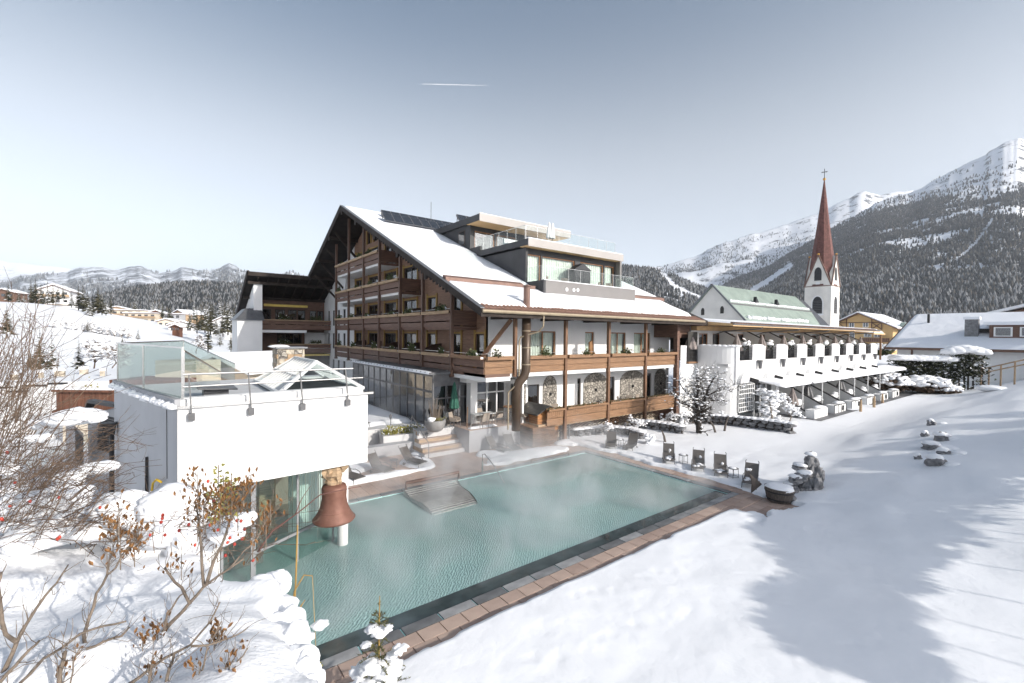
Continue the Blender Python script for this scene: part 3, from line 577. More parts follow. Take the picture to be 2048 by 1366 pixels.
for li in range(4):
    rz = RZ[li]; y0 = ENDS[li]; y1 = PY[0]
    sl = MB(); sl.box(XB+.12, XW-.002, y0+.02, y1, rz-1.22, rz-1.0); bal = sl.build('balcony', G['plaster'] if li > 1 else G['darkwood'], H)
    ys = [p for p in ([YB]+PY[::-1]) if p >= y0-.01]
    for a, b_ in zip(ys[:-1], ys[1:]):
        a2, b2 = a+.07, b_-.07
        MB().box(XB, XB+.06, a2, b2, rz-.64, rz-.2).build('board', G['darkwood'], bal)
        MB().box(XB+.01, XB+.06, a2, b2, rz-1.04, rz-.72).build('board', G['darkwood'], bal)
        c = MB(); c.box(XB-.2, XB+.08, a2+.02, b2-.02, rz-.2, rz-.16); c.box(XB-.2, XB-.16, a2+.02, b2-.02, rz-.16, rz); c.box(XB+.04, XB+.08, a2+.02, b2-.02, rz-.16, rz-.01); c.build('flower_box', G['palewood'] if a > 22 else G['honey'], bal)
        MB().box(XB-.15, XB+.035, a2+.05, b2-.05, rz-.155, rz-.05).build('flower_box_fill', G['snow_lump'] if (li == 0) else G['bark_dark'], bal)
        put_shrub(XB-.05, a2+(b2-a2)*rnd.uniform(.25, .75), rz-.1, math.pi/2+rnd.uniform(-.2, .2), 'small dark evergreen shrub on the %s gable balcony, %s box from the roofed corner' % (FLN[li], ORD0[ys.index(a)]), 'shrubs in the gable flower boxes', li+int(a))
        MB().bar((XB+.02, a2, rz+.12), (XB+.02, b2, rz+.12), .02, .02).build('handrail', G['steel'], bal)
    if li > 0:
        e = MB(); e.box(XB+.07, XW-.01, y0, y0+.05, rz-.95, rz+.02); e.box(XB+.07, XW-.01, y0-.005, y0+.055, rz-1.22, rz-1.0); e.build('end_panel', G['darkwood'], bal)
    # rounded screens between the rooms
    for k, Y in enumerate([29.6, 33.2, 37.1, 41.2, 45.3] if li == 0 else [33.0, 37.1, 41.2, 45.4, 29.0] if li == 1 else [37.1, 41.2] if li == 2 else []):
        if Y < y0+1: continue
        pts = [(XB+.3, rz-1.0), (XW-.01, rz-1.0), (XW-.01, rz+.55)]+[(XW-.01-(XW-XB-.31)*math.sin(t*math.pi/16), rz-.25+.8*math.cos(t*math.pi/16)) for t in range(1, 9)]
        MB().extr([(x, Y, z) for x, z in pts], (0, .07, 0)).build('balcony_screen', G['divider'], bal)
        b = MB(); L_ = 1.9
        pts = [(Y, rz-.95), (Y+L_, rz-.95)]+[(Y+L_*(1-t/8)*1.0, rz-.35+.85*math.sin(math.pi*t/8*.62)) for t in range(9)]
        MB().extr([(XW-.55, y, z) for y, z in pts], (.06, 0, 0)).build('balcony_screen', G['divider'], bal)
for k, Y in enumerate(PY):
    z1 = zr(Y)-.43-.02; b = MB(); b.box(XB-.1, XB+.1, Y-.1, Y+.1, 4.3, z1); b.box(XB-.13, XB+.13, Y-.13, Y+.13, 4.3, 4.45); b.build('post', G['post'], H)
fl = MB(); fl.box(XB+.15, XW-.002, YB, 49.0, 4.28, 4.52); fl.build('floor_slab', G['plaster'], H)
# long facade, upper balcony
PX = [16.58, 20.76, 25.0, 29.28, 33.45]
sl = MB(); sl.box(XB+.12, 33.6, YB+.1, YW-.002, RZ[0]-1.3, RZ[0]-1.02); bal = sl.build('balcony', G['plaster'], H)
for a, b_ in zip([XB+.06]+PX[:-1], PX):
    a2, b2 = a+(.09 if a > 15 else 0), b_-.09; rz = RZ[0]
    if abs(b_-16.58) < .01: b2 = 16.42
    if abs(a-16.58) < .01: a2 = 17.55
    MB().box(a2, b2, YB, YB+.06, rz-.64, rz-.2).build('board', G['honey'], bal); MB().box(a2, b2, YB+.01, YB+.06, rz-1.04, rz-.72).build('board', G['honey'], bal)
    MB().box(a2, b2, YB+.063, YB+.1, rz-.72, rz-.02).build('board', G['honey'], bal)
    c = MB(); c.box(a2+.05, b2-.05, YB-.24, YB-.002, rz-.22, rz-.18); c.box(a2+.05, b2-.05, YB-.24, YB-.2, rz-.18, rz-.02); c.box(a2+.05, a2+.09, YB-.2, YB-.002, rz-.18, rz-.02); c.build('flower_box', G['honey'], bal)
    MB().box(a2+.1, b2-.1, YB-.195, YB-.01, rz-.175, rz-.08).build('flower_box_fill', G['bark_dark'], bal)
    put_shrub(a2+(b2-a2)*.45 if a > 15 else 15.2, YB-.12, rz-.12, rnd.uniform(-.2, .2), 'bushy green shrub in a honey flower box of the long balcony, %s bay' % ORD0[([XB+.06]+PX).index(a)], 'shrubs in the long balcony flower boxes', int(a)+2)
    MB().bar((a2, YB+.03, rz+.14), (b2, YB+.03, rz+.14), .02, .02).build('handrail', G['steel'], bal)
for k, (cx, h, dx) in enumerate([(24.2, 1.9, 1.5), (30.4, 1.25, 1.5)]):
    pts = [(cx, 4.76), (cx+dx, 4.76), (cx+dx, 5.35)]+[(cx+dx-(dx-.25)*math.sin(t*math.pi/16), 5.3+(h-.55)*(1-math.cos(t*math.pi/16))) for t in range(1, 9)]+[(cx, 4.7+h-.1)]
    b = MB(); b.extr([(x, YW-1.3, z) for x, z in pts], (0, .12, 0)); b.build('balcony_screen', G['divider_tan'] if k == 0 else G['divider'], H)
for k, X in enumerate(PX):
    b = MB(); w = .1 if k < 4 else .17
    b.box(X-w, X+w, YB-w, YB+w, 4.5 if k == 0 else -0.1, zr(YB)-.62); b.build('post', G['orangepost'] if k < 4 else G['darkwood'], H)
    b = MB(); b.box(X-.14, X+.14, YB-.6, YW-.003, 7.95, 8.3); b.hexa([(X-.14, YB-.9, 8.1), (X+.14, YB-.9, 8.1), (X+.14, YB-.61, 7.96), (X-.14, YB-.61, 7.96), (X-.14, YB-.9, 8.3), (X+.14, YB-.9, 8.3), (X+.14, YB-.61, 8.3), (X-.14, YB-.61, 8.3)]); b.build('bracket_beam', G['roofbeam'], H)
b = MB(); b.bar((15.2, YW-.1, 5.0), (16.5, YB+.3, 7.9), .18, .22); b.build('strut', G['orangepost'], H)
b = MB(); b.box(XE-2.3, XE-.3, YB+.2, YW-.003, 6.9, 8.8); b.build('dark_end_box', G['darkwood'], H)
# lower balcony and the space beneath
sl = MB(); sl.box(18.6, 33.5, YB+.12, YW-.005, 1.12, 1.33); bal = sl.build('lower_balcony', G['palewood'], H)
xs = [19.1]+PX[1:]
for a, b_ in zip(xs[:-1], xs[1:]):
    a2, b2 = a+.12, b_-.12
    MB().box(a2, b2, YB+.02, YB+.07, 1.2, 1.66).build('board', G['honey'], bal)
    n = int((b2-a2)/.17)
    for k in range(n):
        x = a2+(b2-a2)*k/n; o = MB().box(x, x+(b2-a2)/n-.012, YB-.01, YB+.03, 1.7, 2.16).build('board', G['honey'], bal)
    c = MB(); c.box(a2, b2, YB-.2, YB+.12, 2.165, 2.21); c.box(a2, b2, YB-.2, YB-.15, 2.21, 2.3); c.box(a2, b2, YB+.07, YB+.12, 2.21, 2.34); c.build('flower_trough', G['honey'], bal)
    g = MB()
    for k in range(int((b2-a2)*3)): evergreen(g, (a2+.1+k/3, YB-.04, 2.22), (.3, .07, .13), 26, 500+k+int(a*10), 0, .04, .06)
    o = g.build('trough_greenery', [G['greens'], G['snow_lump']]); o.location = (0, 0, 0); tag(o, 'low hedge strip in the lower balcony trough, %s bay from the shed' % {19: 'first', 20: 'second', 25: 'third', 29: 'fourth'}[int(a)], 'hedge', 'hedge strips on the lower balcony')
b = MB(); b.box(18.9, XE-.3, YW-.9, YW-.6, -.1, 1.2); b.build('plinth_wall', G['stone_warm'], H)
b = MB()
for k in range(26): X = 21.5+k*.5; b.bar((X, YB+.25, 1.1), (X-.4, YW-1.0, .25), .1, .06)
b.build('slanted_boards', G['darkwood'], H)
b = MB(); b.box(33.2, 33.6, 21.0, YW, -.1, 1.1); b.build('plinth_pier', G['darkwood'], H)
b = MB(); b.box(27.0, 27.9, YW-1.0, YW-.9, -.1, 1.0); b.build('cellar_door', G['honey'], H)
# right end wall of the block
b = MB(); b.box(XE-.3, XE-.02, YW-.002, 56, -.1, 8.6); b.build('end_wall', G['plaster'], H)
b = MB(); b.extr([(XE-.31, 20.4, 7.9), (XE-.31, 20.4, zr(20.4)-.4), (XE-.31, 44, zr(44)-.4), (XE-.31, 56, zr(56)-.4), (XE-.31, 56, 7.9)], (.2, 0, 0)); b.build('end_gable', G['darkwood'], H)
# --- rooftop storeys
PXL, PXR = 20.4, 30.3
b = MB(); b.extr([(PXL, 23.05, zr(23.05)-.2), (PXL, 23.05, 10.75), (PXL, 25.0, 10.75), (PXL, 25.0, 13.2), (PXL, 31.2, 13.2), (PXL, 31.2, zr(31.2)-.2)], (.2, 0, 0)); b.build('lower_side_wall', G['anthracite'], H)
b = MB(); b.extr([(PXL, 30.9, zr(30.9)-.2), (PXL, 30.9, 14.2), (PXL, 32.4, 14.2), (PXL, 32.4, 16.15), (PXL, 39.5, 16.5), (PXL, 39.5, zr(39.5)-.2)], (.2, 0, 0)); upside = b.build('upper_side_wall', G['anthracite'], H)
b = MB(); b.box(PXL-.03, PXL-.004, 33.2, 34.3, 14.6, 15.9); w = b.build('window', G['frame_dark'], H); MB().box(PXL-.04, PXL-.031, 33.3, 34.2, 14.7, 15.8).build('pane', G['pane'], w)
b = MB(); b.box(PXL+.2, PXR, 23.05, 23.2, zr(23.05)-.25, 10.75); b.box(PXR-.15, PXR, 23.2, 27.2, 9.6, 10.75); par = b.build('terrace_parapet', G['greypanel'], H)
b = MB(); b.box(PXL+.21, PXR-.16, 23.21, 25.3, 10.0, 10.2); b.build('terrace_floor', G['palewood'], H)
roof_cap = MB(); roof_cap.box(PXL+.05, PXR-.02, 23.02, 23.24, 10.752, 10.80); roof_cap.build('snow_strip', G['snow_lump'], par)
for px in (1133, 1147, 1155):
    p = gy(px, 579 if px < 1140 else 580, 23.05); b = MB(); b.tube([(p[0], 23.045, p[2]), (p[0], 23.0, p[2])], .13, 14); b.build('vent_cap', G['white'], par)
LX1 = float(gy(1247, 512, 24.4)[0])
b = MB(); b.box(PXL-.25, LX1, 24.4, 24.46, 13.22, 13.78); f1 = b.build('roof_fascia', G['fascia'], H)
b = MB(); b.box(PXL-.25, LX1, 24.461, 31.0, 13.30, 13.74); b.build('flat_roof', G['anthracite'], H)
b = MB(); b.box(PXL-.2, LX1-.05, 24.462, 25.4, 13.26, 13.298); b.build('soffit', G['soffit'], H)
b = MB(); b.box(PXL-.22, LX1-.02, 24.43, 24.7, 13.781, 13.83); b.build('snow_strip', G['snow_lump'], f1)
WY = 25.35; lw = [(20.75, 22.0), (22.15, 25.4), (25.95, 28.6), (28.75, 29.9)]
wx1 = float(gy(1229, 540, WY)[0])
sc = (wx1-.15-20.75)/(29.9-20.75); lw = [(20.75+(a-20.75)*sc, 20.75+(b_-20.75)*sc) for a, b_ in lw]
wall('terrace_front', 'y', WY-.1, [(PXL+.2, 10.2), (wx1, 10.2), (wx1, 13.29), (PXL+.2, 13.29)], [(a, b_, 10.3, 12.85) for a, b_ in lw], G['anthracite'], H, reveal=.2)
for k, (a, b_) in enumerate(lw): window(H, 'y', WY-.1, a, b_, 10.3, 12.85, G['frame_wood'], nm=0, curtain='full', pane=G['glass'], fw=.07, seed=k+90)
room_back(H, 'y', WY, PXL+.3, wx1, 10.2, 13.2, 2.0, G['interior_light'])
b = MB(); b.box(wx1-.02, wx1+.2, WY-.6, 30, 9.9, 13.29); b.build('right_side_wall', G['greypanel'], H)
b = MB(); b.box(20.65, 20.74, WY-.2, WY-.1, 12.0, 12.3); b.box(25.6, 25.7, WY-.2, WY-.1, 12.0, 12.3); b.build('wall_lamp', G['blackmetal'], H)
UX1 = float(gy(1141.5, 466, 30.6)[0])
b = MB(); b.box(PXL-.25, UX1, 30.6, 30.66, 16.15, 16.78); f2 = b.build('roof_fascia', G['fascia'], H)
b = MB(); b.box(PXL-.25, UX1, 30.661, 39.6, 16.22, 16.74); b.build('flat_roof', G['anthracite'], H)
b = MB(); b.box(PXL-.2, UX1-.05, 30.662, 32.6, 16.17, 16.215); b.build('soffit', G['soffit'], H)
b = MB(); b.box(PXL-.22, UX1-.02, 30.63, 30.9, 16.781, 16.83); b.build('snow_strip', G['snow_lump'], f2)
wall('upper_front', 'y', 32.5, [(PXL+.2, 13.75), (UX1-2.2, 13.75), (UX1-2.2, 16.21), (PXL+.2, 16.21)], [(20.9, 23.0, 13.9, 15.8), (23.2, 25.4, 13.9, 15.8)], G['anthracite'], H)
for a, b_ in ((20.9, 23.0), (23.2, 25.4)): window(H, 'y', 32.5, a, b_, 13.9, 15.8, G['frame_wood'], nm=0, pane=G['pane'])
room_back(H, 'y', 32.5, PXL+.3, UX1-2.2, 13.8, 16.2, 2.0, G['interior_light'])
# glass balustrades: lower terrace front, upper terrace front and its return
def glass_rail(ax, c, a0, a1, z0, z1, n, nm='glass_balustrade'):
    b = MB(); fbox(b, ax, c, a0, a1, z1, z1+.02, -.015, .015); r = b.build(nm, G['steel'], H)
    for k in range(n):
        t0 = a0+(a1-a0)*k/n+.012; t1 = a0+(a1-a0)*(k+1)/n-.012; p = MB(); fbox(p, ax, c, t0, t1, z0, z1, -.008, .008); p.build('glass_pane', G['glass'], r)
    q = MB()
    for k in range(n+1):
        t = a0+(a1-a0)*k/n; fbox(q, ax, c, t-.012, t+.012, z0, z1-.02, -.02, -.009)
    q.build('clamp', G['steel'], r)
glass_rail('y', 23.3, PXL+.15, PXR+.0, 10.76, 11.75, 8); glass_rail('x', PXL+.12, 23.35, 25.2, 10.76, 11.75, 2); glass_rail('x', PXR+.12, 23.35, 26.8, 10.76, 11.75, 2)
glass_rail('x', PXL+.1, 25.2, 31.6, 13.84, 14.85, 6); glass_rail('y', 25.2, PXL+.15, LX1-.15, 13.84, 14.85, 9)
# solar collectors
SOLP = MB(); SOLP.box(-.56, .56, -.03, .03, 0, 2.0); 
def panel_mesh():
    b = MB(); b.box(-.53, .53, -.03, .03, .02, 1.98, 0)
    for x in (-.56, .53): b.box(x, x+.03, -.035, .035, 0, 2, 1)
    b.box(-.53, .53, -.035, .035, 0, .02, 1); b.box(-.53, .53, -.035, .035, 1.98, 2.0, 1); me = b.mesh('solar_panel'); me.materials.append(G['solar']); me.materials.append(G['greymetal']); return me
SPM = panel_mesh()
def solar_row(x0, n, y, z, tilt, sx=1.0, sz=1.0):
    for k in range(n):
        o = bpy.data.objects.new('solar_panel', SPM); COL.objects.link(o); o.parent = H; o.location = Vector((x0+(k+.5)*1.14*sx, y, z))-H.location; o.rotation_euler = (-tilt, 0, 0); o.scale = (sx, 1, sz)
    b = MB()
    for k in range(n+1):
        x = x0+k*1.14*sx; b.bar((x, y+.05, z+.1), (x, y+2*sz*math.sin(tilt)+.0, z+2*sz*math.cos(tilt)-.1), .05, .05); b.bar((x, y+1.1*sz, z+.3), (x, y+1.6*sz*math.sin(tilt), z+1.6*sz*math.cos(tilt)), .05, .05)
    b.build('panel_stand', G['greymetal'], H)
solar_row(15.5, 8, 38.6, 16.95, math.radians(46), .8, .62); solar_row(16.2, 12, 40.6, 17.75, math.radians(46), .8, .62)
sp_ = gy(974, 433, 33.5); solar_row(float(sp_[0]), 5, 33.5, 16.8, math.radians(38), .95, .8)
sp_ = gy(924, 436, 36.0); solar_row(float(sp_[0]), 4, 36.0, 16.9, math.radians(38), .9, .85)
b = MB(); p = gy(862, 430, 40.0); b.tube([(p[0], 40, 17), (p[0], 40, float(gy(862, 404, 40)[2]))], .03, 5); b.build('antenna', G['greymetal'], H)
# flue, duct and down pipe at the corner
b = MB(); b.tube([(17.13, 20.85, 8.6), (17.13, 20.85, 9.85)], .2, 12); b.lathe([(.2, 0), (.26, .02), (.26, .08), (0, .16)], (17.13, 20.85, 9.85), 12); b.box(17.3, 17.75, 20.8, 20.9, 9.75, 9.95); b.build('flue_pipe', G['copper'], H)
b = MB(); b.tube([(17.13, 20.86, 8.3), (17.13, 20.86, 4.9), (17.05, 20.9, 4.55), (16.75, 21.0, 4.2), (16.62, 21.1, 3.8), (16.62, 21.1, 1.3)], .27, 14); b.lathe([(.28, 0), (.28, .05)], (17.13, 20.86, 7.6), 14); b.build('exhaust_duct', G['duct'], H, smooth=True)
b = MB()
for z in (7.2, 6.2, 5.2): b.lathe([(.275, 0), (.29, .02), (.29, .05), (.275, .07)], (17.13, 20.86, z), 14)
b.build('duct_band', G['gutter'], H)
b = MB(); b.tube([(17.7, 19.95, 8.15), (17.7, 19.98, 7.5), (17.55, 20.2, 7.2), (16.75, 20.95, 6.85), (16.72, 21.0, 6.6), (16.72, 21.0, 4.3), (16.5, 21.0, 4.0), (16.1, 21.2, 3.6), (16.1, 21.2, 1.4)], .05, 7); b.build('down_pipe', G['gutter'], H)
# --- wing on the far side
tw = MB(); tw.box(6.25, 8.62, 56.3, 61, 1, 8.3); tw.build('stair_tower', G['plaster'], H)
b = MB(); x0, x1, y0, y1 = 6.0, 8.8, 56.0, 61.2
b.add([(x0, y0, 8.3), (x1, y0, 8.3), (x1, y1, 8.3), (x0, y1, 8.3), (7.2, 57.4, 9.6), (8.7, 57.4, 9.6), (8.7, 61, 9.6), (7.2, 61, 9.6)], [(0, 1, 5, 4), (1, 2, 6, 5), (2, 3, 7, 6), (3, 0, 4, 7), (4, 5, 6, 7), (3, 2, 1, 0)]); tr_ = b.build('tower_roof', G['zinc'], H)
q = MB()
for k in range(5): q.bar((6.2+k*.6, 56.05, 8.34), (7.2+k*.35, 57.4, 9.62), .05, .06)
q.build('roof_seam', G['zinc'], tr_)
b = MB(); b.hexa([(7.9, 57.2, 8.3), (8.75, 57.2, 8.3), (8.75, 62, 8.3), (7.9, 66, 8.3), (7.9, 57.2, 12.3), (8.75, 57.2, 12.3), (8.75, 62, 10.6), (7.9, 66, 8.9)]); b.build('wing_end_wall', G['plaster'], H)
wf = [(9.1, 10.2), (10.6, 11.7), (12.0, 13.0), (13.1, 14.0), (14.5, 15.3), (15.4, 16.15)]
wall('wing_wall', 'y', 60.4, [(8.7, 1), (XW, 1), (XW, und(60.4)), (8.7, und(60.4))], [(a, b_, 7.7, 9.75) for a, b_ in wf]+[(10.8, 13.6, 4.8, 6.9)], G['darkwood'], H)
for k, (a, b_) in enumerate(wf): window(H, 'y', 60.4, a, b_, 7.7, 9.75, G['frame_dark'], nm=0, curtain='full' if k % 2 else 'sides', seed=k)
window(H, 'y', 60.4, 10.8, 13.6, 4.8, 6.9, G['frame_dark'], nm=2, curtain='sides', seed=3)
b = MB(); b.box(13.9, XW-.01, 60.2, 60.38, 4.7, 7.0); b.build('white_panel', G['plaster'], H)
room_back(H, 'y', 60.4, 8.8, XW, 1, 10, 2)
for rz, xa in ((8.55, 8.75), (5.75, 9.6)):
    s_ = MB(); s_.box(xa, XW-.01, 57.6, 60.3, rz-1.25, rz-1.02); bal = s_.build('balcony', G['darkwood'], H)
    MB().box(xa, XW-.02, 57.5, 57.58, rz-.62, rz-.2).build('board', G['darkwood'], bal); MB().box(xa, XW-.02, 57.51, 57.58, rz-1.2, rz-.68).build('board', G['darkwood'], bal)
    MB().box(xa, XW-.02, 57.32, 57.6, rz-.2, rz-.1).build('flower_box', G['palewood'], bal)
    for k, X in enumerate((10.8, 11.3, 14.2, 14.8)): put_shrub(X, 57.45, rz-.08, rnd.uniform(-.2, .2), 'dark shrub in a flower box of the %s wing balcony, %s from the tower' % ('upper' if rz > 8 else 'lower', ORD0[k]), 'shrubs in the wing flower boxes', k)
b = MB(); b.hexa([(9.2, 58.9, 10.0), (13.9, 58.9, 10.0), (13.9, 59.3, 10.1), (9.2, 59.3, 10.1), (9.2, 58.9, 10.25), (13.9, 58.9, 10.25), (13.9, 59.3, 10.3), (9.2, 59.3, 10.3)]); b.build('rolled_awning', G['awning'], H)
b = MB(); b.box(10.2, 16.1, 57.35, 57.7, 4.2, 4.42); b.build('rolled_awning', G['awning'], H)
b = MB(); b.box(8.7, 13.5, 57.6, 57.9, 6.95, 7.25); b.build('rolled_awning', G['plaster'], H)
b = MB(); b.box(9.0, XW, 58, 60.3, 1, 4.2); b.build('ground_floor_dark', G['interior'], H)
# ------------------------------------------------------------------ terrace, steps, glazed dining rooms at the foot of the gable
terr = MB(); terr.box(14.3, 18.9, 22.6, 25.6, -.1, 1.28, 1); terr.box(11.9, 14.3, 24.3, 26.5, -.1, 1.26); terr.box(7.5, 13.2, 26.5, 40, -.1, 1.22)
terr = terr.build('terrace', [G['concrete'], G['greywall']]); tag(terr, kind='structure')
tf = MB(); tf.box(14.32, 18.88, 22.62, 25.6, 1.284, 1.30); tf.build('terrace_paving', G['paver_grey'], terr)
for k in range(6):
    b = MB(); y = 23.0+k*.33; b.box(11.6+k*.05, 14.25, y, 24.6+.0*k, -.1+k*.0, .2*(k+1)); o = b.build('step', G['palewood'] if k % 2 else G['concrete'], terr)
    b = MB(); b.box(11.62+k*.05, 14.22, y+.03, y+.30, .2*(k+1)+.003, .2*(k+1)+.035); b.build('tread', G['paver'], terr)
roof_snow('terrace_snow', 7.6, 13.0, 27.2, 38, terr, lambda Y: 1.27, th=.22, seed=11, m=G['snow_lump'])
roof_snow('terrace_snow', 14.5, 16.6, 22.65, 23.3, terr, lambda Y: 1.36, th=.12, seed=12, step=.1)
con = thing('conservatory', 'long dark glazed conservatory along the foot of the gable with snow on its eave', 'conservatory', (13.1, 24.9, 1.3))
b = MB(); XC = 13.1; y0, y1 = 24.9, 39.6
for k in range(13):
    y = y0+(y1-y0)*k/12; b.box(XC-.05, XC+.05, y-.05, y+.05, 1.2, 4.5)
b.box(XC-.06, XC+.06, y0, y1, 1.2, 1.36); b.box(XC-.06, XC+.06, y0, y1, 4.36, 4.5); b.box(XC-.055, XC+.055, y0, y1, 3.35, 3.47); b.build('glazing_frame', G['greymetal'], con)
for k in range(12):
    ya, yb = y0+(y1-y0)*k/12+.05, y0+(y1-y0)*(k+1)/12-.05
    for za, zb in ((1.36, 3.35), (3.47, 4.36)):
        o = MB().box(XC-.01, XC+.01, ya, yb, za, zb).build('glass_pane', G['glass_mirror'], con)
b = MB(); b.hexa([(XC-.25, y0-.1, 4.5), (16.2, y0-.1, 4.5), (16.2, y1, 4.5), (XC-.25, y1, 4.5), (XC-.25, y0-.1, 4.56), (16.2, y0-.1, 4.68), (16.2, y1, 4.68), (XC-.25, y1, 4.56)]); b.build('glass_roof', G['zinc'], con)
b = MB()
for k in range(25):
    y = y0+(y1-y0)*k/24; b.bar((XC-.25, y, 4.6), (14.5, y, 4.66), .05, .08)
tag(b.build('roof_bar', G['greymetal'], con), kind='stuff')
roof_snow('snow_strip', XC-.3, XC+.12, y0-.1, y1, con, lambda Y: 4.62, th=.14, seed=13, step=.1, edge=.05)
b = MB(); b.box(XC, 16.2, y0, y0+.08, 3.75, 4.48); b.build('blind_box', G['greymetal'], con)
b = MB()
for x in (XC+.03, 14.0, 14.9): b.box(x-.04, x+.04, y0, y0+.08, 1.3, 3.75)
b.box(XC, 15.6, y0+.001, y0+.079, 2.95, 3.03); b.build('end_frame', G['greymetal'], con)
for xa, xb in ((13.17, 13.96), (14.04, 14.86), (14.94, 15.5)): MB().box(xa, xb, y0+.03, y0+.05, 1.3, 3.75).build('glass_pane', G['pane'], con)
b = MB(); b.box(15.2, 15.4, y0+2, y1, 1.3, 4.4); b.box(XC, 15.3, y0, y1, 1.22, 1.3); b.build('inner_wall', G['interior_light'], con)
res = thing('dining_room', 'glazed ground floor dining room with white columns under the corner balcony', 'dining room', (15.6, 24.5, 1.3))
b = MB(); b.box(15.45, 15.95, 24.3, 24.8, 1.28, 4.2); b.build('column', G['plaster'], res)
b = MB(); b.box(15.0, 18.3, 24.1, 24.9, 3.95, 4.27); b.build('beam', G['plaster'], res)
b = MB(); b.box(16.9, 17.7, YB+.2, 24.08, 4.0, 4.26); b.build('beam', G['plaster'], res)
b = MB()
for x in (15.95, 16.8, 17.6, 18.25): b.box(x-.05, x+.05, 24.45, 24.55, 1.3, 3.95)
b.box(15.95, 18.25, 24.451, 24.549, 3.15, 3.25); b.box(15.95, 18.25, 24.452, 24.548, 1.3, 1.4); b.build('window_frame', G['frame_white'], res)
for xa, xb in ((16.0, 16.75), (16.85, 17.55), (17.65, 18.2)):
    for za, zb in ((1.4, 3.15), (3.25, 3.95)): MB().box(xa, xb, 24.49, 24.51, za, zb).build('glass_pane', G['pane'], res)
b = MB(); b.box(15.5, 18.3, 27, 27.1, 1.3, 4.2); b.build('inner_wall', G['interior_light'], res)
b = MB(); b.box(18.3, 18.42, 22.6, 24.9, 1.3, 4.3); b.build('side_wall', G['plaster'], res)

# ------------------------------------------------------------------ white pool house with roof terrace
PA, PB, PC, PD = Vector((.27, 13.8, 0)), Vector((5.12, 14.1, 0)), Vector((-1.32, 20.4, 0)), Vector((5.6, 21.5, 0)); ZT, ZB = 5.08, 2.93
ph = thing('pool_house', 'white rendered cube overhanging the pool with a railed roof terrace', 'pool house', (PA.x, PA.y, 0))
def at(p, z): return (p.x, p.y, z)
b = MB(); b.hexa([at(PA, ZB), at(PB, ZB), at(PD, ZB), at(PC, ZB), at(PA, ZT), at(PB, ZT), at(PD, ZT), at(PC, ZT)]); b.build('upper_box', G['plaster'], ph)
n_ = Vector((PC.y-PA.y, PA.x-PC.x, 0)).normalized()*.3
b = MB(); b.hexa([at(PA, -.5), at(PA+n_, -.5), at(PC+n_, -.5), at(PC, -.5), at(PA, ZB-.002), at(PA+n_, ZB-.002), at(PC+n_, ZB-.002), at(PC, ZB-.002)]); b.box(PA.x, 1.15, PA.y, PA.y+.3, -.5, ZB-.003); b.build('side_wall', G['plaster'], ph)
b = MB(); o_ = n_.normalized()*.012; b.add([at(PA-o_, -.4), at(PC-o_, -.4), at(PC-o_, ZT-.02), at(PA-o_, ZT-.02)], [(0, 3, 2, 1)]); b.build('side_shade_sheet', mat('side_shade_grey', (0.47, 0.475, 0.49), rough=0.85, var=0.06, scale=1.0), ph)  # added sheet: shade of the white side wall put in as grey
b = MB(); b.bar((PA+Vector((-.02, -.02, ZT+.035))).to_tuple(), (PB+Vector((.15, -.02, ZT+.035))).to_tuple(), .12, .07); b.build('edge_flashing', G['steel'], ph)
b = MB(); b.bar((PA.x, PA.y+.25, ZT+.1), (PB.x-.1, PB.y+.25, ZT+.1), .16, .2); b.bar((PA.x+.05, PA.y+.55, ZT+.16), (PB.x-.3, PB.y+.55, ZT+.16), .3, .1); b.build('roof_kerb', G['frame_white'], ph)
b = MB(); b.bar(at(PA, ZT+.12), at(PC, ZT+.12), .12, .24); b.build('side_kerb', G['greywall'], ph)
b = MB(); d_ = (PC-PA); nn = 26
for k in range(nn):
    t = k/nn; p = PA+d_*(t+.5/nn)-n_*.35*.6; b.blob((p.x, p.y, ZT+.06), (.16, .3, .09+.03*math.sin(k*2.3)), k, 1, .4)
o = b.build('snow_cornice', G['snow_lump'], ph, smooth=True); tag(o, kind='stuff')
b = MB(); b.hexa([at(PA, ZT+.004), at(PB, ZT+.004), at(PD, ZT+.004), at(PC, ZT+.004), at(PA, ZT+.02), at(PB, ZT+.02), at(PD, ZT+.02), at(PC, ZT+.02)]); b.build('roof_surface', G['concrete'], ph)
# glass fence on the left edge and round the stair
def glass_run(pts, tops, bots, nm, mt, thick=.014, railm='steel'):
    for i in range(len(pts)-1):
        p, q = Vector(pts[i]), Vector(pts[i+1]); dr = Vector((q.x-p.x, q.y-p.y, 0)).normalized(); sd = Vector((-dr.y, dr.x, 0))*thick/2
        b = MB(); b.hexa([p-sd+Vector((0, 0, bots[i])), q-sd+Vector((0, 0, bots[i+1])), q+sd+Vector((0, 0, bots[i+1])), p+sd+Vector((0, 0, bots[i])), p-sd+Vector((0, 0, tops[i])), q-sd+Vector((0, 0, tops[i+1])), q+sd+Vector((0, 0, tops[i+1])), p+sd+Vector((0, 0, tops[i]))])
        o = b.build(nm, mt, ph); b = MB(); b.bar(p+Vector((0, 0, tops[i]+.02)), q+Vector((0, 0, tops[i+1]+.02)), .04, .04); b.bar(p+Vector((0, 0, bots[i])), p+Vector((0, 0, tops[i])), .05, .05); b.build('glass_rail', G[railm], o)
gm = glass_mat('clear_fence_glass', (0.80, 0.86, 0.84), minf=0.30, wob=0.15)
PCg = PA+d_*.93
glass_run([PA+Vector((.1, .05, 0)), PA+d_*.46, PCg], [6.57]*3, [ZT+.25]*3, 'glass_fence', gm)
E_ = Vector((.69, 24.5, 0)); F_ = Vector((2.42, 22.6, 0)); A2 = Vector((1.53, 18.3, 0))
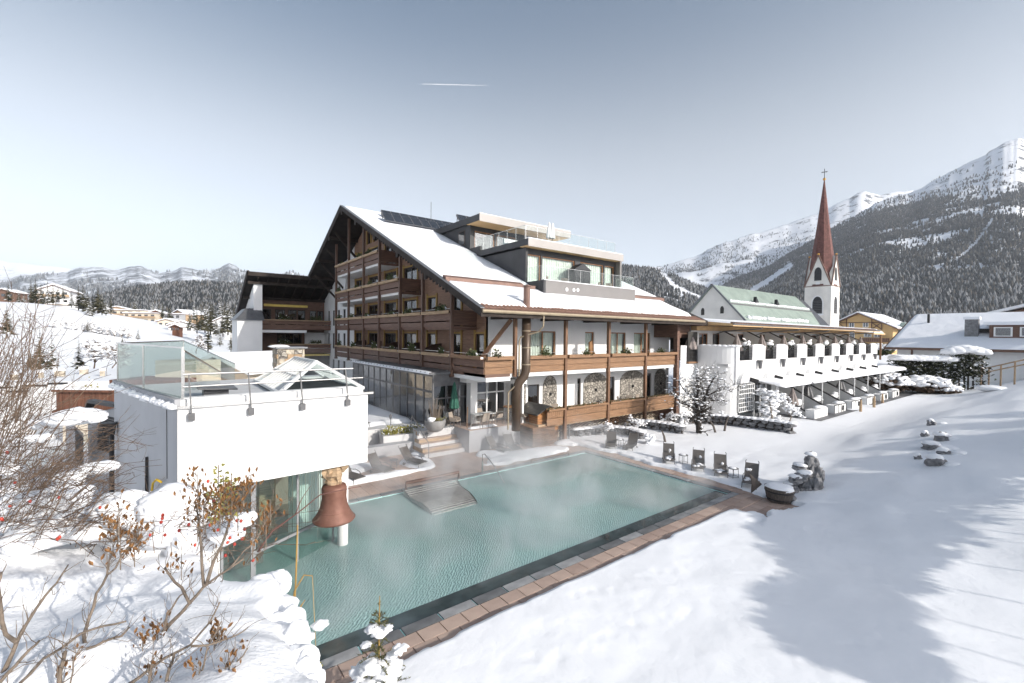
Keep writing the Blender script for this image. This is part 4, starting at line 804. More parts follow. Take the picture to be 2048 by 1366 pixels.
glass_run([PCg, E_, F_], [6.56, 6.56, 5.6], [5.3, 5.3, 4.9], 'glass_fence', gm); glass_run([PA+Vector((.12, .1, 0)), A2], [6.5, 5.6], [5.5, 5.15], 'glass_fence', G['glass'])
rb = MB(); r0, r1 = PA+Vector((.1, .0, 0)), PB+Vector((-.25, 0, 0))
def rp_(t, z, o=0): p = r0+(r1-r0)*t; return (p.x, p.y-o, z)
rb.tube([rp_(0, 5.93), rp_(.95, 5.90)], .025, 8); rb.tube([rp_(0, 5.62), rp_(1.02, 5.60)], .02, 8); rl = rb.build('roof_railing', G['steel'], ph)
for t in (.04, .33, .62, .91):
    q = MB(); q.bar(rp_(t, ZT-.16, .1), rp_(t-.012, 5.93, -.02), .03, .05); q.box(rp_(t, 0)[0]-.07, rp_(t, 0)[0]+.07, rp_(t, 0)[1]-.13, rp_(t, 0)[1]-.03, ZT-.3, ZT-.12); q.build('post', G['greymetal'], rl)
# hipped skylight in white bars
GSK = glass_mat('skylight_glass', (0.75, 0.8, 0.8), minf=0.03)
sky_ = MB(); X0, X1, Y0, Y1, zb, zt = 2.7, 5.2, 14.75, 19.2, 5.2, 6.05; rx = 3.95; ry0, ry1 = 15.6, 18.6
def sb(p, q, w=.07): sky_.bar(p, q, w, w)
for p, q in (((X0, Y0, zb), (X1, Y0, zb)), ((X1, Y0, zb), (X1, Y1, zb)), ((X1, Y1, zb), (X0, Y1, zb)), ((X0, Y1, zb), (X0, Y0, zb)), ((rx, ry0, zt), (rx, ry1, zt)), ((X0, Y0, zb), (rx, ry0, zt)), ((X1, Y0, zb), (rx, ry0, zt)), ((X0, Y1, zb), (rx, ry1, zt)), ((X1, Y1, zb), (rx, ry1, zt))): sb(p, q, .09)
for k in range(1, 8):
    y = ry0+(ry1-ry0)*k/8
    for xe in (X0, X1): sb((rx, y, zt), (xe, y, zb))
for s in (.5,):
    for xe in (X0, X1): sb((rx+(xe-rx)*s, Y0+(ry0-Y0)*(1-s), zb+(zt-zb)*(1-s)), (rx+(xe-rx)*s, Y1+(ry1-Y1)*(1-s), zb+(zt-zb)*(1-s)), .05)
sk = sky_.build('skylight', G['frame_white'], ph)
for xe in (X0, X1):
    b = MB(); b.add([(xe, Y0, zb), (xe, Y1, zb), (rx, ry1, zt), (rx, ry0, zt)], [(0, 1, 2, 3) if xe == X1 else (3, 2, 1, 0)]); b.build('pane', GSK, sk)
b = MB(); b.add([(X0, Y0, zb), (X1, Y0, zb), (rx, ry0, zt)], [(0, 1, 2)]); b.build('pane', GSK, sk)
b = MB(); b.box(X0, X1, Y0, Y1, ZT+.021, ZT+.07); b.build('skylight_void', G['interior'], sk)
# roof hatch box beside the stair
b = MB(); b.box(.9, 1.5, 15.4, 16.1, ZT, ZT+.25); b.hexa([(.75, 15.2, ZT+.3), (1.7, 15.2, ZT+.24), (1.7, 16.3, ZT+.24), (.75, 16.3, ZT+.3), (.75, 15.2, ZT+.34), (1.7, 15.2, ZT+.28), (1.7, 16.3, ZT+.28), (.75, 16.3, ZT+.34)]); b.build('roof_hatch', G['greymetal'], ph)
# glass enclosure under the overhang, column
GA, GB = Vector((1.2, 13.85, 0)), Vector((4.55, 15.75, 0)); gd = (GB-GA)
for a, c_ in ((0, .23), (.235, .62), (.625, 1.0)):
    for za, zb_ in ((-.35, .78), (.86, 2.9)):
        p, q = GA+gd*a, GA+gd*c_; b = MB(); b.add([at(p, za), at(q, za), at(q, zb_), at(p, zb_)], [(0, 1, 2, 3)]); b.build('glass_wall', G['glass_green'], ph)
b = MB()
for t in (0, .23, .62, 1.0): b.bar(at(GA+gd*t, -.4), at(GA+gd*t, 2.92), .12 if t == .23 else .06, .12 if t == .23 else .06)
b.bar(at(GA+gd*.23, .82), at(GB, .82), .08, .08); b.bar(at(GA, -.1), at(GB, -.1), .06, .05); b.build('glazing_frame', G['frame_grey'], ph)
b = MB(); b.tube([(4.75, 15.35, -1.4), (4.75, 15.35, ZB)], .17, 16); b.build('column', G['plaster'], ph, smooth=True)
b = MB(); b.box(-.6, 5.4, 20.2, 20.4, -.2, 2.9); b.box(.9, 4.2, 17.2, 20.1, -.3, .02); b.build('inner_wall', G['interior_light'], ph)
b = MB(); b.box(2.6, 3.1, 17.5, 18.0, .02, 2.9); b.box(.9, 1.3, 16.6, 17.0, -.3, 2.9); b.build('inner_pillar', G['palewood'], ph)
b = MB()
for k in range(16): b.box(3.4+.07*k, 3.45+.07*k, 16.9+.03*math.sin(k*2.), 16.95+.03*math.sin(k*2.), .1, 2.5)
b.build('reflection_strips', G['canvaswhite'], ph)  # added white strips stand in for pale reflections in the glass
b = MB(); b.box(1.3, 2.4, 15.4, 16.6, .0, .42); b.box(1.3, 1.5, 15.4, 16.6, .42, .85); b.build('indoor_bench', G['lounger'], ph)
# drip pipe, gutter box and cable on the shaded side wall
def onC(t, z, o=.03): p = PA+d_*t-n_.normalized()*o; return (p.x, p.y, z)
b = MB(); b.tube([onC(.93, 3.6, .16), onC(.93, .3, .16)], .07, 8); q = Vector(onC(.93, 3.75, .18)); b.hexa([q+Vector((-.16, -.12, -.2)), q+Vector((.1, -.12, -.2)), q+Vector((.1, .12, -.2)), q+Vector((-.16, .12, -.2)), q+Vector((-.22, -.16, .2)), q+Vector((.14, -.16, .2)), q+Vector((.14, .16, .2)), q+Vector((-.22, .16, .2))]); b.build('rainwater_pipe', G['blackmetal'], ph)
b = MB(); b.bar(onC(.38, 3.45, .05), onC(.38, 1.2, .05), .06, .06); b.bar(onC(.36, 2.9, .09), onC(.36, 1.2, .09), .05, .05); b.build('cable_duct', G['blackmetal'], ph)
b = MB(); b.tube([onC(.12, ZT-.1, .02), onC(.115, 3.2, .02)], .012, 5); b.build('drip_line', G['greymetal'], ph)
cb = thing('power_cable', 'yellow cable with a red and white plug hanging on the shaded wall', 'cable', onC(.22, 2.2, .12))
P_ = [Vector(onC(.14, 3.1, .1)), Vector(onC(.18, 3.12, .14)), Vector(onC(.215, 2.98, .16)), Vector(onC(.23, 2.75, .16))]
b = MB(); b.tube(P_, .028, 7); b.build('cable', G['yellowcable'], cb, smooth=True)
p = P_[-1]; b = MB(); b.tube([p, p-Vector((0, 0, .14))], .045, 9); b.build('plug_top', G['white'], cb); b = MB(); b.tube([p-Vector((0, 0, .141)), p-Vector((0, 0, .3))], .06, 9); b.build('plug', G['redplug'], cb)
b = MB(); b.tube([p-Vector((0, 0, .3)), p-Vector((-.02, .03, .8)), p-Vector((.02, .1, 1.4))], .015, 6); b.build('lead', G['blackmetal'], cb)
# the old bell hanging beneath the overhang on a weathered block
bell = thing('iron_bell', 'big rusty iron bell hanging under the white cube over the pool', 'bell', (4.19, 14.4, 1.2))
prof = [(.02, 1.12), (.22, 1.12), (.34, 1.08), (.37, 1.0), (.37, .92), (.36, .7), (.39, .5), (.45, .32), (.53, .18), (.60, .08), (.62, .03), (.60, 0), (.55, .0), (.50, .1), (.4, .35), (.33, .6), (.31, .9), (.0, .98)]
MB().lathe(prof, (0, 0, 0), 36).build('bell_body', G['rust'], bell, smooth=True, local=True)
b = MB(); b.lathe([(.615, 0), (.628, .012), (.628, .03), (.612, .045)], (0, 0, .03), 36); b.lathe([(.455, 0), (.462, .01), (.45, .03)], (0, 0, .31), 36); b.build('rim_band', G['rust'], bell, local=True)
b = MB()
for k, (c, r) in enumerate([((0, 0, 1.4), (.2, .2, .34)), ((-.18, .05, 1.5), (.16, .14, .22)), ((.2, .02, 1.58), (.2, .16, .2)), ((-.1, -.05, 1.2), (.14, .12, .16)), ((.12, -.06, 1.28), (.1, .1, .22))]): b.blob(c, r, k+3, 2, .7, 2.2)
b.build('wooden_block', G['palewood'], bell, local=True)
# concrete pier with stone chimney behind the terrace
ch = thing('stone_chimney', 'square rubble stone chimney with a flat slab on the roof behind the skylight', 'chimney', tuple(dp(578, 740, 24.0)))
c0 = ch.location.copy(); b = MB(); b.box(-.62, .62, -.62, .62, -3.5, 1.15); b.build('core', G['stone_warm'], ch, local=True)
rr = random.Random(3)
for f in range(2):
    for r in range(5):
        x = -.6
        while x < .55:
            w = rr.uniform(.2, .42); w = min(w, .62-x); b = MB()
            if f == 0: b.box(x+.01, x+w-.01, -.66-rr.uniform(0, .03), -.6, -.05+r*.23, .165+r*.23)
            else: b.box(-.66-rr.uniform(0, .03), -.6, x+.01, x+w-.01, -.05+r*.23, .165+r*.23)
            b.build('stone', rr.choice([G['stone_warm'], G['pebble'], G['stone_warm'], G['palewood']]), ch, local=True); x += w
b = MB(); b.box(-.75, .75, -.75, .75, 1.16, 1.24); b.build('cap_slab', G['zinc'], ch, local=True)
b = MB(); b.blob((-.5, -.2, 1.26), (.5, .3, .09), 2, 2); b.build('snow_cap', G['snow_lump'], ch, local=True, smooth=True)
# ------------------------------------------------------------------ terraced white annexe to the right of the hotel
an = thing('terraced_annexe', 'long white terraced annexe with arched parapets, iron grilles and snowy canopies', 'building', (38.0, 18.0, 0))
AY, AZ = 18.0, 6.25; BAY = 4.68; AX0 = 36.9; NB = 8; AXE = AX0+BAY*NB+.4
# upper parapet in bays, an opening with iron grille in each
op = [(AX0+.55+BAY*k, AX0+.55+BAY*k+2.3) for k in range(NB)]
outer = [(AX0, 3.1), (AXE, 3.1), (AXE, AZ)]
for a, b_ in op[::-1]: outer += [(b_, AZ), (b_, 5.05), (a, 5.05), (a, AZ)]
outer += [(AX0, AZ)]
wall('parapet', 'y', AY, outer, [], G['plaster'], an, reveal=.28)
for k, (a, b_) in enumerate(op):
    g = MB(); n = 9
    for i in range(n+1): x = a+(b_-a)*i/n; g.bar((x, AY+.1, 5.02), (x, AY+.1, 6.15), .03, .03)
    for z in (5.12, 5.35, 5.6, 5.85, 6.1): g.bar((a-.12, AY+.08, z), (b_+.12, AY+.08, z), .03, .03)
    g.tube([((a+b_)/2+.22*math.cos(t*.7), AY+.06, 5.6+.28*math.sin(t*.7)) for t in range(10)], .015, 4); g.build('iron_grille', G['blackmetal'], an)
    xa, xb = b_+.02, (op[k+1][0] if k+1 < NB else AXE)-.02
    s = MB(); s.blob(((xa+xb)/2, AY+.14, AZ+.04), ((xb-xa)/2*.98, .26, .12), k, 2, .2, flat=-.03); s.build('snow_cap', G['snow_lump'], an, smooth=True)
    h = MB(); x = (xa+xb)/2-.3; h.lathe([(.12, 0), (.2, .65), (.22, .68), (.22, .74)], (x, AY-.24, 4.3), 10); h.build('wall_pot', G['greymetal'], an)
    # arched hood under each bay
    pts = [(a-.4+2.9*(1-math.cos(math.pi*t/10))/2, 3.25+1.0*math.sin(math.pi*t/10)) for t in range(11)]
    h = MB(); h.extr([(x, AY-.35, z) for x, z in pts], (0, .345, 0)); h.build('arch_hood', G['plaster'], an)
    h = MB(); h.bar(((a+b_)/2, AY-.36, 3.5), ((a+b_)/2, AY-1.0, 3.35), .12, .35); h.build('canopy_bracket', G['blackmetal'], an)
# curved corner next to the hotel
b = MB(); pts = [(33.7, 21.0)]+[(38.3-2.3*math.cos(t*math.pi/24), 21-3.0*math.sin(t*math.pi/24)) for t in range(0, 13)]
pts = pts[:-1]+[(37.1, 18.004)]
pts = [(33.7, 21.0), (36.0, 21.0)]+[(35.95+1.3*(1-math.cos(t*math.pi/20)), 21-2.995*math.sin(t*math.pi/20)) for t in range(1, 11)]
for (xa, ya), (xb, yb) in zip(pts[:-1], pts[1:]): b.add([(xa, ya, -.1), (xb, yb, -.1), (xb, yb, AZ), (xa, ya, AZ)], [(0, 1, 2, 3)]); b.add([(xa, ya, AZ), (xb, yb, AZ), (xb+.3, yb+.3, AZ), (xa+.3, ya+.3, AZ)], [(0, 1, 2, 3)])
b.build('curved_wall', G['plaster'], an, smooth=True)
b = MB()
for (xa, ya), (xb, yb) in zip(pts[2:-1], pts[3:]): b.blob(((xa+xb)/2+.12, (ya+yb)/2+.1, AZ+.03), (.4, .42, .1), int(xa*9), 1)
tag(b.build('snow_cap', G['snow_lump'], an, smooth=True), kind='stuff')
b = MB(); b.box(34.6, 36.0, 20.9, 20.98, 4.9, 7.4); w = b.build('balcony_door', G['interior'], an)
q = MB()
for i in range(8): x = 34.6+1.4*i/7; q.bar((x, 20.85, 4.95), (x, 20.85, 6.1), .035, .035)
for z in (5.0, 5.3, 5.65, 6.0): q.bar((34.5, 20.84, z), (36.1, 20.84, z), .035, .035)
q.build('iron_grille', G['blackmetal'], w)
MB().box(34.55, 36.05, 20.8, 21, 4.75, 4.9).build('door_sill', G['honey'], w)
# lattice window behind the apple tree
b = MB(); b.box(37.25, 39.8, AY-.09, AY-.03, .9, 3.0); w = b.build('bay_window', G['pane'], an)
q = MB()
for i in range(9): x = 37.2+2.65*i/8; q.bar((x, AY-.12, .85), (x, AY-.12, 3.05), .06, .05)
for i in range(7): z = .85+2.2*i/6; q.bar((37.2, AY-.125, z), (39.85, AY-.125, z), .05, .06)
q.build('lattice', G['frame_white'], w)
# rooms: upper back wall with doors
doors = []
for k in range(NB): x = AX0+BAY*k+.6; doors += [(x, x+1.5, 5.0, 7.3), (x+2.3, x+3.6, 5.0, 7.3)]
wall('upper_wall', 'y', 21.6, [(36.2, 4.8), (AXE, 4.8), (AXE, 8.5), (36.2, 8.5)], doors, G['plaster'], an)
for k, d in enumerate(doors): window(an, 'y', 21.6, *d, G['frame_wood'], nm=1 if k % 2 == 0 else 0, curtain='full' if k % 3 == 0 else 'sides', seed=k)
room_back(an, 'y', 21.6, 36.3, AXE, 4.8, 8.4, 2)
b = MB(); b.box(36.2, AXE, 18.3, 21.6, 4.6, 4.8); b.build('upper_terrace_floor', G['concrete'], an)
for k in range(NB+1):
    x = AX0+BAY*k-.6
    if x < 37.5: continue
    b = MB(); b.extr([(x, 21.59, 4.81), (x, 18.6, 4.81), (x, 18.6, 6.2), (x, 21.59, 7.7)], (.18, 0, 0)); p_ = b.build('partition', G['plaster'], an)
    b = MB(); b.bar((x+.09, 18.6, 6.23), (x+.09, 21.58, 7.73), .26, .07); b.build('partition_cap', G['blackmetal'], p_)
    h = MB(); h.lathe([(.1, 0), (.16, .4), (.18, .42)], (x+1.8, 21.4, 6.3), 8); h.build('wall_lantern', G['blackmetal'], an)
# upper roof
def zan(Y): return 8.1+(Y-17.9)*.09
b = MB(); slab(b, 36.05, AXE+1.0, 17.9, 27, -.22, -.02, fn=zan); ar = b.build('roof', G['soffit'], an)
b = MB(); slab(b, 36.05, AXE+1.0, 17.84, 17.898, -.12, .06, fn=zan); b.build('eave_edge', G['greymetal'], ar)
b = MB(); b.box(36.1, AXE+.6, 18.4, 21.58, 8.0, 8.05); b.hexa([(36.1, 21.0, 7.55), (AXE, 21.0, 7.55), (AXE, 21.55, 7.55), (36.1, 21.55, 7.55), (36.1, 21.0, 7.95), (AXE, 21.0, 7.95), (AXE, 21.55, 7.95), (36.1, 21.55, 7.95)]); b.build('soffit', G['soffit'], ar)
roof_snow('snow_cover', 36.3, AXE+.9, 17.86, 27, ar, zan, th=.2, step=.3, seed=21)
b = MB()
for k in range(130): b.tube([(36.2+k*.29, 17.8, zan(17.8)+.03), (36.2+k*.29, 18.15, zan(18.15)+.05)], .075, 5)
tag(b.build('eave_tiles', G['tile'], ar), kind='stuff')
for k in range(5):
    x = 39.5+k*8.0; b = MB(); b.tube([(x+2.2, 18.0, 7.95), (x+2.0, 18.1, 7.75), (x+.3, 20.6, 7.5), (x, 21.3, 7.2), (x, 21.4, 5)], .06, 6); b.build('down_pipe', G['greymetal'], ar)
b = MB(); slab(b, AXE+1.2, AXE+6.5, 18.6, 24, -.2, 0, fn=lambda Y: 7.7+(Y-18)*.1); a2 = b.build('end_roof', G['soffit'], an); roof_snow('snow_cover', AXE+1.2, AXE+6.5, 18.6, 24, a2, lambda Y: 7.75+(Y-18)*.1, th=.3, step=.3, seed=22)
b = MB(); b.box(AXE+5.9, AXE+6.1, 18.9, 19.1, 4, 7.6); b.build('end_post', G['honey'], a2)
b = MB(); b.box(AXE-.02, AXE+.4, 18.0, 22, 0, 6.2); b.build('end_wall', G['plaster'], an)
# lower floor: canopy on posts, sloping partitions, dark glazing
wall('lower_wall', 'y', 19.6, [(40, 0), (AXE+4, 0), (AXE+4, 3.4), (40, 3.4)], [(44.6+BAY*k, 44.6+BAY*k+2.6, .15, 2.5) for k in range(7)], G['plaster'], an)
for k in range(7): window(an, 'y', 19.6, 44.6+BAY*k, 44.6+BAY*k+2.6, .15, 2.5, G['frame_dark'], nm=1, curtain='sides' if k % 2 else None, seed=k+7)
room_back(an, 'y', 19.6, 41, AXE+3, 0, 3, 2)
b = MB(); b.box(39.8, 43.2, 17.9, 17.99, .1, 2.9); w = b.build('garden_window', G['glass_mirror'], an); q = MB(); 
for x in (39.8, 40.9, 42.0, 43.2): q.bar((x, 17.86, .1), (x, 17.86, 2.9), .1, .08)
q.build('frame', G['frame_white'], w)
MB().box(43.25, 43.75, 17.5, 18.0, 0, 3.0).build('pillar', G['plaster'], an)
def zcan(Y): return 3.02+(Y-16.0)*.12
b = MB(); slab(b, 41.0, AXE+5, 15.9, 18.2, -.16, -.02, fn=zcan); cn = b.build('canopy', G['plaster'], an)
roof_snow('snow_cover', 40.6, AXE+5.1, 15.7, 18.2, cn, zcan, th=.24, step=.16, seed=23, edge=.4)
for k in range(7):
    x = 45.5+BAY*k; b = MB(); b.tube([(x, 16.2, 0), (x, 16.2, zcan(16.2)-.16)], .06, 8); b.build('canopy_post', G['frame_white'], an)
    x = 46.6+BAY*k-2.6
    b = MB(); b.extr([(x, 19.59, .01), (x, 15.3, .01), (x, 15.3, .55), (x, 19.59, 2.75)], (.2, 0, 0)); p_ = b.build('partition', G['plaster'], an)
    b = MB(); b.bar((x+.1, 15.3, .58), (x+.1, 19.58, 2.78), .3, .08); b.build('partition_cap', G['blackmetal'], p_)
# garden boxes at the foot of each terrace
for k in range(6):
    x = 45.2+BAY*k; r = thing('terrace_box', 'black framed white garden box at the foot of the annexe terraces', 'planter', (x, 14.9, .02), 'garden boxes along the annexe terraces')
    if k == 0: r['label'] = 'plain white garden box with snow on top, first along the annexe'
    else: r['label'] = 'black framed white garden box with snow on top, %s along the annexe' % ['', 'second', 'third', 'fourth', 'fifth', 'sixth'][k]
    b = MB(); b.box(-1.7, 1.3, -.35, .35, .1, .85); b.build('box_body', G['white'], r, local=True)
    if k:
        b = MB()
        for xx in (-1.7, -.75, .1, .7, 1.27): b.box(xx, xx+.07, -.375, -.352, .06, .9)
        b.box(-1.7, 1.34, -.374, -.353, .05, .12); b.box(-1.7, 1.34, -.373, -.3535, .82, .9); b.tube([(.42+.14*math.cos(t*.63), -.37, .48+.22*math.sin(t*.63)) for t in range(11)], .035, 5); b.build('frame', G['blackmetal'], r, local=True)
    b = MB(); b.blob((.45, 0, .93), (.95, .42, .14), k, 2, .25, flat=-.05); b.build('snow_cap', G['snow_lump'], r, local=True, smooth=True)
    if k < 6:
        p = thing('snowy_planter', 'dark trough planter under a snow cushion behind the %s annexe garden box' % ['first', 'second', 'third', 'fourth', 'fifth', 'sixth'][k], 'planter', (x+1.2, 17.0, 0.02), 'snowy troughs on the annexe terraces')
        b = MB(); b.box(-1.1, .9, -.3, .3, 0, .75); b.build('trough', G['greymetal'], p, local=True); b = MB(); b.blob((0, 0, .85), (1.15, .45, .26), k+9, 2, .4, flat=-.08); b.blob((.5, 0, 1.1), (.35, .3, .2), k+19, 2, .4); b.build('snow', G['snow_lump'], p, local=True, smooth=True)
fl_ = MB(); fl_.add([(43.0, 13.9, .155), (76, 13.9, .155), (76, 19.5, .155), (43.0, 19.5, .155)], [(0, 1, 2, 3)]); fl_ = fl_.build('annexe_path', G['asphalt']); tag(fl_, kind='structure')
# closed parasols and snowy plants along the upper terrace, parasols below
def parasol(x, y, z, h, label, m, group, r=.32, lean=0):
    t = thing('closed_parasol', label, 'parasol', (x, y, z), group)
    b = MB(); b.tube([(0, 0, 0), (0, 0, h)], .025, 6); b.build('pole', G['greymetal'], t, local=True)
    b = MB(); n = 16; prof = [(.03, h), (.1, h*.93), (r*.55, h*.75), (r*.95, h*.5), (r, h*.42), (r*.7, h*.40)]
    for pr_, (rr_, zz) in enumerate(prof):
        for k in range(n): t_ = 2*math.pi*k/n; q = rr_*(1+.22*(k % 2)*(pr_ > 1)); b.v.append((q*math.cos(t_), q*math.sin(t_), zz))
    for i in range(len(prof)-1):
        for k in range(n): b.f.append([i*n+k, i*n+(k+1) % n, (i+1)*n+(k+1) % n, (i+1)*n+k]); b.m.append(0)
    b.build('folded_canopy', m, t, local=True); return t
ORD = ['first', 'second', 'third', 'fourth', 'fifth', 'sixth', 'seventh', 'eighth', 'ninth']
parasol(35.3, 21.6-.5, 4.9, 2.5, 'folded grey parasol on the small grilled balcony beside the hotel', G['taupe'], 'folded parasols of the annexe', .45)
for k in range(8): parasol(AX0+1.9+BAY*k, 18.9, 4.8, 2.45, 'folded grey parasol on the upper annexe terrace, %s from the hotel' % ORD[k], G['taupe'], 'folded parasols of the annexe', .38)
parasol(43.6, 16.3, .1, 2.5, 'folded taupe parasol on the ground floor terrace beside the apple tree', G['taupe'], 'folded parasols of the annexe', .4)
for k in (1, 3): parasol(46.0+BAY*k, 17.6, .1, 2.5, 'folded dark parasol under the annexe canopy, %s one' % ('nearer' if k == 1 else 'farther'), G['greymetal'], 'folded parasols of the annexe', .42)
for k in range(7):
    p = thing('snowy_terrace_plant', 'snow covered pot plant on the upper annexe terrace, %s from the hotel' % ORD[k], 'plant', (AX0+3.3+BAY*k, 18.8, 4.8), 'snowy plants on the upper annexe terrace')
    b = MB(); b.box(-.6, .6, -.2, .2, 0, 1.0); b.build('box', G['greymetal'], p, local=True)
    b = MB(); evergreen(b, (0, 0, 1.0), (.6, .3, .7), 120, k, 0, .3, .16); b.build('foliage', [G['greens'], G['snow_lump']], p, local=True)
    b = MB(); b.blob((0, 0, 1.6), (.55, .3, .2), k, 2, .5); b.blob((.2, 0, 1.85), (.3, .2, .15), k+5, 2, .5); b.build('snow', G['snow_lump'], p, local=True, smooth=True)

# ------------------------------------------------------------------ church
chu = thing('church', 'gothic church with pale green nave roof and tall red shingled spire', 'church', (86.4, 47.2, 0))
NX0, NX1, NY, NZ = 86.4, 127.0, 47.24, 17.4
def nz(Y): return NZ-abs(Y-NY)*1.09
b = MB(); b.extr([(NX0+.3, NY-6.6, 0), (NX0+.3, NY+6.6, 0), (NX0+.3, NY+6.6, nz(NY+6.6)-.3), (NX0+.3, NY, NZ-.3), (NX0+.3, NY-6.6, nz(NY-6.6)-.3)], (NX1-NX0-.6, 0, 0)); b.build('nave_wall', G['plaster_warm'], chu)
for sgn in (-1, 1):
    b = MB(); Ye = NY+sgn*7.4
    b.hexa([(NX0, NY, NZ-.2), (NX1, NY, NZ-.2), (NX1-1.5 if 0 else NX1, Ye, nz(Ye)-.2), (NX0, Ye, nz(Ye)-.2), (NX0, NY, NZ), (NX1, NY, NZ), (NX1, Ye, nz(Ye)), (NX0, Ye, nz(Ye))]); r = b.build('nave_roof', G['greenroof'], chu)
    if sgn < 0:
        q = MB()
        for k in range(62): x = NX0+.3+k*.655; q.bar((x, NY-.1, nz(NY-.1)+.03), (x, Ye+.05, nz(Ye)+.03), .06, .07)
        tag(q.build('roof_seam', G['greenroof'], r), kind='stuff')
        q = MB()
        for k in range(34): x = NX0+1.5+k*1.15; q.blob((x, NY-3.2, nz(NY-3.2)+.15), (.85, .3, .3), k, 1, .4)
        for k in range(26): x = NX0+2.5+k*1.1; q.blob((x, NY-6.2-.3*math.sin(k), nz(NY-6.2)+.1), (.9, .5, .45), k, 1, .5)
        tag(q.build('snow_strip', G['snow_lump'], r, smooth=True), kind='stuff')
        MB().bar((NX0, NY-3.7, nz(NY-3.7)+.12), (NX1, NY-3.7, nz(NY-3.7)+.12), .14, .25).build('snow_guard', G['greymetal'], r)
        for x in (NX0+11, NX0+21): MB().extr([(x, NY-3.0, nz(NY-3)+.1), (x+1.4, NY-3.0, nz(NY-3)+.1), (x+.2, NY-3.0, nz(NY-3)+1.3)], (0, -.6, 0)).build('roof_hatch', G['blackmetal'], r)
    q = MB(); q.bar((NX0-.06, NY, NZ+.05), (NX0-.06, Ye, nz(Ye)+.05), .25, .3); q.build('verge', G['zinc'], r)
b = MB(); b.bar((NX1-3, NY-7.4, nz(NY-7.4)+.3), (NX1+1.5, NY, NZ-1), 3.0, .3); b.build('choir_roof', G['zinc'], chu)
for (y_, z_) in ((NY-2.0, 11.6), (NY+2.0, 11.4)):
    pts = [(y_-.35, z_), (y_+.35, z_), (y_+.35, z_+1.0), (y_+.2, z_+1.35), (y_, z_+1.45), (y_-.2, z_+1.35), (y_-.35, z_+1.0)]
    MB().extr([(NX0+.25, y, z) for y, z in pts], (.04, 0, 0)).build('gable_window', G['interior'], chu)
TX, TY, TW = 140.14, 43.62, 6.3; tz = 20.9
b = MB(); b.box(TX, TX+TW, TY, TY+TW, 0, tz); b.build('tower_wall', G['plaster_warm'], chu)
def arch(ax, c, a, z, w, h, d, m, nm, par):
    pts = [(a-w/2, z), (a+w/2, z), (a+w/2, z+h*.6)]+[(a+w/2*math.cos(t*math.pi/12)**1.0, z+h*.6+h*.4*math.sin(t*math.pi/12)) for t in range(1, 12)]+[(a-w/2, z+h*.6)]
    P_ = [P3(ax, c, p, q) for p, q in pts]; return MB().extr(P_, (d, 0, 0) if ax == 'x' else (0, d, 0)).build(nm, m, par)
for ax, c, a in (('x', TX, TY+TW/2), ('y', TY, TX+TW/2)):
    w = arch(ax, c-.08, a, 13.3, 2.9, 5.2, .075, G['plaster'], 'window_surround', chu); l = arch(ax, c-.12, a, 13.6, 2.3, 4.6, .035, G['louver'], 'louver', w)
    for k in range(8): b = MB(); fbox(b, ax, c, a-1.05, a+1.05, 13.75+k*.45, 13.85+k*.45, -.2, -.125); b.build('slat', G['greymetal'], w)
    b = MB(); fbox(b, ax, c, a-1.5, a+1.5, 13.1, 13.4, -.35, -.05); b.build('snowy_sill', G['snow_lump'], w)
b = MB(); b.box(TX-.12, TX+TW+.12, TY-.12, TY+TW+.12, tz, tz+.2); b.build('cornice', G['copper'], chu)
# gablets and spire
AZT = 50.2; cx, cy = TX+TW/2, TY+TW/2; gh = 8.2
for ang in range(4):
    c_, s_ = math.cos(ang*math.pi/2), math.sin(ang*math.pi/2)
    def rt(x, y, z): return (cx+x*c_-y*s_, cy+x*s_+y*c_, z)
    h = TW/2; b = MB(); b.add([rt(-h, -h+.02, tz+.2), rt(-h, h-.02, tz+.2), rt(-h, 0, tz+.2+gh), rt(-h+2.2, 0, tz+.2+gh)], [(0, 1, 2), (0, 2, 3), (2, 1, 3)]); gb = b.build('gablet', G['plaster_warm'], chu)
    q = MB(); q.bar(rt(-h-.06, -h, tz+.2), rt(-h-.06, 0, tz+.35+gh), .25, .3); q.bar(rt(-h-.06, h, tz+.2), rt(-h-.06, 0, tz+.35+gh), .25, .3); q.build('gablet_coping', G['copper'], gb)
    q = MB(); o_ = rt(-h, 0, tz+gh+.5); q.blob(o_, .28, 1, 2, 0); q.build('finial', G['gold'], gb)
    if ang in (0, 1):
        ax, c, a = ('x', TX, cy) if ang == 0 else ('y', TY, cx)
        arch(ax, c-.05, a, tz+1.6, 1.7, 3.6, .045, G['louver'], 'gablet_window', gb); b = MB(); fbox(b, ax, c, a-.5, a+.5, tz+.55, tz+1.3, -.1, -.01); b.build('clock_shield', G['plaster'], gb)
b = MB(); n = 8; base = []; 
ring = lambda r, z, o=0: [(cx+r*math.cos(math.pi/8+o+2*math.pi*k/8), cy+r*math.sin(math.pi/8+o+2*math.pi*k/8), z) for k in range(8)]
R0 = ring(3.45, tz+.25); R1 = ring(2.9, tz+gh*.7); R2 = ring(1.5, tz+gh+8.5); R3 = ring(.12, AZT)
b.add(R0+R1+R2+R3, [(8*j+k, 8*j+(k+1) % 8, 8*(j+1)+(k+1) % 8, 8*(j+1)+k) for j in range(3) for k in range(8)]); b.build('spire', G['shingle'], chu)
b = MB(); b.blob((cx, cy, AZT+.25), .38, 1, 2, 0); b.build('ball', G['gold'], chu)
b = MB(); b.bar((cx, cy, AZT+.5), (cx, cy, AZT+3.1), .12, .12); b.bar((cx, cy-.75, AZT+2.2), (cx, cy+.75, AZT+2.2), .12, .12); b.bar((cx-.55, cy+.4, AZT+2.2), (cx+.55, cy-.4, AZT+2.2), .1, .1); b.build('cross', G['blackmetal'], chu)

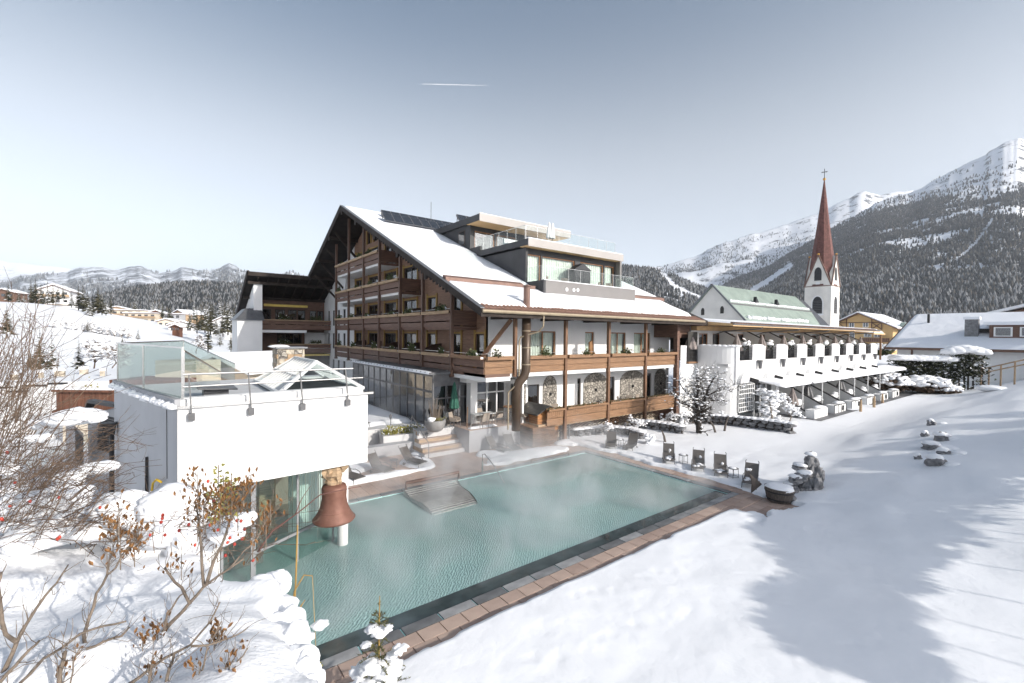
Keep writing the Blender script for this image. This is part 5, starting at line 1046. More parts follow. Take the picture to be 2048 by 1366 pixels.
# ------------------------------------------------------------------ yellow guesthouse
ye = thing('yellow_guesthouse', 'ochre yellow guesthouse with timber gable and dark balconies beyond the annexe', 'guesthouse', (182, 47, 0))
YX, YY, YZ = 182.0, 48.6, 15.4
def yz(Y): return YZ-abs(Y-YY)*.50
b = MB(); b.extr([(YX, YY-8.8, 0), (YX, YY+7.5, 0), (YX, YY+7.5, yz(YY+7.5)-.3), (YX, YY, YZ-.3), (YX, YY-8.8, yz(YY-8.8)-.3)], (26, 0, 0)); b.build('wall', G['plaster_yellow'], ye)
for sgn, ex in ((-1, 10.5), (1, 9)):
    Ye = YY+sgn*ex; b = MB(); b.hexa([(YX-2, YY, YZ-.25), (YX+27, YY, YZ-.25), (YX+27, Ye, yz(Ye)-.25), (YX-2, Ye, yz(Ye)-.25), (YX-2, YY, YZ), (YX+27, YY, YZ), (YX+27, Ye, yz(Ye)), (YX-2, Ye, yz(Ye))]); r = b.build('roof', G['darkwood'], ye)
    b = MB(); b.hexa([(YX-1.7, YY+sgn*.2, YZ), (YX+27, YY+sgn*.2, YZ), (YX+27, Ye-sgn*.3, yz(Ye)+.05), (YX-1.7, Ye-sgn*.3, yz(Ye)+.05), (YX-1.7, YY+sgn*.2, YZ+.4), (YX+27, YY+sgn*.2, YZ+.4), (YX+27, Ye-sgn*.3, yz(Ye)+.4), (YX-1.7, Ye-sgn*.3, yz(Ye)+.4)]); b.build('snow_cover', G['snow_far'], r)
for (y, z, w, h) in ((50.6, 10.6, 1.5, 1.7), (46.8, 10.6, 1.5, 1.7), (50.4, 7.2, 1.4, 1.8), (46.2, 7.4, 2.0, 1.8), (43.6, 7.4, 2.0, 1.8), (47.3, 3.6, 2.2, 1.8), (43.0, 3.4, 2.2, 1.9), (52.5, 3.6, 1.4, 1.8), (49.5, .5, 2.2, 1.8)):
    b = MB(); b.box(YX-.08, YX-.01, y-w/2, y+w/2, z, z+h); f = b.build('window', G['white'], ye)
    for sg in (-1, 1): MB().box(YX-.11, YX-.081, y+sg*w*.22-w*.17, y+sg*w*.22+w*.17, z+.18, z+h-.18).build('pane', G['pane'], f)
for (z, ya, yb) in ((5.9, 40.2, 47.6), (2.1, 40.2, 55), (-.6+.0, 40.2, 49)):
    b = MB(); b.box(YX-1.6, YX-.02, ya, yb, z, z+.15); bl = b.build('balcony', G['darkwood'], ye)
    n = int((yb-ya)/.55)
    for k in range(n): MB().box(YX-1.6, YX-1.52, ya+(yb-ya)*k/n+.03, ya+(yb-ya)*(k+1)/n-.03, z+.16, z+1.15).build('board', G['darkwood'], bl)
    MB().box(YX-1.66, YX-1.45, ya, yb, z+1.16, z+1.26).build('handrail', G['darkwood'], bl)
b = MB()
for (p, q) in (((YY+7, 12.2), (YY-8, 12.2)), ((YY-3.4, 9.8), (YY-3.4, 13.7)), ((YY+3.4, 9.8), (YY+3.4, 13.7)), ((YY-3.4, 10), (YY-6, 12.2)), ((YY-6, 10), (YY-3.4, 12.2)), ((YY-6, 9.8), (YY-6, 12.4)), ((YY+3.4, 10), (YY+5.6, 12.2))): b.bar((YX-.12, p[0], p[1]), (YX-.12, q[0], q[1]), .3, .2)
b.build('timber_frame', G['darkwood'], ye)
b = MB(); b.extr([(YX+6, 40.5, 9.0), (YX+6, 36.5, 9.0), (YX+6, 36.5, 11.5), (YX+6, 39, 12.4)], (8, 0, 0)); b.build('dormer', G['greenroof'], ye)
wg = thing('snowy_roofed_house', 'snow covered roof with small dormer behind the yellow guesthouse', 'house', (200, 38, 0)); b = MB(); b.hexa([(198, 30, 8.5), (225, 30, 8.5), (225, 38, 13.5), (198, 38, 13.5), (198, 30, 9), (225, 30, 9), (225, 38, 14), (198, 38, 14)]); b.build('roof_snow', G['snow_far'], wg); b = MB(); b.box(199, 224, 30.8, 38, 0, 8.8); b.build('wall', G['plaster_cream'], wg)
b = MB(); b.box(199, 201, 33.0, 35, 10.2, 12.2); b.build('dormer', G['darkwood'], wg)

# ------------------------------------------------------------------ long chalet on the right
cl = thing('long_chalet', 'long low white chalet with a wide snowy roof, stone chimney and dormer', 'chalet', (95, 12, 2))
CX = 96.5; cz0 = 2.0
b = MB(); b.box(CX, CX+14, -6, 20.5, 0, 5.6); b.build('wall', G['plaster'], cl)
def cz(X): return 5.65+(X-94.8)*.42
b = MB(); b.hexa([(94.8, -14, 5.4), (108, -14, cz(108)-.25), (108, 20.8, cz(108)-.25), (94.8, 21.8, 5.4), (94.8, -14, 5.65), (108, -14, cz(108)), (108, 20.8, cz(108)), (94.8, 21.8, 5.65)]); r = b.build('roof', G['darkwood'], cl)
b = MB(); nx, ny = 30, 80; A, B = np.meshgrid(np.linspace(94.75, 108, nx), np.linspace(-14, 21.6, ny), indexing='ij'); Bt = np.where(A > 94.75, B*(1-.0*(A-94.75)), B); Bt = B-(B > 15)*(B-15)/6.6*(A-94.8)*.075
Zc = 5.65+(A-94.8)*.42+.32*sst(21.6, 21.2, B)*sst(94.7, 95.1, A)+.06*fbm(A*.3, B*.3, 3, 3)
sheet('snow_cover', np.stack([A, Bt, Zc], -1).reshape(-1, 3), grid_faces(nx, ny), G['snow_far'], cl)
MB().box(94.66, 94.78, -14, 21.8, 5.25, 5.6).build('eave_board', G['darkwood'], cl)
for y in (18.6, 10.6, 5.7): MB().box(CX-.1, CX-.01, y-.12, y+.12, 0, 5.5).build('wall_post', G['darkwood'], cl)
pc = gx(1944, 660, 99.0)
b = MB(); b.box(98.4, 99.6, pc[1]-.75, pc[1]+.75, 6.2, 10.1); k_ = b.build('chimney', G['stone'], cl); MB().box(98.2, 99.8, pc[1]-.9, pc[1]+.9, 10.1, 10.5).build('chimney_cap', G['snow_far'], k_)
pd = gx(2020, 660, 99.0); b = MB(); b.box(98.0, 103, pd[1]-8, pd[1]+2.0, 6.5, 9.2); d = b.build('dormer', G['darkwood'], cl)
MB().box(97.5, 104, pd[1]-8, pd[1]+2.6, 9.21, 9.7).build('dormer_snow', G['snow_far'], d)
for y in (pd[1]+.6, pd[1]-2.0):
    f = MB().box(97.9, 97.99, y-.95, y+.95, 7.5, 8.9).build('window', G['white'], d); MB().box(97.86, 97.9, y-.75, y+.75, 7.65, 8.75).build('pane', G['pane'], f)
ps = gx(1967, 662, 100.0); MB().box(99.5, 100.2, ps[1]-.7, ps[1]+.7, 8.2, 8.7).build('skylight', G['blackmetal'], cl)
pv_ = gx(1857, 645, 104); MB().tube([(104, pv_[1], 9), (104, pv_[1], 11.3)], .18, 6).build('vent_pipe', G['blackmetal'], cl)
MB().box(94.5, 110, 21.9, 22.0, 5, 5.1) if 0 else None
hb = thing('far_chalet_gable', 'dark chalet gable rising behind the long snowy roof', 'chalet', (125, 0, 0)); b = MB(); b.extr([(125, 14, 3), (125, 14, 11.2), (125, -6, 17), (125, -26, 11.2), (125, -26, 3)], (15, 0, 0)); b.build('gable', G['darkwood'], hb); b = MB(); b.hexa([(123, 15.5, 11), (142, 15.5, 11), (142, -6, 17.3), (123, -6, 17.3), (123, 15.5, 11.5), (142, 15.5, 11.5), (142, -6, 17.8), (123, -6, 17.8)]); b.build('roof_snow', G['snow_far'], hb)
# ------------------------------------------------------------------ loungers
def make_lounger():
    r = thing('sun_lounger', 'x', 'sun lounger')
    f = MB(); sd = .33
    for s in (-1, 1):
        f.tube([(s*sd, -1.0, .33), (s*sd, -.3, .36), (s*sd, .22, .36)], .022, 6); f.tube([(s*sd, .22, .36), (s*sd, .55, .78), (s*sd, .78, 1.12), (s*sd, .82, 1.2), (s*(sd-.05), .84, 1.24)], .022, 6)
        f.tube([(s*sd, -.62, .34), (s*(sd+.03), -.45, .5), (s*(sd+.03), -.1, .58), (s*(sd+.03), .25, .52), (s*sd, .4, .55)], .02, 6)
    f.tube([(-sd, -1.0, .33), (sd, -1.0, .33)], .022, 6); f.tube([(-sd, .22, .36), (sd, .22, .36)], .02, 6); f.build('frame', G['greymetal'], r, local=True)
    for s in (-1, 1):
        for y, dy in ((-.85, -.08), (.1, .15)): MB().tube([(s*sd, y, .34), (s*(sd+.02), y+dy, 0)], .02, 6).build('leg', G['greymetal'], r, local=True)
    MB().box(-sd, sd, -.98, .2, .345, .36).build('seat_fabric', G['lounger'], r, local=True)
    b = MB(); b.hexa([(-sd, .22, .36), (sd, .22, .36), (sd, .235, .355), (-sd, .235, .355), (-sd, .76, 1.1), (sd, .76, 1.1), (sd, .775, 1.095), (-sd, .775, 1.095)]); b.build('back_fabric', G['lounger'], r, local=True)
    for s in (-1, 1): MB().lathe([(.0, -.02), (.1, -.02), (.1, .02), (0, .02)], (0, 0, 0), 10).build('wheel', G['blackmetal'], r, local=True).location = (s*(sd+.06), .28, .1)
    for c in r.children:
        if c.name.startswith('wheel'): c.rotation_euler = (0, math.pi/2, 0)
    return r
lp = make_lounger(); first = True
def lounger(x, y, rz, label, group, z=0.0, snow=None):
    global first
    o = lp if first else copy_tree(lp); first = False
    o.location = (x, y, z); o.rotation_euler = (0, 0, rz); o.scale = (.86, .86, .78); o['label'] = label; o['group'] = group
    if snow is not None:
        b = MB(); rr = random.Random(snow)
        for k in range(5): b.blob((rr.uniform(-.18, .18), rr.uniform(-.8, .1), .375), (rr.uniform(.1, .2), rr.uniform(.12, .25), .035), k+snow, 1, .5)
        for k in range(2): b.blob((rr.uniform(-.2, .2), .3+rr.uniform(0, .3), .5+rr.uniform(0, .3)), (.1, .03, .12), k+snow, 1, .5)
        b.build('snow_patch', G['snow_lump'], o, local=True, smooth=True)
rw = -1.08; gr = 'loungers along the far end of the pool'
lounger(22.2, 18.55, rw+.15, 'dark lounger by the stone wall, left of the small round table', gr); lounger(22.9, 17.55, rw-.1, 'dark lounger by the stone wall, right of the small round table', gr)
lounger(22.25, 14.5, rw+.1, 'snow dusted lounger casting its shadow on the pink paving, alone in mid row', gr, .05, 3); lounger(22.25, 12.75, rw+.0, 'lounger with curved shadow on its back, left of the pair by the pool', gr, .05, 5)
lounger(22.35, 11.6, rw+.03, 'lounger with snow lump on its seat, right of the pair by the pool', gr, .05, 9); lounger(22.0, 9.95, rw-.15, 'snow speckled lounger closest to the wooden tub', gr, .05, 12)
gl_ = 'loungers on the hotel side of the pool'
lounger(10.5, 22.3, .35, 'lounger in front of the white planter, right of its row', gl_); lounger(8.6, 22.0, .3, 'lounger half lost in steam, middle of the row by the white cube', gl_); lounger(7.0, 21.7, .3, 'lounger partly hidden behind the bell column', gl_)
lounger(15.7, 21.75, .25, 'dark lounger below the grey terrace wall, left one', gl_); lounger(16.7, 21.6, -.2, 'paler lounger below the grey terrace wall, right one', gl_)
lounger(9.3, 27.6, .5, 'lounger on the snowy terrace behind the white planter', gl_, 1.3)
def round_table(x, y, z, label, group, h=.5, r=.24, snow=True):
    t = thing('round_side_table', label, 'side table', (x, y, z), group)
    MB().lathe([(0, h), (r, h), (r+.01, h+.01), (r, h+.025), (0, h+.025)], (0, 0, 0), 18).build('table_top', G['greymetal'], t, local=True)
    for k in range(4): a = k*math.pi/2+.4; MB().tube([(r*.9*math.cos(a), r*.9*math.sin(a), h), (r*.95*math.cos(a), r*.95*math.sin(a), 0)], .012, 5).build('leg', G['greymetal'], t, local=True)
    b = MB(); b.tube([(r*.92*math.cos(k*.63), r*.92*math.sin(k*.63), .12) for k in range(11)], .01, 4); b.build('ring', G['greymetal'], t, local=True)
    if snow: MB().blob((0, 0, h+.03), (r*.7, r*.7, .04), 3, 2, .3).build('snow', G['snow_lump'], t, local=True, smooth=True)
round_table(22.5, 18.1, .03, 'small round metal table between the two loungers at the stone wall', 'small round tables'); round_table(22.4, 13.7, .05, 'small round table beside the solitary lounger', 'small round tables'); round_table(22.15, 10.85, .05, 'round wire table beside the speckled lounger near the tub', 'small round tables')
round_table(9.5, 22.3, 0, 'small wooden table between loungers beneath the white planter', 'small round tables', .42, .22, False)
# ------------------------------------------------------------------ stainless seat, hand rail and lamps by the pool
bn = thing('pool_bench', 'stainless steel slatted water lounger rising from the pool under a copper grab bar', 'water bench', (9.8, 17, 0))
pf = [(18.45, .16), (17.9, .0), (17.3, .03), (16.7, .09), (16.1, .03), (15.7, -.09), (15.45, -.3), (15.4, -.9)]
n = 0
for (ya, za), (yb, zb) in zip(pf[:-1], pf[1:]):
    L_ = math.hypot(yb-ya, zb-za); m = max(1, int(L_/.12))
    for k in range(m):
        t = (k+.5)/m; y, z = ya+(yb-ya)*t, za+(zb-za)*t; b = MB(); b.bar((8.35+.0*k, y, z), (10.95-(18.45-y)*.22, y, z), .055, .04, up=(0, 0, 1)); b.build('slat', G['brushed'], bn); n += 1
for X, sl_ in ((8.3, 0), (11.0, .22)):
    pts = [(X-(18.45-y)*sl_, y, z+.02) for y, z in pf]; b = MB()
    for p, q in zip(pts[:-1], pts[1:]): b.add([p, q, (q[0], q[1], -1.2), (p[0], p[1], -1.2)], [(0, 1, 2, 3)])
    b.build('side_plate', G['brushed'], bn)
b = MB(); b.extr([(8.32, y, z-.09) for y, z in pf], (2.2, 0, 0)); b.build('under_tray', G['greymetal'], bn)
MB().tube([(8.5, 18.62, .1), (8.5, 18.62, .38), (11.2, 18.62, .38), (11.2, 18.62, .1)], .07, 10).build('grab_bar', G['copper'], bn, smooth=True)
bn2 = thing('grab_bar_rail', 'copper brown grab bar on the far pool edge near the wooden shed', 'grab bar', (16.8, 17.5, 0))
MB().tube([(15.8, 18.66, .05), (15.8, 18.66, .2), (18.6, 18.66, .2), (18.6, 18.66, .05)], .06, 10).build('bar', G['copper'], bn2, smooth=True)
hr = thing('pool_handrail', 'stainless steel handrail bending down into the water at the steps', 'handrail', (12.8, 18.5, 0))
for k, x in enumerate((12.75, 13.9)):
    if k == 0: MB().tube([(x, 18.9, 0), (x, 18.9, .95), (x, 18.7, 1.0), (x+.05, 17.9, .55), (x+.1, 17.1, -.1), (x+.1, 16.9, -.3)], .025, 8).build('rail', G['steel'], hr, smooth=True)
MB().tube([(12.75, 18.9, 0), (12.75, 18.9, .6)], .045, 8).build('post', G['steel'], hr)
def lamp(x, y, z, h, label, group='garden lanterns'):
    t = thing('garden_lantern', label, 'lantern', (x, y, z), group)
    MB().tube([(0, 0, 0), (0, 0, h)], .025, 6).build('pole', G['greymetal'], t, local=True)
    b = MB(); b.lathe([(.06, 0), (.11, .2), (.13, .21), (.02, .32), (0, .36)], (0, 0, h), 6); b.build('lantern_head', G['greymetal'], t, local=True)
p = gz(1250, 872, .0); lamp(float(p[0]), float(p[1]), .1, .55, 'black lantern at the end of the low stone wall below the balcony')
p = gz(853, 905, 0); lamp(float(p[0]), float(p[1]), 0, .9, 'grey lantern post beside the white planter')
p = gz(928, 893, 0); lamp(float(p[0]), float(p[1]), 0, 1.0, 'grey lantern post at the foot of the steps')
p = gz(781, 870, .6); lamp(float(p[0]), float(p[1]), .5, 1.1, 'lantern post on the terrace behind the white planter')
p = gz(849, 850, 1.3); lamp(float(p[0]), float(p[1]), 1.25, .75, 'dark lantern beside the big round pot')
# ------------------------------------------------------------------ planter, pot, furniture of the terrace
wp = thing('white_planter', 'long white concrete planter with a green and yellow hedge at the terrace edge', 'planter', (11.2, 25.4, 0))
b = MB(); b.hexa([(10.15, 25.3, .15), (12.45, 25.0, .15), (12.6, 26.0, .15), (10.3, 26.3, .15), (10.1, 25.25, 1.0), (12.5, 24.95, 1.0), (12.65, 26.05, 1.0), (10.25, 26.35, 1.0)]); b.build('trough', G['concrete'], wp)
b = MB()
for k in range(9): evergreen(b, (10.4+k*.26, 25.65-k*.033, 1.0), (.25, .35, .35), 90, 700+k, 0, .12, .09)
b.build('hedge', [G['boxleaf'], G['snow_lump']], wp)
rw_ = MB(); rw_.box(8.0, 12.7, 24.6, 25.2, -.1, .62); rw_.hexa([(12.7, 24.6, -.1), (13.0, 23.6, -.1), (13.1, 24.6, -.1), (12.7, 25.2, -.1), (12.7, 24.6, .62), (12.9, 23.8, .4), (13.1, 24.6, .62), (12.7, 25.2, .62)]); o = rw_.build('low_grey_wall', G['greywall']); tag(o, 'low grey wall behind the loungers beneath the white planter', 'wall')
b = MB(); b.box(6.2, 8.4, 24.4, 24.7, .0, 1.1); o = b.build('white_low_wall', G['plaster']); tag(o, 'low white wall with snow on top behind the white cube', 'wall')
b = MB()
for k in range(5): b.blob((6.4+k*.45, 24.5, 1.15), (.35, .3, .12), k, 1, .3)
tag(b.build('wall_snow', G['snow_lump'], o, smooth=True), kind='stuff')
fr_ = thing('white_window_frame', 'white framed glass screen standing beside the white cube', 'screen', (6.5, 24.2, 1.1))
b = MB(); 
for x in (6.2, 6.75, 7.3): b.bar((x, 24.3, 1.2), (x, 24.3, 2.6), .08, .08)
for z in (1.25, 1.95, 2.6): b.bar((6.2, 24.3, z), (7.3, 24.3, z), .08, .08)
b.build('frame', G['frame_white'], fr_); MB().box(6.25, 7.25, 24.295, 24.305, 1.3, 2.55).build('pane', G['glass'], fr_)
pp = thing('round_pot', 'big grey bowl pot with dry stalks and snow in front of the conservatory', 'plant pot', (12.65, 23.75, 1.25))
MB().lathe([(.2, 0), (.42, .1), (.58, .35), (.62, .62), (.6, .72), (.5, .7), (.45, .6), (0, .58)], (0, 0, 0), 24).build('bowl', G['pot'], pp, smooth=True, local=True)
b = MB(); rr = random.Random(5)
for k in range(46): a = rr.uniform(0, 6.28); r_ = rr.uniform(.05, .4); b.tube([(r_*.5*math.cos(a), r_*.5*math.sin(a), .6), (r_*math.cos(a), r_*math.sin(a), 1.2+rr.uniform(-.3, .3)), (r_*1.3*math.cos(a+.2), r_*1.3*math.sin(a+.2), 1.5+rr.uniform(-.3, .6))], [.012, .008, .003], 4)
b.build('dry_stalks', G['twig_grey'], pp, local=True)
b = MB()
for k in range(60): a = rr.uniform(0, 6.28); r_ = rr.uniform(.1, .6); b.tube([(r_*.6*math.cos(a), r_*.6*math.sin(a), .6), (r_*math.cos(a), r_*math.sin(a), .85), (r_*1.25*math.cos(a), r_*1.25*math.sin(a), .72)], [.01, .008, .003], 3)
b.build('dry_grass', G['boxleaf'], pp, local=True)
MB().blob((-.35, -.2, .78), (.25, .25, .15), 4, 2, .4).build('snow', G['snow_lump'], pp, local=True, smooth=True)
parasol(14.2, 24.2, 1.3, 2.75, 'folded bottle green parasol in front of the conservatory', G['green'], None, .25)
o = thing('wooden_pole', 'thin wooden pole standing beside the green parasol', 'pole', (14.75, 23.6, 1.3)); MB().tube([(0, 0, 0), (.03, 0, 1.25)], .03, 6).build('shaft', G['honey'], o, local=True)
def chair_mesh():
    r = thing('wicker_chair', 'x', 'chair')
    MB().box(-.26, .26, -.25, .25, .4, .46).build('seat', G['wicker'], r, local=True)
    b = MB(); b.hexa([(-.26, .22, .46), (.26, .22, .46), (.26, .27, .46), (-.26, .27, .46), (-.24, .33, .92), (.24, .33, .92), (.24, .37, .92), (-.24, .37, .92)]); b.build('backrest', G['wicker'], r, local=True)
    for s in (-1, 1): b = MB(); b.hexa([(s*.26-.02, -.22, .46), (s*.26+.02, -.22, .46), (s*.26+.02, .25, .46), (s*.26-.02, .25, .46), (s*.27-.02, -.2, .6), (s*.27+.02, -.2, .6), (s*.27+.02, .3, .68), (s*.27-.02, .3, .68)]); b.build('armrest', G['wicker'], r, local=True)
    for sx in (-1, 1):
        for sy in (-1, 1): MB().tube([(sx*.23, sy*.22, .4), (sx*.25, sy*.24, 0)], .016, 5).build('leg', G['greymetal'], r, local=True)
    return r
cp = chair_mesh(); cfirst = True
def chair(x, y, z, rz, label, group):
    global cfirst
    o = cp if cfirst else copy_tree(cp); cfirst = False; o.location = (x, y, z); o.rotation_euler = (0, 0, rz); o['label'] = label; o['group'] = group
def table(x, y, z, w, d, h, label, rz=0, top='tabletop'):
    t = thing('terrace_table', label, 'table', (x, y, z), 'terrace tables', rz)
    MB().box(-w/2, w/2, -d/2, d/2, h-.03, h).build('table_top', G[top], t, local=True)
    for sx in (-1, 1):
        for sy in (-1, 1): MB().tube([(sx*(w/2-.06), sy*(d/2-.06), h-.03), (sx*(w/2-.06), sy*(d/2-.06), 0)], .02, 5).build('leg', G['steel'], t, local=True)
table(15.9, 23.55, 1.3, 1.5, .75, .75, 'pale rectangular table on the terrace in front of the dining room')
chair(15.5, 22.95, 1.3, math.pi+.1, 'wicker chair at the pale terrace table, on the pool side', 'wicker chairs of the terrace'); chair(16.95, 23.5, 1.3, -1.5, 'wicker chair at the right end of the pale terrace table', 'wicker chairs of the terrace'); chair(16.2, 24.15, 1.3, 0, 'wicker chair between the pale terrace table and the dining room glass', 'wicker chairs of the terrace')
chair(14.1, 23.9, 1.3, .6, 'wicker chair beside the foot of the green parasol', 'wicker chairs of the terrace')
t = thing('bar_table', 'round wooden bar table standing at the corner duct', 'bar table', (17.6, 22.9, 1.3)); MB().lathe([(0, 1.08), (.5, 1.08), (.52, 1.1), (.5, 1.13), (0, 1.13)], (0, 0, 0), 22).build('table_top', G['honey'], t, local=True)
for k in range(4): a = k*math.pi/2+.5; MB().tube([(.3*math.cos(a), .3*math.sin(a), 1.08), (-.1*math.cos(a), -.1*math.sin(a), .5), (.34*math.cos(a), .34*math.sin(a), 0)], .018, 5).build('leg', G['greymetal'], t, local=True)
for k, px in enumerate((1047, 1066, 1088, 1112, 1222, 1244, 1262, 1282)):
    X = float(gy(px, 800, YW-1.0)[0]); chair(X, YW-1.0, 1.34, [.4, -.3, .2, -.5, .3, .5, -.4, .1][k], ['wicker chair beside the duct behind the lower balcony', 'wicker chair in front of the dark balcony door', 'wicker chair before the second stone arch', 'wicker chair beside the first tall post of the lower balcony', 'pale wicker chair next to the narrow lower door', 'tan wicker chair leaning against the wide stone arch', 'wicker chair turned sideways by the third tall post', 'shaded wicker chair at the far end of the lower balcony'][k], 'wicker chairs behind the lower balcony')
rl_ = thing('terrace_railing', 'thin steel railing along the terrace edge in front of the tables', 'railing', (14.4, 22.7, 1.3))
b = MB(); b.tube([(14.35, 22.9, .9), (14.7, 22.75, 2.1), (15.2, 22.68, 2.2), (18.0, 22.66, 2.2)], .02, 6); b.build('handrail', G['steel'], rl_)
for x in (15.1, 16.0, 17.0, 18.0): MB().tube([(x, 22.67, 1.3), (x, 22.67, 2.2)], .018, 5).build('post', G['steel'], rl_)
sr = thing('step_handrail', 'bent steel handrail on the left side of the terrace steps', 'handrail', (11.6, 23, 0)); MB().tube([(11.7, 22.7, 0), (11.7, 22.7, .95), (11.72, 23.2, 1.1), (11.75, 25.0, 2.1), (11.75, 25.2, 1.3)], .022, 6).build('rail', G['greymetal'], sr)
# ------------------------------------------------------------------ wooden shed, gate, stair rail
sh = thing('wooden_shed', 'small plank shed with a dark pitched roof and a low box beside the pool gate', 'shed', (19.3, 21.5, 0))
b = MB()
for k in range(10): MB().box(18.15, 20.0, 21.35, 23.9, .02+k*.115, .128+k*.115).build('plank', G['shedold'], sh)
MB().hexa([(18.05, 21.25, 1.18), (20.05, 21.25, 1.18), (20.05, 24.0, 1.3), (18.05, 24.0, 1.3), (18.05, 21.25, 1.23), (20.05, 21.25, 1.23), (20.05, 24.0, 1.35), (18.05, 24.0, 1.35)]).build('lid', G['honey'], sh)
for k in range(15):
    z0 = .02+k*.13; z1 = z0+.122
    if z1 < 1.97: MB().box(18.75 if z0 > 1.2 else 20.02, 20.56, 21.6, 23.4, z0, z1).build('plank', G['shedwood'] if k > 5 else G['shedold'], sh)
for z0, z1, w in ((1.98, 2.1, .75), (2.11, 2.23, .5), (2.24, 2.36, .25)): MB().box(19.65-w, 19.65+w, 21.6, 21.64, z0, z1).build('plank', G['shedwood'], sh)
for s in (-1, 1):
    b = MB(); xe = 19.65+s*1.12; b.hexa([(19.65, 21.4, 2.42), (xe, 21.4, 1.92), (xe, 23.8, 1.92), (19.65, 23.8, 2.42), (19.65, 21.4, 2.48), (xe, 21.4, 1.98), (xe, 23.8, 1.98), (19.65, 23.8, 2.48)]); b.build('roof', G['bitumen'], sh)
MB().box(20.2, 20.3, 21.57, 21.6, 1.75, 1.85).build('shed_lamp', G['white'], sh)
ga = thing('metal_gate', 'grey metal bar gate between the shed and the balcony post', 'gate', (20.7, 21.84, 0))
b = MB(); b.bar((20.62, 21.5, .08), (21.45, 21.5, .08), .05, .05); b.bar((20.62, 21.5, .95), (21.45, 21.5, .95), .05, .05); b.bar((20.62, 21.5, 1.2), (21.45, 21.5, 1.2), .05, .05); b.build('gate_frame', G['zinc'], ga)
for k in range(9): x = 20.62+.83*k/8; MB().bar((x, 21.5, .08), (x, 21.5, 1.2), .025 if 0 < k < 8 else .06, .025 if 0 < k < 8 else .06).build('bar', G['zinc'], ga)
st_ = thing('stair_rail', 'white barred rail sloping down from the gate to the cellar stair', 'railing', (21.6, 21.9, 0)); b = MB(); b.bar((21.5, 21.6, 1.25), (24.0, 22.4, .55), .04, .04); b.bar((21.5, 21.6, .35), (24.0, 22.4, -.2), .03, .03); b.build('handrail', G['zinc'], st_)
for k in range(15): t_ = k/14; MB().bar((21.5+2.5*t_, 21.6+.8*t_, .35-.55*t_), (21.5+2.5*t_, 21.6+.8*t_, 1.25-.7*t_), .022, .022).build('bar', G['zinc'], st_)
# ------------------------------------------------------------------ stone walls, rocks, tub, posts
def stone_wall(label, pts, h, rows, seed, depth=.45, snow=True, size=.42):
    t = thing('stone_wall', label, 'wall', (pts[0][0], pts[0][1], 0), 'garden stone walls'); rr = random.Random(seed)
    L_ = [0]
    for (a, b_) in zip(pts[:-1], pts[1:]): L_.append(L_[-1]+math.hypot(b_[0]-a[0], b_[1]-a[1]))
    def at_(s):
        for i in range(len(pts)-1):
            if s <= L_[i+1] or i == len(pts)-2:
                u = (s-L_[i])/(L_[i+1]-L_[i]); return (pts[i][0]+(pts[i+1][0]-pts[i][0])*u, pts[i][1]+(pts[i+1][1]-pts[i][1])*u)
    rh = h/rows
    for r in range(rows):
        s = rr.uniform(0, .2)
        while s < L_[-1]:
            w = rr.uniform(.7, 1.4)*size; x, y = at_(min(s+w/2, L_[-1])); b = MB(); b.blob((x+rr.uniform(-.05, .05), y+rr.uniform(-.05, .05), float(T(x, y))-.12+rh*(r+.5)), (w*.58, depth*.6, rh*.62), rr.randrange(999), 1 if size < .4 else 2, .5, 1.6); b.build('stone', G['stone'] if rr.random() < .7 else STONE2, t); s += w
    x0_, y0_ = pts[0]; b = MB(); s = 0
    while s < L_[-1]: x, y = at_(s); b.blob((x, y, float(T(x, y))+h-.12), (.42, depth*.75, .1), rr.randrange(999), 2, .35, flat=-.04); s += .42
    if snow: tag(b.build('snow_cap', G['snow_lump'], t, smooth=True), kind='stuff')
    c = MB(); 
    for i in range(len(pts)-1): c.bar((*pts[i], float(T(*pts[i]))+h*.4), (*pts[i+1], float(T(*pts[i+1]))+h*.4), depth*.5, h*.7)
    c.build('wall_core', G['bark_dark'], t)
STONE2 = mat('dark_stone', (0.12, 0.12, 0.125), rough=0.9, var=0.4, scale=3.5, bump=0.6, bscale=9, bdist=0.05)
def gp(px, py, z=.1): p = gz(px, py, z); return (float(p[0]), float(p[1]))
stone_wall('long curving dry stone wall behind the bare apple tree', [gp(1345, 848), gp(1400, 846), gp(1450, 850), gp(1500, 856), gp(1545, 862), gp(1585, 868)], .85, 3, 1, size=.5)
stone_wall('low curved stone wall behind the two loungers near the gate', [gp(1150, 872), gp(1185, 868), gp(1225, 866), gp(1262, 870), gp(1283, 877)], .62, 2, 2)
stone_wall('dark stone wall in the shade below the balcony end', [gp(1262, 855), gp(1300, 857), gp(1335, 862), gp(1365, 868)], .7, 2, 3)
def rock(name, label, cat, parts, snow, group=None):
    c = parts[0][0]; t = thing(name, label, cat, (c[0], c[1], c[2]), group)
    for k, (p, r, sd) in enumerate(parts): MB().blob(p, r, sd, 3, .75, 1.5).build('boulder', G['stone'], t)
    b = MB()
    for k, (p, r) in enumerate(snow): b.blob(p, r, k+3, 2, .3)
    if snow: tag(b.build('snow', G['snow_lump'], t, smooth=True), kind='stuff')
rr = random.Random(9); parts = []; sn = []; c0 = onT(1612, 992); D0 = float(np.dot(c0-CAMP, FW))
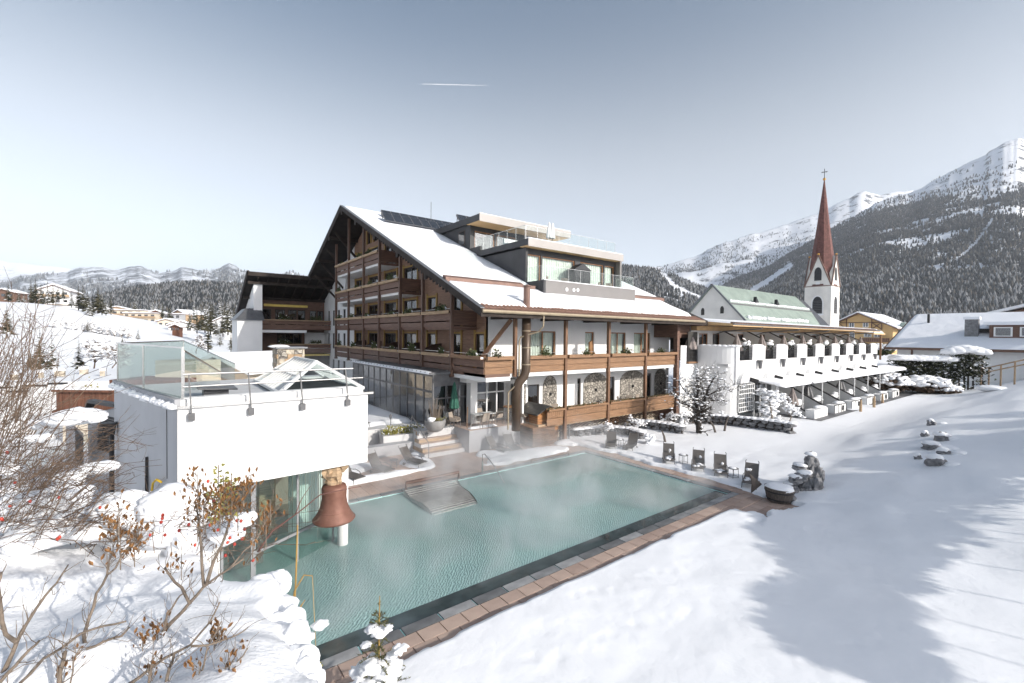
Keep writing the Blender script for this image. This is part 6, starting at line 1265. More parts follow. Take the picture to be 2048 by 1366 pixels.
for k, (px, py, rx, rz_) in enumerate([(1622, 925, .30, .42), (1630, 945, .30, .34), (1628, 965, .32, .44), (1608, 952, .38, .20), (1600, 935, .32, .14), (1612, 980, .34, .34), (1590, 960, .32, .18), (1640, 955, .22, .4), (1580, 972, .3, .16), (1632, 978, .32, .4), (1618, 990, .24, .28)]):
    p = dp(px, py, D0+.5+(990-py)*.012+.1*(k % 3)); parts.append((tuple(p), (rx, rx*.8, rz_*1.15), k+5))
    if k in (0, 3, 4, 6, 8): sn.append(((p[0], p[1], p[2]+rz_*.95), (rx*.95, rx*.85, .1)))
mound = MB(); p = dp(1618, 990, D0+1.6); mound.blob((p[0], p[1], p[2]-.3), (.7, .9, 1.1), 4, 3, .3)
rock('rock_pile', 'jagged grey rock pile with snow ledges beside the pool corner', 'rocks', parts, sn)
o = mound.build('snow_core', G['snow_lump'], [q for q in bpy.data.objects if q.name == 'rock_pile'][0], smooth=True)
parts = []; sn = []
for k, (px, py, rx, rz_) in enumerate([(1872, 930, .30, .22), (1884, 880, .32, .2), (1862, 850, .18, .16), (1850, 872, .16, .12), (1863, 897, .38, .16), (1835, 918, .14, .1), (1886, 908, .22, .12)]):
    p = onT(px, py); parts.append(((p[0], p[1], p[2]+rz_*.5), (rx, rx, rz_*1.3), k+31)); sn.append(((p[0]+.12, p[1]+.05, p[2]+rz_*1.45), (rx*1.25, rx*1.1, .16))); sn.append(((p[0]+.4, p[1]-.5, p[2]+.02), (rx*2.2, rx*1.8, .2)))
rock('snowy_rocks', 'cluster of dark rocks buried under snow caps on the open slope', 'rocks', parts, sn)
tb_ = thing('wooden_tub', 'half barrel tub filled with snow on the paving at the pool corner', 'tub', (20.9, 8.25, .0))
MB().lathe([(.0, .02), (.46, .02), (.52, .25), (.57, .52), (.58, .6), (.53, .6), (.5, .45), (0, .45)], (0, 0, 0), 26).build('staves', G['oakbarrel'], tb_, local=True)
for z, r_ in ((.1, .492), (.42, .558)): MB().lathe([(r_, 0), (r_+.012, .01), (r_+.016, .05), (r_+.008, .06)], (0, 0, z), 26).build('iron_hoop', G['blackmetal'], tb_, local=True)
MB().blob((0, 0, .58), (.56, .56, .16), 6, 3, .15).build('snow', G['snow_lump'], tb_, local=True, smooth=True)
b = MB(); b.extr([(.1, .75, .5), (-.65, .95, 1.05), (-.5, .9, .6), (-.55, .9, .2)], (.05, .06, 0)); o = b.build('broken_board', G['oakbarrel']); o.location = (20.9, 8.25, 0); tag(o, 'weathered pointed board sticking up behind the wooden tub', 'board')
for k, (px, py) in enumerate([(1583, 1000), (1590, 985)]):
    p = onT(px, py); o = MB().blob((0, 0, .1), (.17, .14, .16), k+50, 2, .6).build('loose_stone', G['stone']); o.location = tuple(p); tag(o, 'small grey stone beside the wooden tub, %s one' % ('lower' if k == 0 else 'upper'), 'stone', 'stones by the tub')
for k, (px, py, h, ln) in enumerate([(1721, 824, 1.15, .06), (1748, 815, 1.1, 0), (1765, 806, 1.0, -.1)]):
    p = onT(px, py); o = MB().tube([(0, 0, -.3), (ln*.5, 0, h*.6), (ln+.03, 0, h)], [.12, .11, .06], 8).build('fence_post', G['palewood']); o.location = tuple(p); tag(o, 'weathered wooden fence post by the annexe path, %s of three' % ('nearest' if k == 0 else 'middle' if k == 1 else 'farthest'), 'post', 'wooden posts by the annexe path')
for k, (px, py, dx, h) in enumerate([(1331, 884, -.25, .75), (1432, 865, -.45, .85), (1448, 862, .3, 1.1)]):
    p = onT(px, py); o = MB().tube([(0, 0, -.2), (dx*.4*RH[0], dx*.4*RH[1], h*.5), (dx*RH[0], dx*RH[1], h)], [.09, .07, .04], 7).build('garden_stake', G['oakbarrel']); o.location = tuple(p); tag(o, ['short dark stake leaning in the snow behind the loungers', 'forked dark stake just right of the apple tree', 'thin pale stake in front of the long stone wall'][k], 'stake', 'stakes in the snow')
# fence up the hill at the right
fe = thing('rail_fence', 'grey wooden rail fence climbing the snowy slope before the long chalet', 'fence', (70, 8, 3)); prev = None
for k, (px, py, D) in enumerate([(1962, 745, 62), (1978, 741, 60), (2002, 736, 57), (2030, 730, 54), (2062, 724, 51), (2095, 718, 48)]):
    p = dp(px, py, D); MB().box(p[0]-.08, p[0]+.08, p[1]-.08, p[1]+.08, p[2]-2.5, p[2]+.45).build('post', G['palewood'], fe)
    if prev is not None:
        for dz in (.4, -.15): MB().bar((prev[0], prev[1], prev[2]+dz), (p[0], p[1], p[2]+dz), .07, .14).build('rail', G['palewood'], fe)
    prev = p

# ------------------------------------------------------------------ furniture of the rooftop terraces
cb2 = thing('terrace_cabinet', 'black gabled cabinet standing between the windows of the rooftop terrace', 'cabinet', (25.3, 24.5, 10.2))
x0_, x1_ = float(gy(1146, 560, 24.4)[0]), float(gy(1177, 560, 24.4)[0]); xm = (x0_+x1_)/2
MB().box(x0_, x1_, 24.2, 24.9, 10.2, 12.0).build('cabinet_body', G['anthracite'], cb2); MB().extr([(x0_-.1, 24.15, 12.0), (x1_+.1, 24.15, 12.0), (xm, 24.15, 12.5)], (0, .8, 0)).build('cabinet_roof', G['anthracite'], cb2)
for sg in (-1, 1): MB().box(xm+sg*.42-.36, xm+sg*.42+.36, 24.17, 24.198, 10.3, 11.9).build('cabinet_door', G['blackmetal'], cb2)
for k, (px, rz, lab) in enumerate([(1085, .6, 'wicker chair on the rooftop terrace by the left window'), (1128, -.7, 'wicker chair left of the black rooftop cabinet'), (1190, .5, 'wicker chair right of the black rooftop cabinet'), (1215, -.6, 'wicker chair at the right end of the rooftop terrace')]):
    chair(float(gy(px, 570, 23.9)[0]), 23.9, 10.2, rz+math.pi, lab, 'wicker chairs of the rooftop terrace')
table(float(gy(1107, 570, 23.9)[0]), 23.95, 10.2, .9, .7, .72, 'small table between two chairs on the rooftop terrace', 0, 'greymetal')
table(float(gy(1202, 570, 23.9)[0]), 23.95, 10.2, .8, .6, .6, 'low table right of the black rooftop cabinet', 0, 'tabletop')
for k, px in enumerate((1098, 1105)): parasol(float(gy(px, 470, 26.5)[0]), 26.5, 13.75, 2.1, 'folded white parasol on the upper roof terrace, %s of two' % ('left' if k == 0 else 'right'), G['canvaswhite'], 'white parasols of the roof terrace', .2)
b = MB(); b.box(0, 1.9, 0, .7, 0, .4); b.box(0, 1.9, .5, .7, .4, .75); o = b.build('lounge_sofa', G['canvaswhite']); o.location = (21.1, 28.0, 13.75); tag(o, 'pale lounge sofa behind the glass of the upper roof terrace', 'sofa')
# ------------------------------------------------------------------ trees and shrubs
def bare_mesh(seed, h, trunk_r, spread, levels=4, nseg=5, nb=(4, 4, 4, 3), up=.35, trunk_h=.3, lean=0, thin=.62, minr=.006, clump=.35, csize=.12):
    """returns (trunk MB, twigs MB, snow MB) of a leafless tree with snow lying on its branches"""
    rr = random.Random(seed); tk, tw, sn = MB(), MB(), MB()
    def grow(p, d, ln, r, lv):
        pts = [p]; q = p.copy(); dd = d.copy()
        for k in range(nseg):
            dd = (dd+Vector((rr.gauss(0, .22), rr.gauss(0, .22), rr.gauss(0, .16)+.05*up))).normalized(); q = q+dd*ln/nseg; pts.append(q.copy())
        rad = [max(minr, r*(1-.5*i/nseg)) for i in range(nseg+1)]
        (tk if lv <= 1 else tw).tube(pts, rad, 7 if lv == 0 else 5 if lv == 1 else 3, cap=lv < 2)
        if lv >= 1 and clump:
            for i in range(1, nseg+1):
                if rr.random() < clump: c = pts[i]; s = csize*rr.uniform(.5, 1.3); sn.blob((c.x, c.y, c.z+rad[i]+s*.15), (s*1.3, s*1.2, s*.55), rr.randrange(999), 1, .5)
        if lv+1 < levels:
            for k in range(nb[lv]):
                i = rr.randint(max(1, nseg//2 if lv == 0 else 1), nseg); ang = rr.uniform(0, 6.28); sd = dd.orthogonal().normalized(); sd = (Matrix.Rotation(ang, 3, dd) @ sd)
                nd = (dd*rr.uniform(.2, .8)+sd*spread+Vector((0, 0, up*rr.uniform(0, 1)))).normalized(); grow(pts[i], nd, ln*thin*rr.uniform(.75, 1.25), rad[i]*.62, lv+1)
    grow(Vector((0, 0, -.1)), Vector((lean, 0, 1)).normalized(), h*trunk_h+.1, trunk_r, 0)
    return tk, tw, sn
def bare_tree(name, label, cat, loc, seed, mats=('bark_dark', 'bark_dark'), group=None, rz=0, **k):
    t = thing(name, label, cat, loc, group, rz); tk, tw, sn = bare_mesh(seed, **k)
    tk.build('trunk', G[mats[0]], t, local=True, smooth=True); o = tw.build('crown', G[mats[1]], t, local=True)
    if sn.v: tag(sn.build('snow', G['snow_lump'], t, local=True, smooth=True), kind='stuff')
    return t
# apple tree: explicit trunk and main limbs, then twigs
rr = random.Random(12); at_ = thing('apple_tree', 'old bare apple tree dusted with snow behind the row of loungers', 'tree', (30.4, 17.4, .15))
tk, tw, sn = MB(), MB(), MB()
def limb(pts, r0, r1, lv=0):
    pts = [Vector((x*RH[0]+d*FH[0], x*RH[1]+d*FH[1], z)) for x, d, z in pts]; n_ = len(pts); rad = [r0+(r1-r0)*i/(n_-1) for i in range(n_)]
    tk.tube(pts, rad, 8, cap=True)
    for i in range(1, n_):
        for k in range(5 if i > 1 else 3):
            p = pts[i-1].lerp(pts[i], rr.random()); d = Vector((rr.gauss(0, .7), rr.gauss(0, .7), rr.uniform(-.1, .9))).normalized(); L_ = rr.uniform(.5, 1.05); twig(p, d, L_, rad[i]*.42, 0)
        if i > 1 or r0 < .1:
            for k in range(2): c = pts[i-1].lerp(pts[i], rr.random()); s = rr.uniform(.04, .10); sn.blob((c.x, c.y, c.z+rad[i]*.8), (s*1.6, s*1.4, s*.6), rr.randrange(999), 1, .5)
def twig(p, d, L_, r, lv):
    pts = [p]; q = p.copy(); dd = d.copy()
    for k in range(4): dd = (dd+Vector((rr.gauss(0, .3), rr.gauss(0, .3), rr.gauss(.02, .25)))).normalized(); q = q+dd*L_/4; pts.append(q.copy())
    tw.tube(pts, [max(.007, r*(1-.2*i)) for i in range(5)], 3, cap=False)
    if rr.random() < .17: c = pts[rr.randint(1, 4)]; s = rr.uniform(.03, .10); sn.blob((c.x, c.y, c.z+.03), (s*1.5, s*1.3, s*.6), rr.randrange(999), 1, .6)
    if lv < 2:
        for k in range(4 if lv == 0 else 3): i = rr.randint(1, 4); sd = Vector((rr.gauss(0, 1), rr.gauss(0, 1), rr.gauss(.2, .7))).normalized(); twig(pts[i], (dd*.5+sd).normalized(), L_*rr.uniform(.4, .75), r*.6, lv+1)
limb([(0, 0, -.1), (-.03, 0, .5), (.0, 0, 1.05), (.02, 0, 1.25)], .21, .17)
limb([(-.02, 0, 1.15), (-.12, .05, 1.6), (-.16, .1, 2.2), (-.1, .1, 3.0), (-.2, .1, 3.8), (-.1, .1, 4.4)], .14, .03)
limb([(.05, 0, 1.15), (.2, 0, 1.7), (.35, -.1, 2.4), (.6, -.1, 3.2), (.9, -.2, 3.9), (1.3, -.2, 4.2)], .13, .03)
limb([(-.05, 0, 1.3), (-.5, -.1, 1.75), (-1.0, -.2, 2.05), (-1.45, -.2, 2.1), (-1.7, -.2, 2.6), (-2.2, -.3, 2.9)], .1, .03)
limb([(.12, 0, 1.5), (.5, .1, 1.9), (.9, .2, 2.25), (1.5, .2, 2.3), (2.1, .3, 2.2)], .09, .02)
limb([(-.15, .1, 2.1), (-.6, .3, 2.6), (-1.1, .3, 3.1), (-1.4, .4, 3.7)], .07, .02); limb([(.3, -.1, 2.3), (.5, .5, 2.8), (.4, .8, 3.5), (.5, 1.0, 4.0)], .07, .02); limb([(-.14, .1, 2.6), (-.3, -.6, 3.1), (-.5, -.9, 3.6), (-.6, -1.0, 4.0)], .07, .02); limb([(.4, -.1, 2.6), (1.0, -.4, 3.0), (1.6, -.5, 3.2), (2.0, -.6, 3.0)], .06, .02)
tk.build('trunk', G['bark_dark'], at_, local=True, smooth=True); tw.build('crown', G['bark_dark'], at_, local=True); tag(sn.build('snow', G['snow_lump'], at_, local=True, smooth=True), kind='stuff')
def put(px, py, z=.13): p = gz(px, py, z); return (float(p[0]), float(p[1]), float(T(p[0], p[1])))
bare_tree('round_shrub', 'round topped bare shrub capped with snow before the annexe terraces', 'shrub', put(1543, 845), 31, ('twig_grey', 'twig_grey'), h=2.9, trunk_r=.07, spread=.6, levels=4, nb=(7, 5, 4), trunk_h=.5, clump=.45, csize=.14)
bare_tree('thin_shrub', 'thin stemmed bare shrub right of the round topped one', 'shrub', put(1580, 843), 32, ('twig_grey', 'twig_grey'), h=2.4, trunk_r=.045, spread=.5, levels=4, nb=(6, 4, 3), trunk_h=.45, clump=.3, csize=.12)
for k, (px, py, h, lab) in enumerate([(1215, 872, 1.7, 'dark bare bush in front of the lower balcony'), (1275, 862, 1.9, 'dark bare bush below the third tall balcony post'), (1330, 852, 2.2, 'dark bare bush at the dark end of the lower balcony'), (1372, 848, 1.4, 'low twiggy bush at the foot of the white wall behind the apple tree'), (1440, 845, 1.5, 'snowy twiggy bush beside the lattice window'), (1300, 885, .9, 'small frosted stump bush left of the apple tree')]):
    bare_tree('bare_bush', lab, 'bush', put(px, py), 60+k, ('twig', 'twig'), 'bare bushes by the hotel', h=h, trunk_r=.04, spread=.9, levels=4, nb=(7, 5, 4), trunk_h=.35, clump=.12 if k < 3 else .4, csize=.09)
# snow laden bushes and clipped hedge near the chalet
def snow_bush(name, label, loc, r, seed, leafm, nleaf=900, snowf=.5, lsz=.2, group=None):
    t = thing(name, label, 'bush', loc, group); b = MB(); rr = random.Random(seed)
    for k in range(nleaf):
        v = Vector((rr.gauss(0, 1), rr.gauss(0, 1), rr.gauss(0, 1))).normalized()*rr.uniform(.55, 1.0); p = Vector((v.x*r[0], v.y*r[1], max(.02, (v.z*.5+.5)*r[2]*2*.62))); a = rr.uniform(0, 6.28); s = lsz*rr.uniform(.6, 1.4)
        d = Vector((math.cos(a), math.sin(a), rr.uniform(-.4, .6)))*s; sd = d.orthogonal().normalized()*s*.5; b.add([p-sd, p+d-sd*.4, p+d*1.3, p+sd], [(0, 1, 2, 3)])
    b.build('twigs', leafm, t, local=True); q = MB()
    for k in range(int(55*snowf*4)):
        v = Vector((rr.gauss(0, 1), rr.gauss(0, 1), abs(rr.gauss(0, 1)))).normalized()*rr.uniform(.75, 1.05); p = Vector((v.x*r[0], v.y*r[1], (v.z*.5+.5)*r[2]*2*.64)); s = rr.uniform(.1, .24)*max(r)/1.6; q.blob(p, (s*1.5, s*1.3, s*.62), rr.randrange(999), 1, .5)
    tag(q.build('snow', G['snow_lump'], t, local=True, smooth=True), kind='stuff'); tk = MB(); tk.tube([(0, 0, -.3), (0, 0, r[2]*.8)], .08, 6); tk.build('stem', G['bark_dark'], t, local=True)
p = dp(1768, 790, 58); snow_bush('snowy_bush', 'big round snow laden bush at the end of the annexe canopy', (p[0], p[1], float(T(p[0], p[1]))), (2.6, 2.6, 1.9), 1, G['twig'], 1400, .9, .35)
p = dp(1850, 792, 58); snow_bush('snowy_bush', 'spreading snow laden bush in front of the clipped hedge', (p[0], p[1], float(T(p[0], p[1]))), (3.3, 2.2, 1.6), 2, G['twig'], 1400, 1.0, .35)
p = dp(1890, 790, 57); snow_bush('snowy_bush', 'low snowy bush left of the dark hedge arch', (p[0], p[1], float(T(p[0], p[1]))), (2.0, 1.6, .8), 3, G['twig'], 600, .8, .3)
p = dp(1762, 695, 90); snow_bush('snowy_bush', 'small snowy bush below the yellow guesthouse', (p[0], p[1], float(T(p[0], p[1]))+3), (2.2, 2.2, 1.8), 4, G['greens'], 600, .6, .35)
p = dp(1712, 760, 60) if 0 else None
he = thing('clipped_hedge', 'dark clipped evergreen hedge with an arch under a thick snow lid', 'hedge', tuple(dp(1880, 780, 62))); b = MB(); q = MB(); rr = random.Random(4)
hx = [dp(px, 745, 62.0-(px-1790)*.02) for px in np.linspace(1795, 1960, 34)]
for i, p in enumerate(hx):
    tall = i > 20; zt = 7-(725-680)/905*62 if not tall else 7-(712-680)/905*62; zb = 7-(770-680)/905*62 if not tall else 7-((752 if 24 < i < 33 else 785)-680)/905*60
    for k in range(110):
        v = Vector((p[0]+rr.gauss(0, .5), p[1]+rr.gauss(0, .5), rr.uniform(zb, zt+.2))); a = rr.uniform(0, 6.28); s = rr.uniform(.15, .35); d = Vector((math.cos(a), math.sin(a), rr.uniform(-.6, .8)))*s; sd = d.orthogonal().normalized()*s*.5
        b.add([v-sd, v+d-sd*.4, v+d*1.3, v+sd], [(0, 1, 2, 3)], 1 if rr.random() < (.13 if tall else .03) else 0)
    q.blob((p[0], p[1], zt+.35+.35*(1 if tall else 0)*math.sin((i-20)/14*math.pi) if tall else zt+.35), (.75, 1.1, .75 if tall else .6), i, 2, .3, flat=-.15)
b.build('foliage', [G['thuja'], G['snow_lump']], he); tag(q.build('snow_lid', G['snow_lump'], he, smooth=True), kind='stuff')
b = MB()
for px in (1918, 1928, 1936, 1946): p = dp(px, 770, 60); b.bar((p[0], p[1], p[2]-1.6), (p[0], p[1], p[2]+1.2), .18, .18)
b.build('arch_posts', G['bark_dark'], he)
p = onT(1985, 782); o = MB().blob((0, 0, .25), (1.5, 1.3, .42), 5, 3, .4).build('snow_mound', G['snow_lump'], smooth=True); o.location = tuple(p); tag(o, 'low snow mound over dark twigs in front of the rail fence', 'snow mound')
# conifers
def conifer_mesh(seed, h=10.0, r=2.2, rings=22, per=9, snow=.25, droop=.35, gap=0.0, detail=3):
    rr = random.Random(seed); b = MB()
    b.tube([(0, 0, -.5), (0, 0, h*.5), (0, 0, h)], [h*.018, h*.011, .01], 5, 2)
    for i in range(rings):
        t = (i+.3)/rings; z = h*(.06+.94*t); R = r*(1-t)**.85*(rr.uniform(.75, 1.15))+.08; n = max(3, int(per*(1-t*.55)))
        for k in range(n):
            if rr.random() < gap: continue
            a = rr.uniform(0, 6.28); ln = R*rr.uniform(.7, 1.15); d = Vector((math.cos(a), math.sin(a), 0)); sd = Vector((-d.y, d.x, 0)); w = ln*rr.uniform(.28, .42)+.05; p0 = Vector((0, 0, z))
            for s in range(detail):
                u0, u1 = s/detail, (s+1)/detail; z0, z1 = -droop*ln*u0**1.4+rr.uniform(-.03, .03)*h*.05, -droop*ln*u1**1.4
                w0, w1 = w*(1-.2*s/detail)*(.45 if s == 0 else 1), w*(1-.75*u1); mi = 1 if rr.random() < snow else 0
                A = p0+d*ln*u0+Vector((0, 0, z0)); B = p0+d*ln*u1+Vector((0, 0, z1)); b.add([A-sd*w0-Vector((0, 0, .25*w0)), A, B, B-sd*w1-Vector((0, 0, .3*w1))], [(0, 1, 2, 3)], mi); b.add([A, A+sd*w0-Vector((0, 0, .25*w0)), B+sd*w1-Vector((0, 0, .3*w1)), B], [(0, 1, 2, 3)], mi)
    return b
CONI = []
for k, (sn_, mm) in enumerate([(.10, 'spruce'), (.22, 'spruce'), (.4, 'spruce'), (.06, 'spruce')]):
    b = conifer_mesh(k+1, 10, 2.1 if k < 3 else 1.7, 24, 10, sn_); me = b.mesh('conifer_crown')
    for m_ in (G[mm], G['snow_lump'], G['bark_dark']): me.materials.append(m_)
    CONI.append(me)
trk = MB(); trk.tube([(0, 0, -1), (0, 0, 3), (0, 0, 9.5)], [.2, .15, .02], 6); TRK = trk.mesh('conifer_trunk'); TRK.materials.append(G['bark_dark'])
def conifer(px_base, py_base, D, hpx, k, label, group='conifers left of the hotel', zoff=None):
    p = dp(px_base, py_base, D); p[2] = max(p[2], float(T(p[0], p[1]))-.3) if D > 60 else p[2]; h = hpx/FPX*D; t = thing('spruce_tree', label, 'tree', tuple(p), group); s = h/10.0
    o = link('crown', CONI[k % 4], None, t, True); o.scale = (s*rnd.uniform(.9, 1.15),)*2+(s,); o.rotation_euler = (0, 0, rnd.uniform(0, 6.28)); o = link('trunk', TRK, None, t, True); o.scale = (s, s, s); return t
# ------------------------------------------------------------------ mountains
def mount_mat(name, rock, snowc, th, soft, sc, slope=.5, bump=.8):
    m = bpy.data.materials.new(name); m.use_nodes = True; N = m.node_tree.nodes; L = m.node_tree.links; b = N['Principled BSDF']; b.inputs['Roughness'].default_value = .85; b.inputs['Specular IOR Level'].default_value = .15
    tc = N.new('ShaderNodeTexCoord'); nz = N.new('ShaderNodeTexNoise'); nz.inputs['Scale'].default_value = sc; nz.inputs['Detail'].default_value = 9; nz.inputs['Roughness'].default_value = .68; L.new(tc.outputs['Object'], nz.inputs['Vector'])
    ge = N.new('ShaderNodeNewGeometry'); sx = N.new('ShaderNodeSeparateXYZ'); L.new(ge.outputs['Normal'], sx.inputs[0])
    ad = N.new('ShaderNodeMath'); ad.operation = 'MULTIPLY_ADD'; ad.inputs[1].default_value = slope; L.new(sx.outputs['Z'], ad.inputs[0]); L.new(nz.outputs['Fac'], ad.inputs[2])
    rp = N.new('ShaderNodeValToRGB'); rp.color_ramp.elements[0].position = th-soft; rp.color_ramp.elements[1].position = th+soft; rp.color_ramp.elements[0].color = (*rock, 1); rp.color_ramp.elements[1].color = (*snowc, 1); L.new(ad.outputs[0], rp.inputs[0]); L.new(rp.outputs[0], b.inputs['Base Color'])
    bp = N.new('ShaderNodeBump'); bp.inputs['Strength'].default_value = bump; bp.inputs['Distance'].default_value = .3/sc*.06; L.new(nz.outputs['Fac'], bp.inputs['Height']); L.new(bp.outputs[0], b.inputs['Normal'])
    return m
MZ = {}
def mountain(name, ridge, Dr, Db, zb, m, seed, nx=220, ny=70, amp=.06, pw=1.25, back=.5, rn=0.012):
    rp_ = np.array(ridge, float); pxs = np.linspace(rp_[0, 0], rp_[-1, 0], nx); pys = np.interp(pxs, rp_[:, 0], rp_[:, 1])
    ts = np.concatenate([np.linspace(0, 1, ny), np.linspace(1, 1+back, ny//3)[1:]]); V = np.zeros((nx, len(ts), 3))
    for i, (px, py) in enumerate(zip(pxs, pys)):
        d = ray(px, py); dh = np.array([d[0], d[1], 0]); dirn = dh; dr = float(np.dot(dh, FH)); zr_ = CAMZ+Dr*d[2]/dr
        n0 = fbm(np.array([px*.05]), np.array([seed*9.1]), seed, 4)[0]*rn*(zr_-zb)*2
        for j, t in enumerate(ts):
            if t <= 1: D = Db+(Dr-Db)*t; z = zb+(zr_+n0-zb)*t**pw
            else: D = Dr+(Dr-Db)*(t-1)*1.2; z = zb+(zr_+n0-zb)*(1-(t-1)*1.1)
            V[i, j] = (dirn[0]/dr*D, dirn[1]/dr*D, z)
    X, Y = V[..., 0], V[..., 1]; sc = (Dr-Db)
    H_ = V[..., 2]-zb; nz_ = fbm(X/sc*5, Y/sc*5, seed, 6, .55); rid = 1-np.abs(fbm(X/sc*3.2, Y/sc*3.2, seed+50, 5, .5))*4
    tt = np.broadcast_to(ts, (nx, len(ts))); w = np.sin(np.clip(tt, 0, 1)*math.pi)**.7
    V[..., 2] = V[..., 2]+(nz_*1.3+(rid-.6)*.35)*amp*(H_.max())*w
    o = sheet(name, V.reshape(-1, 3), grid_faces(nx, len(ts)), m); tag(o, kind='structure'); MZ[name] = V; return o
m_snow = mount_mat('snowy_mountain', (.10, .105, .115), (.80, .82, .86), .97, .06, .014, .62)
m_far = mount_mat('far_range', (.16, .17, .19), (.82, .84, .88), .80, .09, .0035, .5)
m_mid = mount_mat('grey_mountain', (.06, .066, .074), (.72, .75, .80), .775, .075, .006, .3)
m_for = mount_mat('forest_floor', (.10, .105, .10), (.72, .75, .80), .94, .09, .02, .55)
mountain('mountain_far_right', [(1180, 560), (1280, 535), (1322, 533), (1388, 514), (1444, 486), (1500, 470), (1542, 458), (1627, 430), (1678, 406), (1712, 388), (1730, 382), (1762, 389), (1800, 381), (1819, 382), (1880, 388), (1980, 400), (2100, 420), (2300, 480)], 3800, 1700, 20, m_snow, 2, amp=.07)
mountain('mountain_right', [(1400, 610), (1458, 563), (1542, 533), (1608, 491), (1655, 463), (1702, 435), (1749, 407), (1795, 391), (1833, 381), (1898, 346), (1973, 308), (2012, 285), (2034, 276), (2060, 278), (2150, 262), (2400, 250), (2700, 330)], 2600, 620, 12, m_snow, 5, nx=300, ny=100, amp=.035, pw=1.2)
mountain('forest_hill_right', [(1080, 600), (1180, 545), (1245, 533), (1300, 538), (1345, 552), (1400, 575), (1470, 600), (1560, 630)], 1500, 600, 12, m_for, 8, amp=.04)
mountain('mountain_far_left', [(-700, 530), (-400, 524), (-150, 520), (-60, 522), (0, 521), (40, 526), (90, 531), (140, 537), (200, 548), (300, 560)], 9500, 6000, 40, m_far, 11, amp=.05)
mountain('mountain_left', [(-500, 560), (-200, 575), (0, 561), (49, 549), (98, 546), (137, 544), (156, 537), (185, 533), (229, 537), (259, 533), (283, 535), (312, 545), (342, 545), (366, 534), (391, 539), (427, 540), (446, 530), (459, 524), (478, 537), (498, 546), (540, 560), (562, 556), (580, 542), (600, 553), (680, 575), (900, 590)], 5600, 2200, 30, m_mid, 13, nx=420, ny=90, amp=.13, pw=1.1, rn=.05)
mountain('forest_hill_left', [(60, 640), (195, 596), (244, 581), (305, 573), (354, 568), (415, 567), (486, 571), (560, 578), (700, 600), (900, 620)], 1250, 520, 12, m_for, 17, amp=.03)
# ------------------------------------------------------------------ far forests, one mass each
fm0 = mat('far_spruce_dark', (0.030, 0.034, 0.036), rough=.9, var=.35, scale=.02, spec=.1); fm1 = mat('far_spruce_dusted', (0.21, 0.215, 0.22), rough=.9, var=.3, scale=.02, spec=.1); fm2 = mat('far_spruce_brown', (0.10, 0.09, 0.075), rough=.9, var=.35, scale=.02, spec=.1)
def forest(name, surf, n, h, seed, dens, snowp, label):
    rs = np.random.RandomState(seed); V = MZ[surf]; nx, ny = V.shape[:2]; k = n*4; fi = rs.uniform(0, nx-1.01, k); fj = rs.uniform(0, ny*.76-1.01, k); i0 = fi.astype(int); j0 = fj.astype(int); u = (fi-i0)[:, None]; v = (fj-j0)[:, None]
    P = (V[i0, j0]*(1-u)+V[i0+1, j0]*u)*(1-v)+(V[i0, j0+1]*(1-u)+V[i0+1, j0+1]*u)*v
    area = np.linalg.norm(np.cross(V[np.minimum(i0+1, nx-1), j0]-V[i0, j0], V[i0, np.minimum(j0+1, ny-1)]-V[i0, j0]), axis=1); area = area/area.max()
    keep = rs.uniform(size=k) < dens(P, fi/nx, fj/(ny*.75))*np.minimum(1, area*2.2+.12); P = P[keep][:n]; n = len(P); hs = h*rs.uniform(.55, 1.35, n); r = hs*rs.uniform(.20, .30, n); sp = rs.uniform(size=n) < snowp(P)
    S = 5; ang = 2*math.pi*np.arange(S)/S+rs.uniform(0, 6.28, n)[:, None]; cx_, sx_ = np.cos(ang), np.sin(ang)
    ring1 = np.stack([P[:, None, 0]+cx_*r[:, None], P[:, None, 1]+sx_*r[:, None], np.repeat((P[:, 2]+hs*.05)[:, None], S, 1)], -1)
    a2 = ang+.5; ring2 = np.stack([P[:, None, 0]+np.cos(a2)*r[:, None]*.72, P[:, None, 1]+np.sin(a2)*r[:, None]*.72, np.repeat((P[:, 2]+hs*.42)[:, None], S, 1)], -1)
    t1 = P+np.stack([0*hs, 0*hs, hs*.68], -1); t2 = P+np.stack([0*hs, 0*hs, hs], -1)
    VV = np.concatenate([ring1, t1[:, None], ring2, t2[:, None]], 1).reshape(-1, 3); st = 2*S+2; base = (np.arange(n)*st)[:, None]; idx = np.arange(S)
    f1 = np.stack([base+idx, base+(idx+1) % S, np.repeat(base+S, S, 1)], -1); f2 = np.stack([base+S+1+idx, base+S+1+(idx+1) % S, np.repeat(base+st-1, S, 1)], -1)
    F = np.concatenate([f1, f2], 1).reshape(-1, 3); o = sheet(name, VV, F, [fm0, fm1, fm2], smooth=False)
    mi = np.where(sp, 1, np.where(rs.uniform(size=n) < .25, 2, 0)); half = rs.uniform(size=(n, 2*S)) < .75
    mi2 = np.where(half, mi[:, None], np.where(rs.uniform(size=(n, 2*S)) < .5, 0, mi[:, None])); o.data.polygons.foreach_set('material_index', mi2.astype(np.int32).ravel()); o.data.update()
    tag(o, label, None, None, 'stuff'); return o
def pyof(P): d = P-CAMP; w = d@FW; return 683-FPX*(d@UI)/w, 1024+FPX*(d@RI)/w
def run(P, pts, w):
    py, px = pyof(P); d = np.full(len(P), 1e9)
    for (xa, ya), (xb, yb) in zip(pts[:-1], pts[1:]):
        t = np.clip(((px-xa)*(xb-xa)+(py-ya)*(yb-ya))/((xb-xa)**2+(yb-ya)**2), 0, 1); d = np.minimum(d, np.hypot(px-xa-t*(xb-xa), py-ya-t*(yb-ya)))
    return sst(w*.6, w, d)
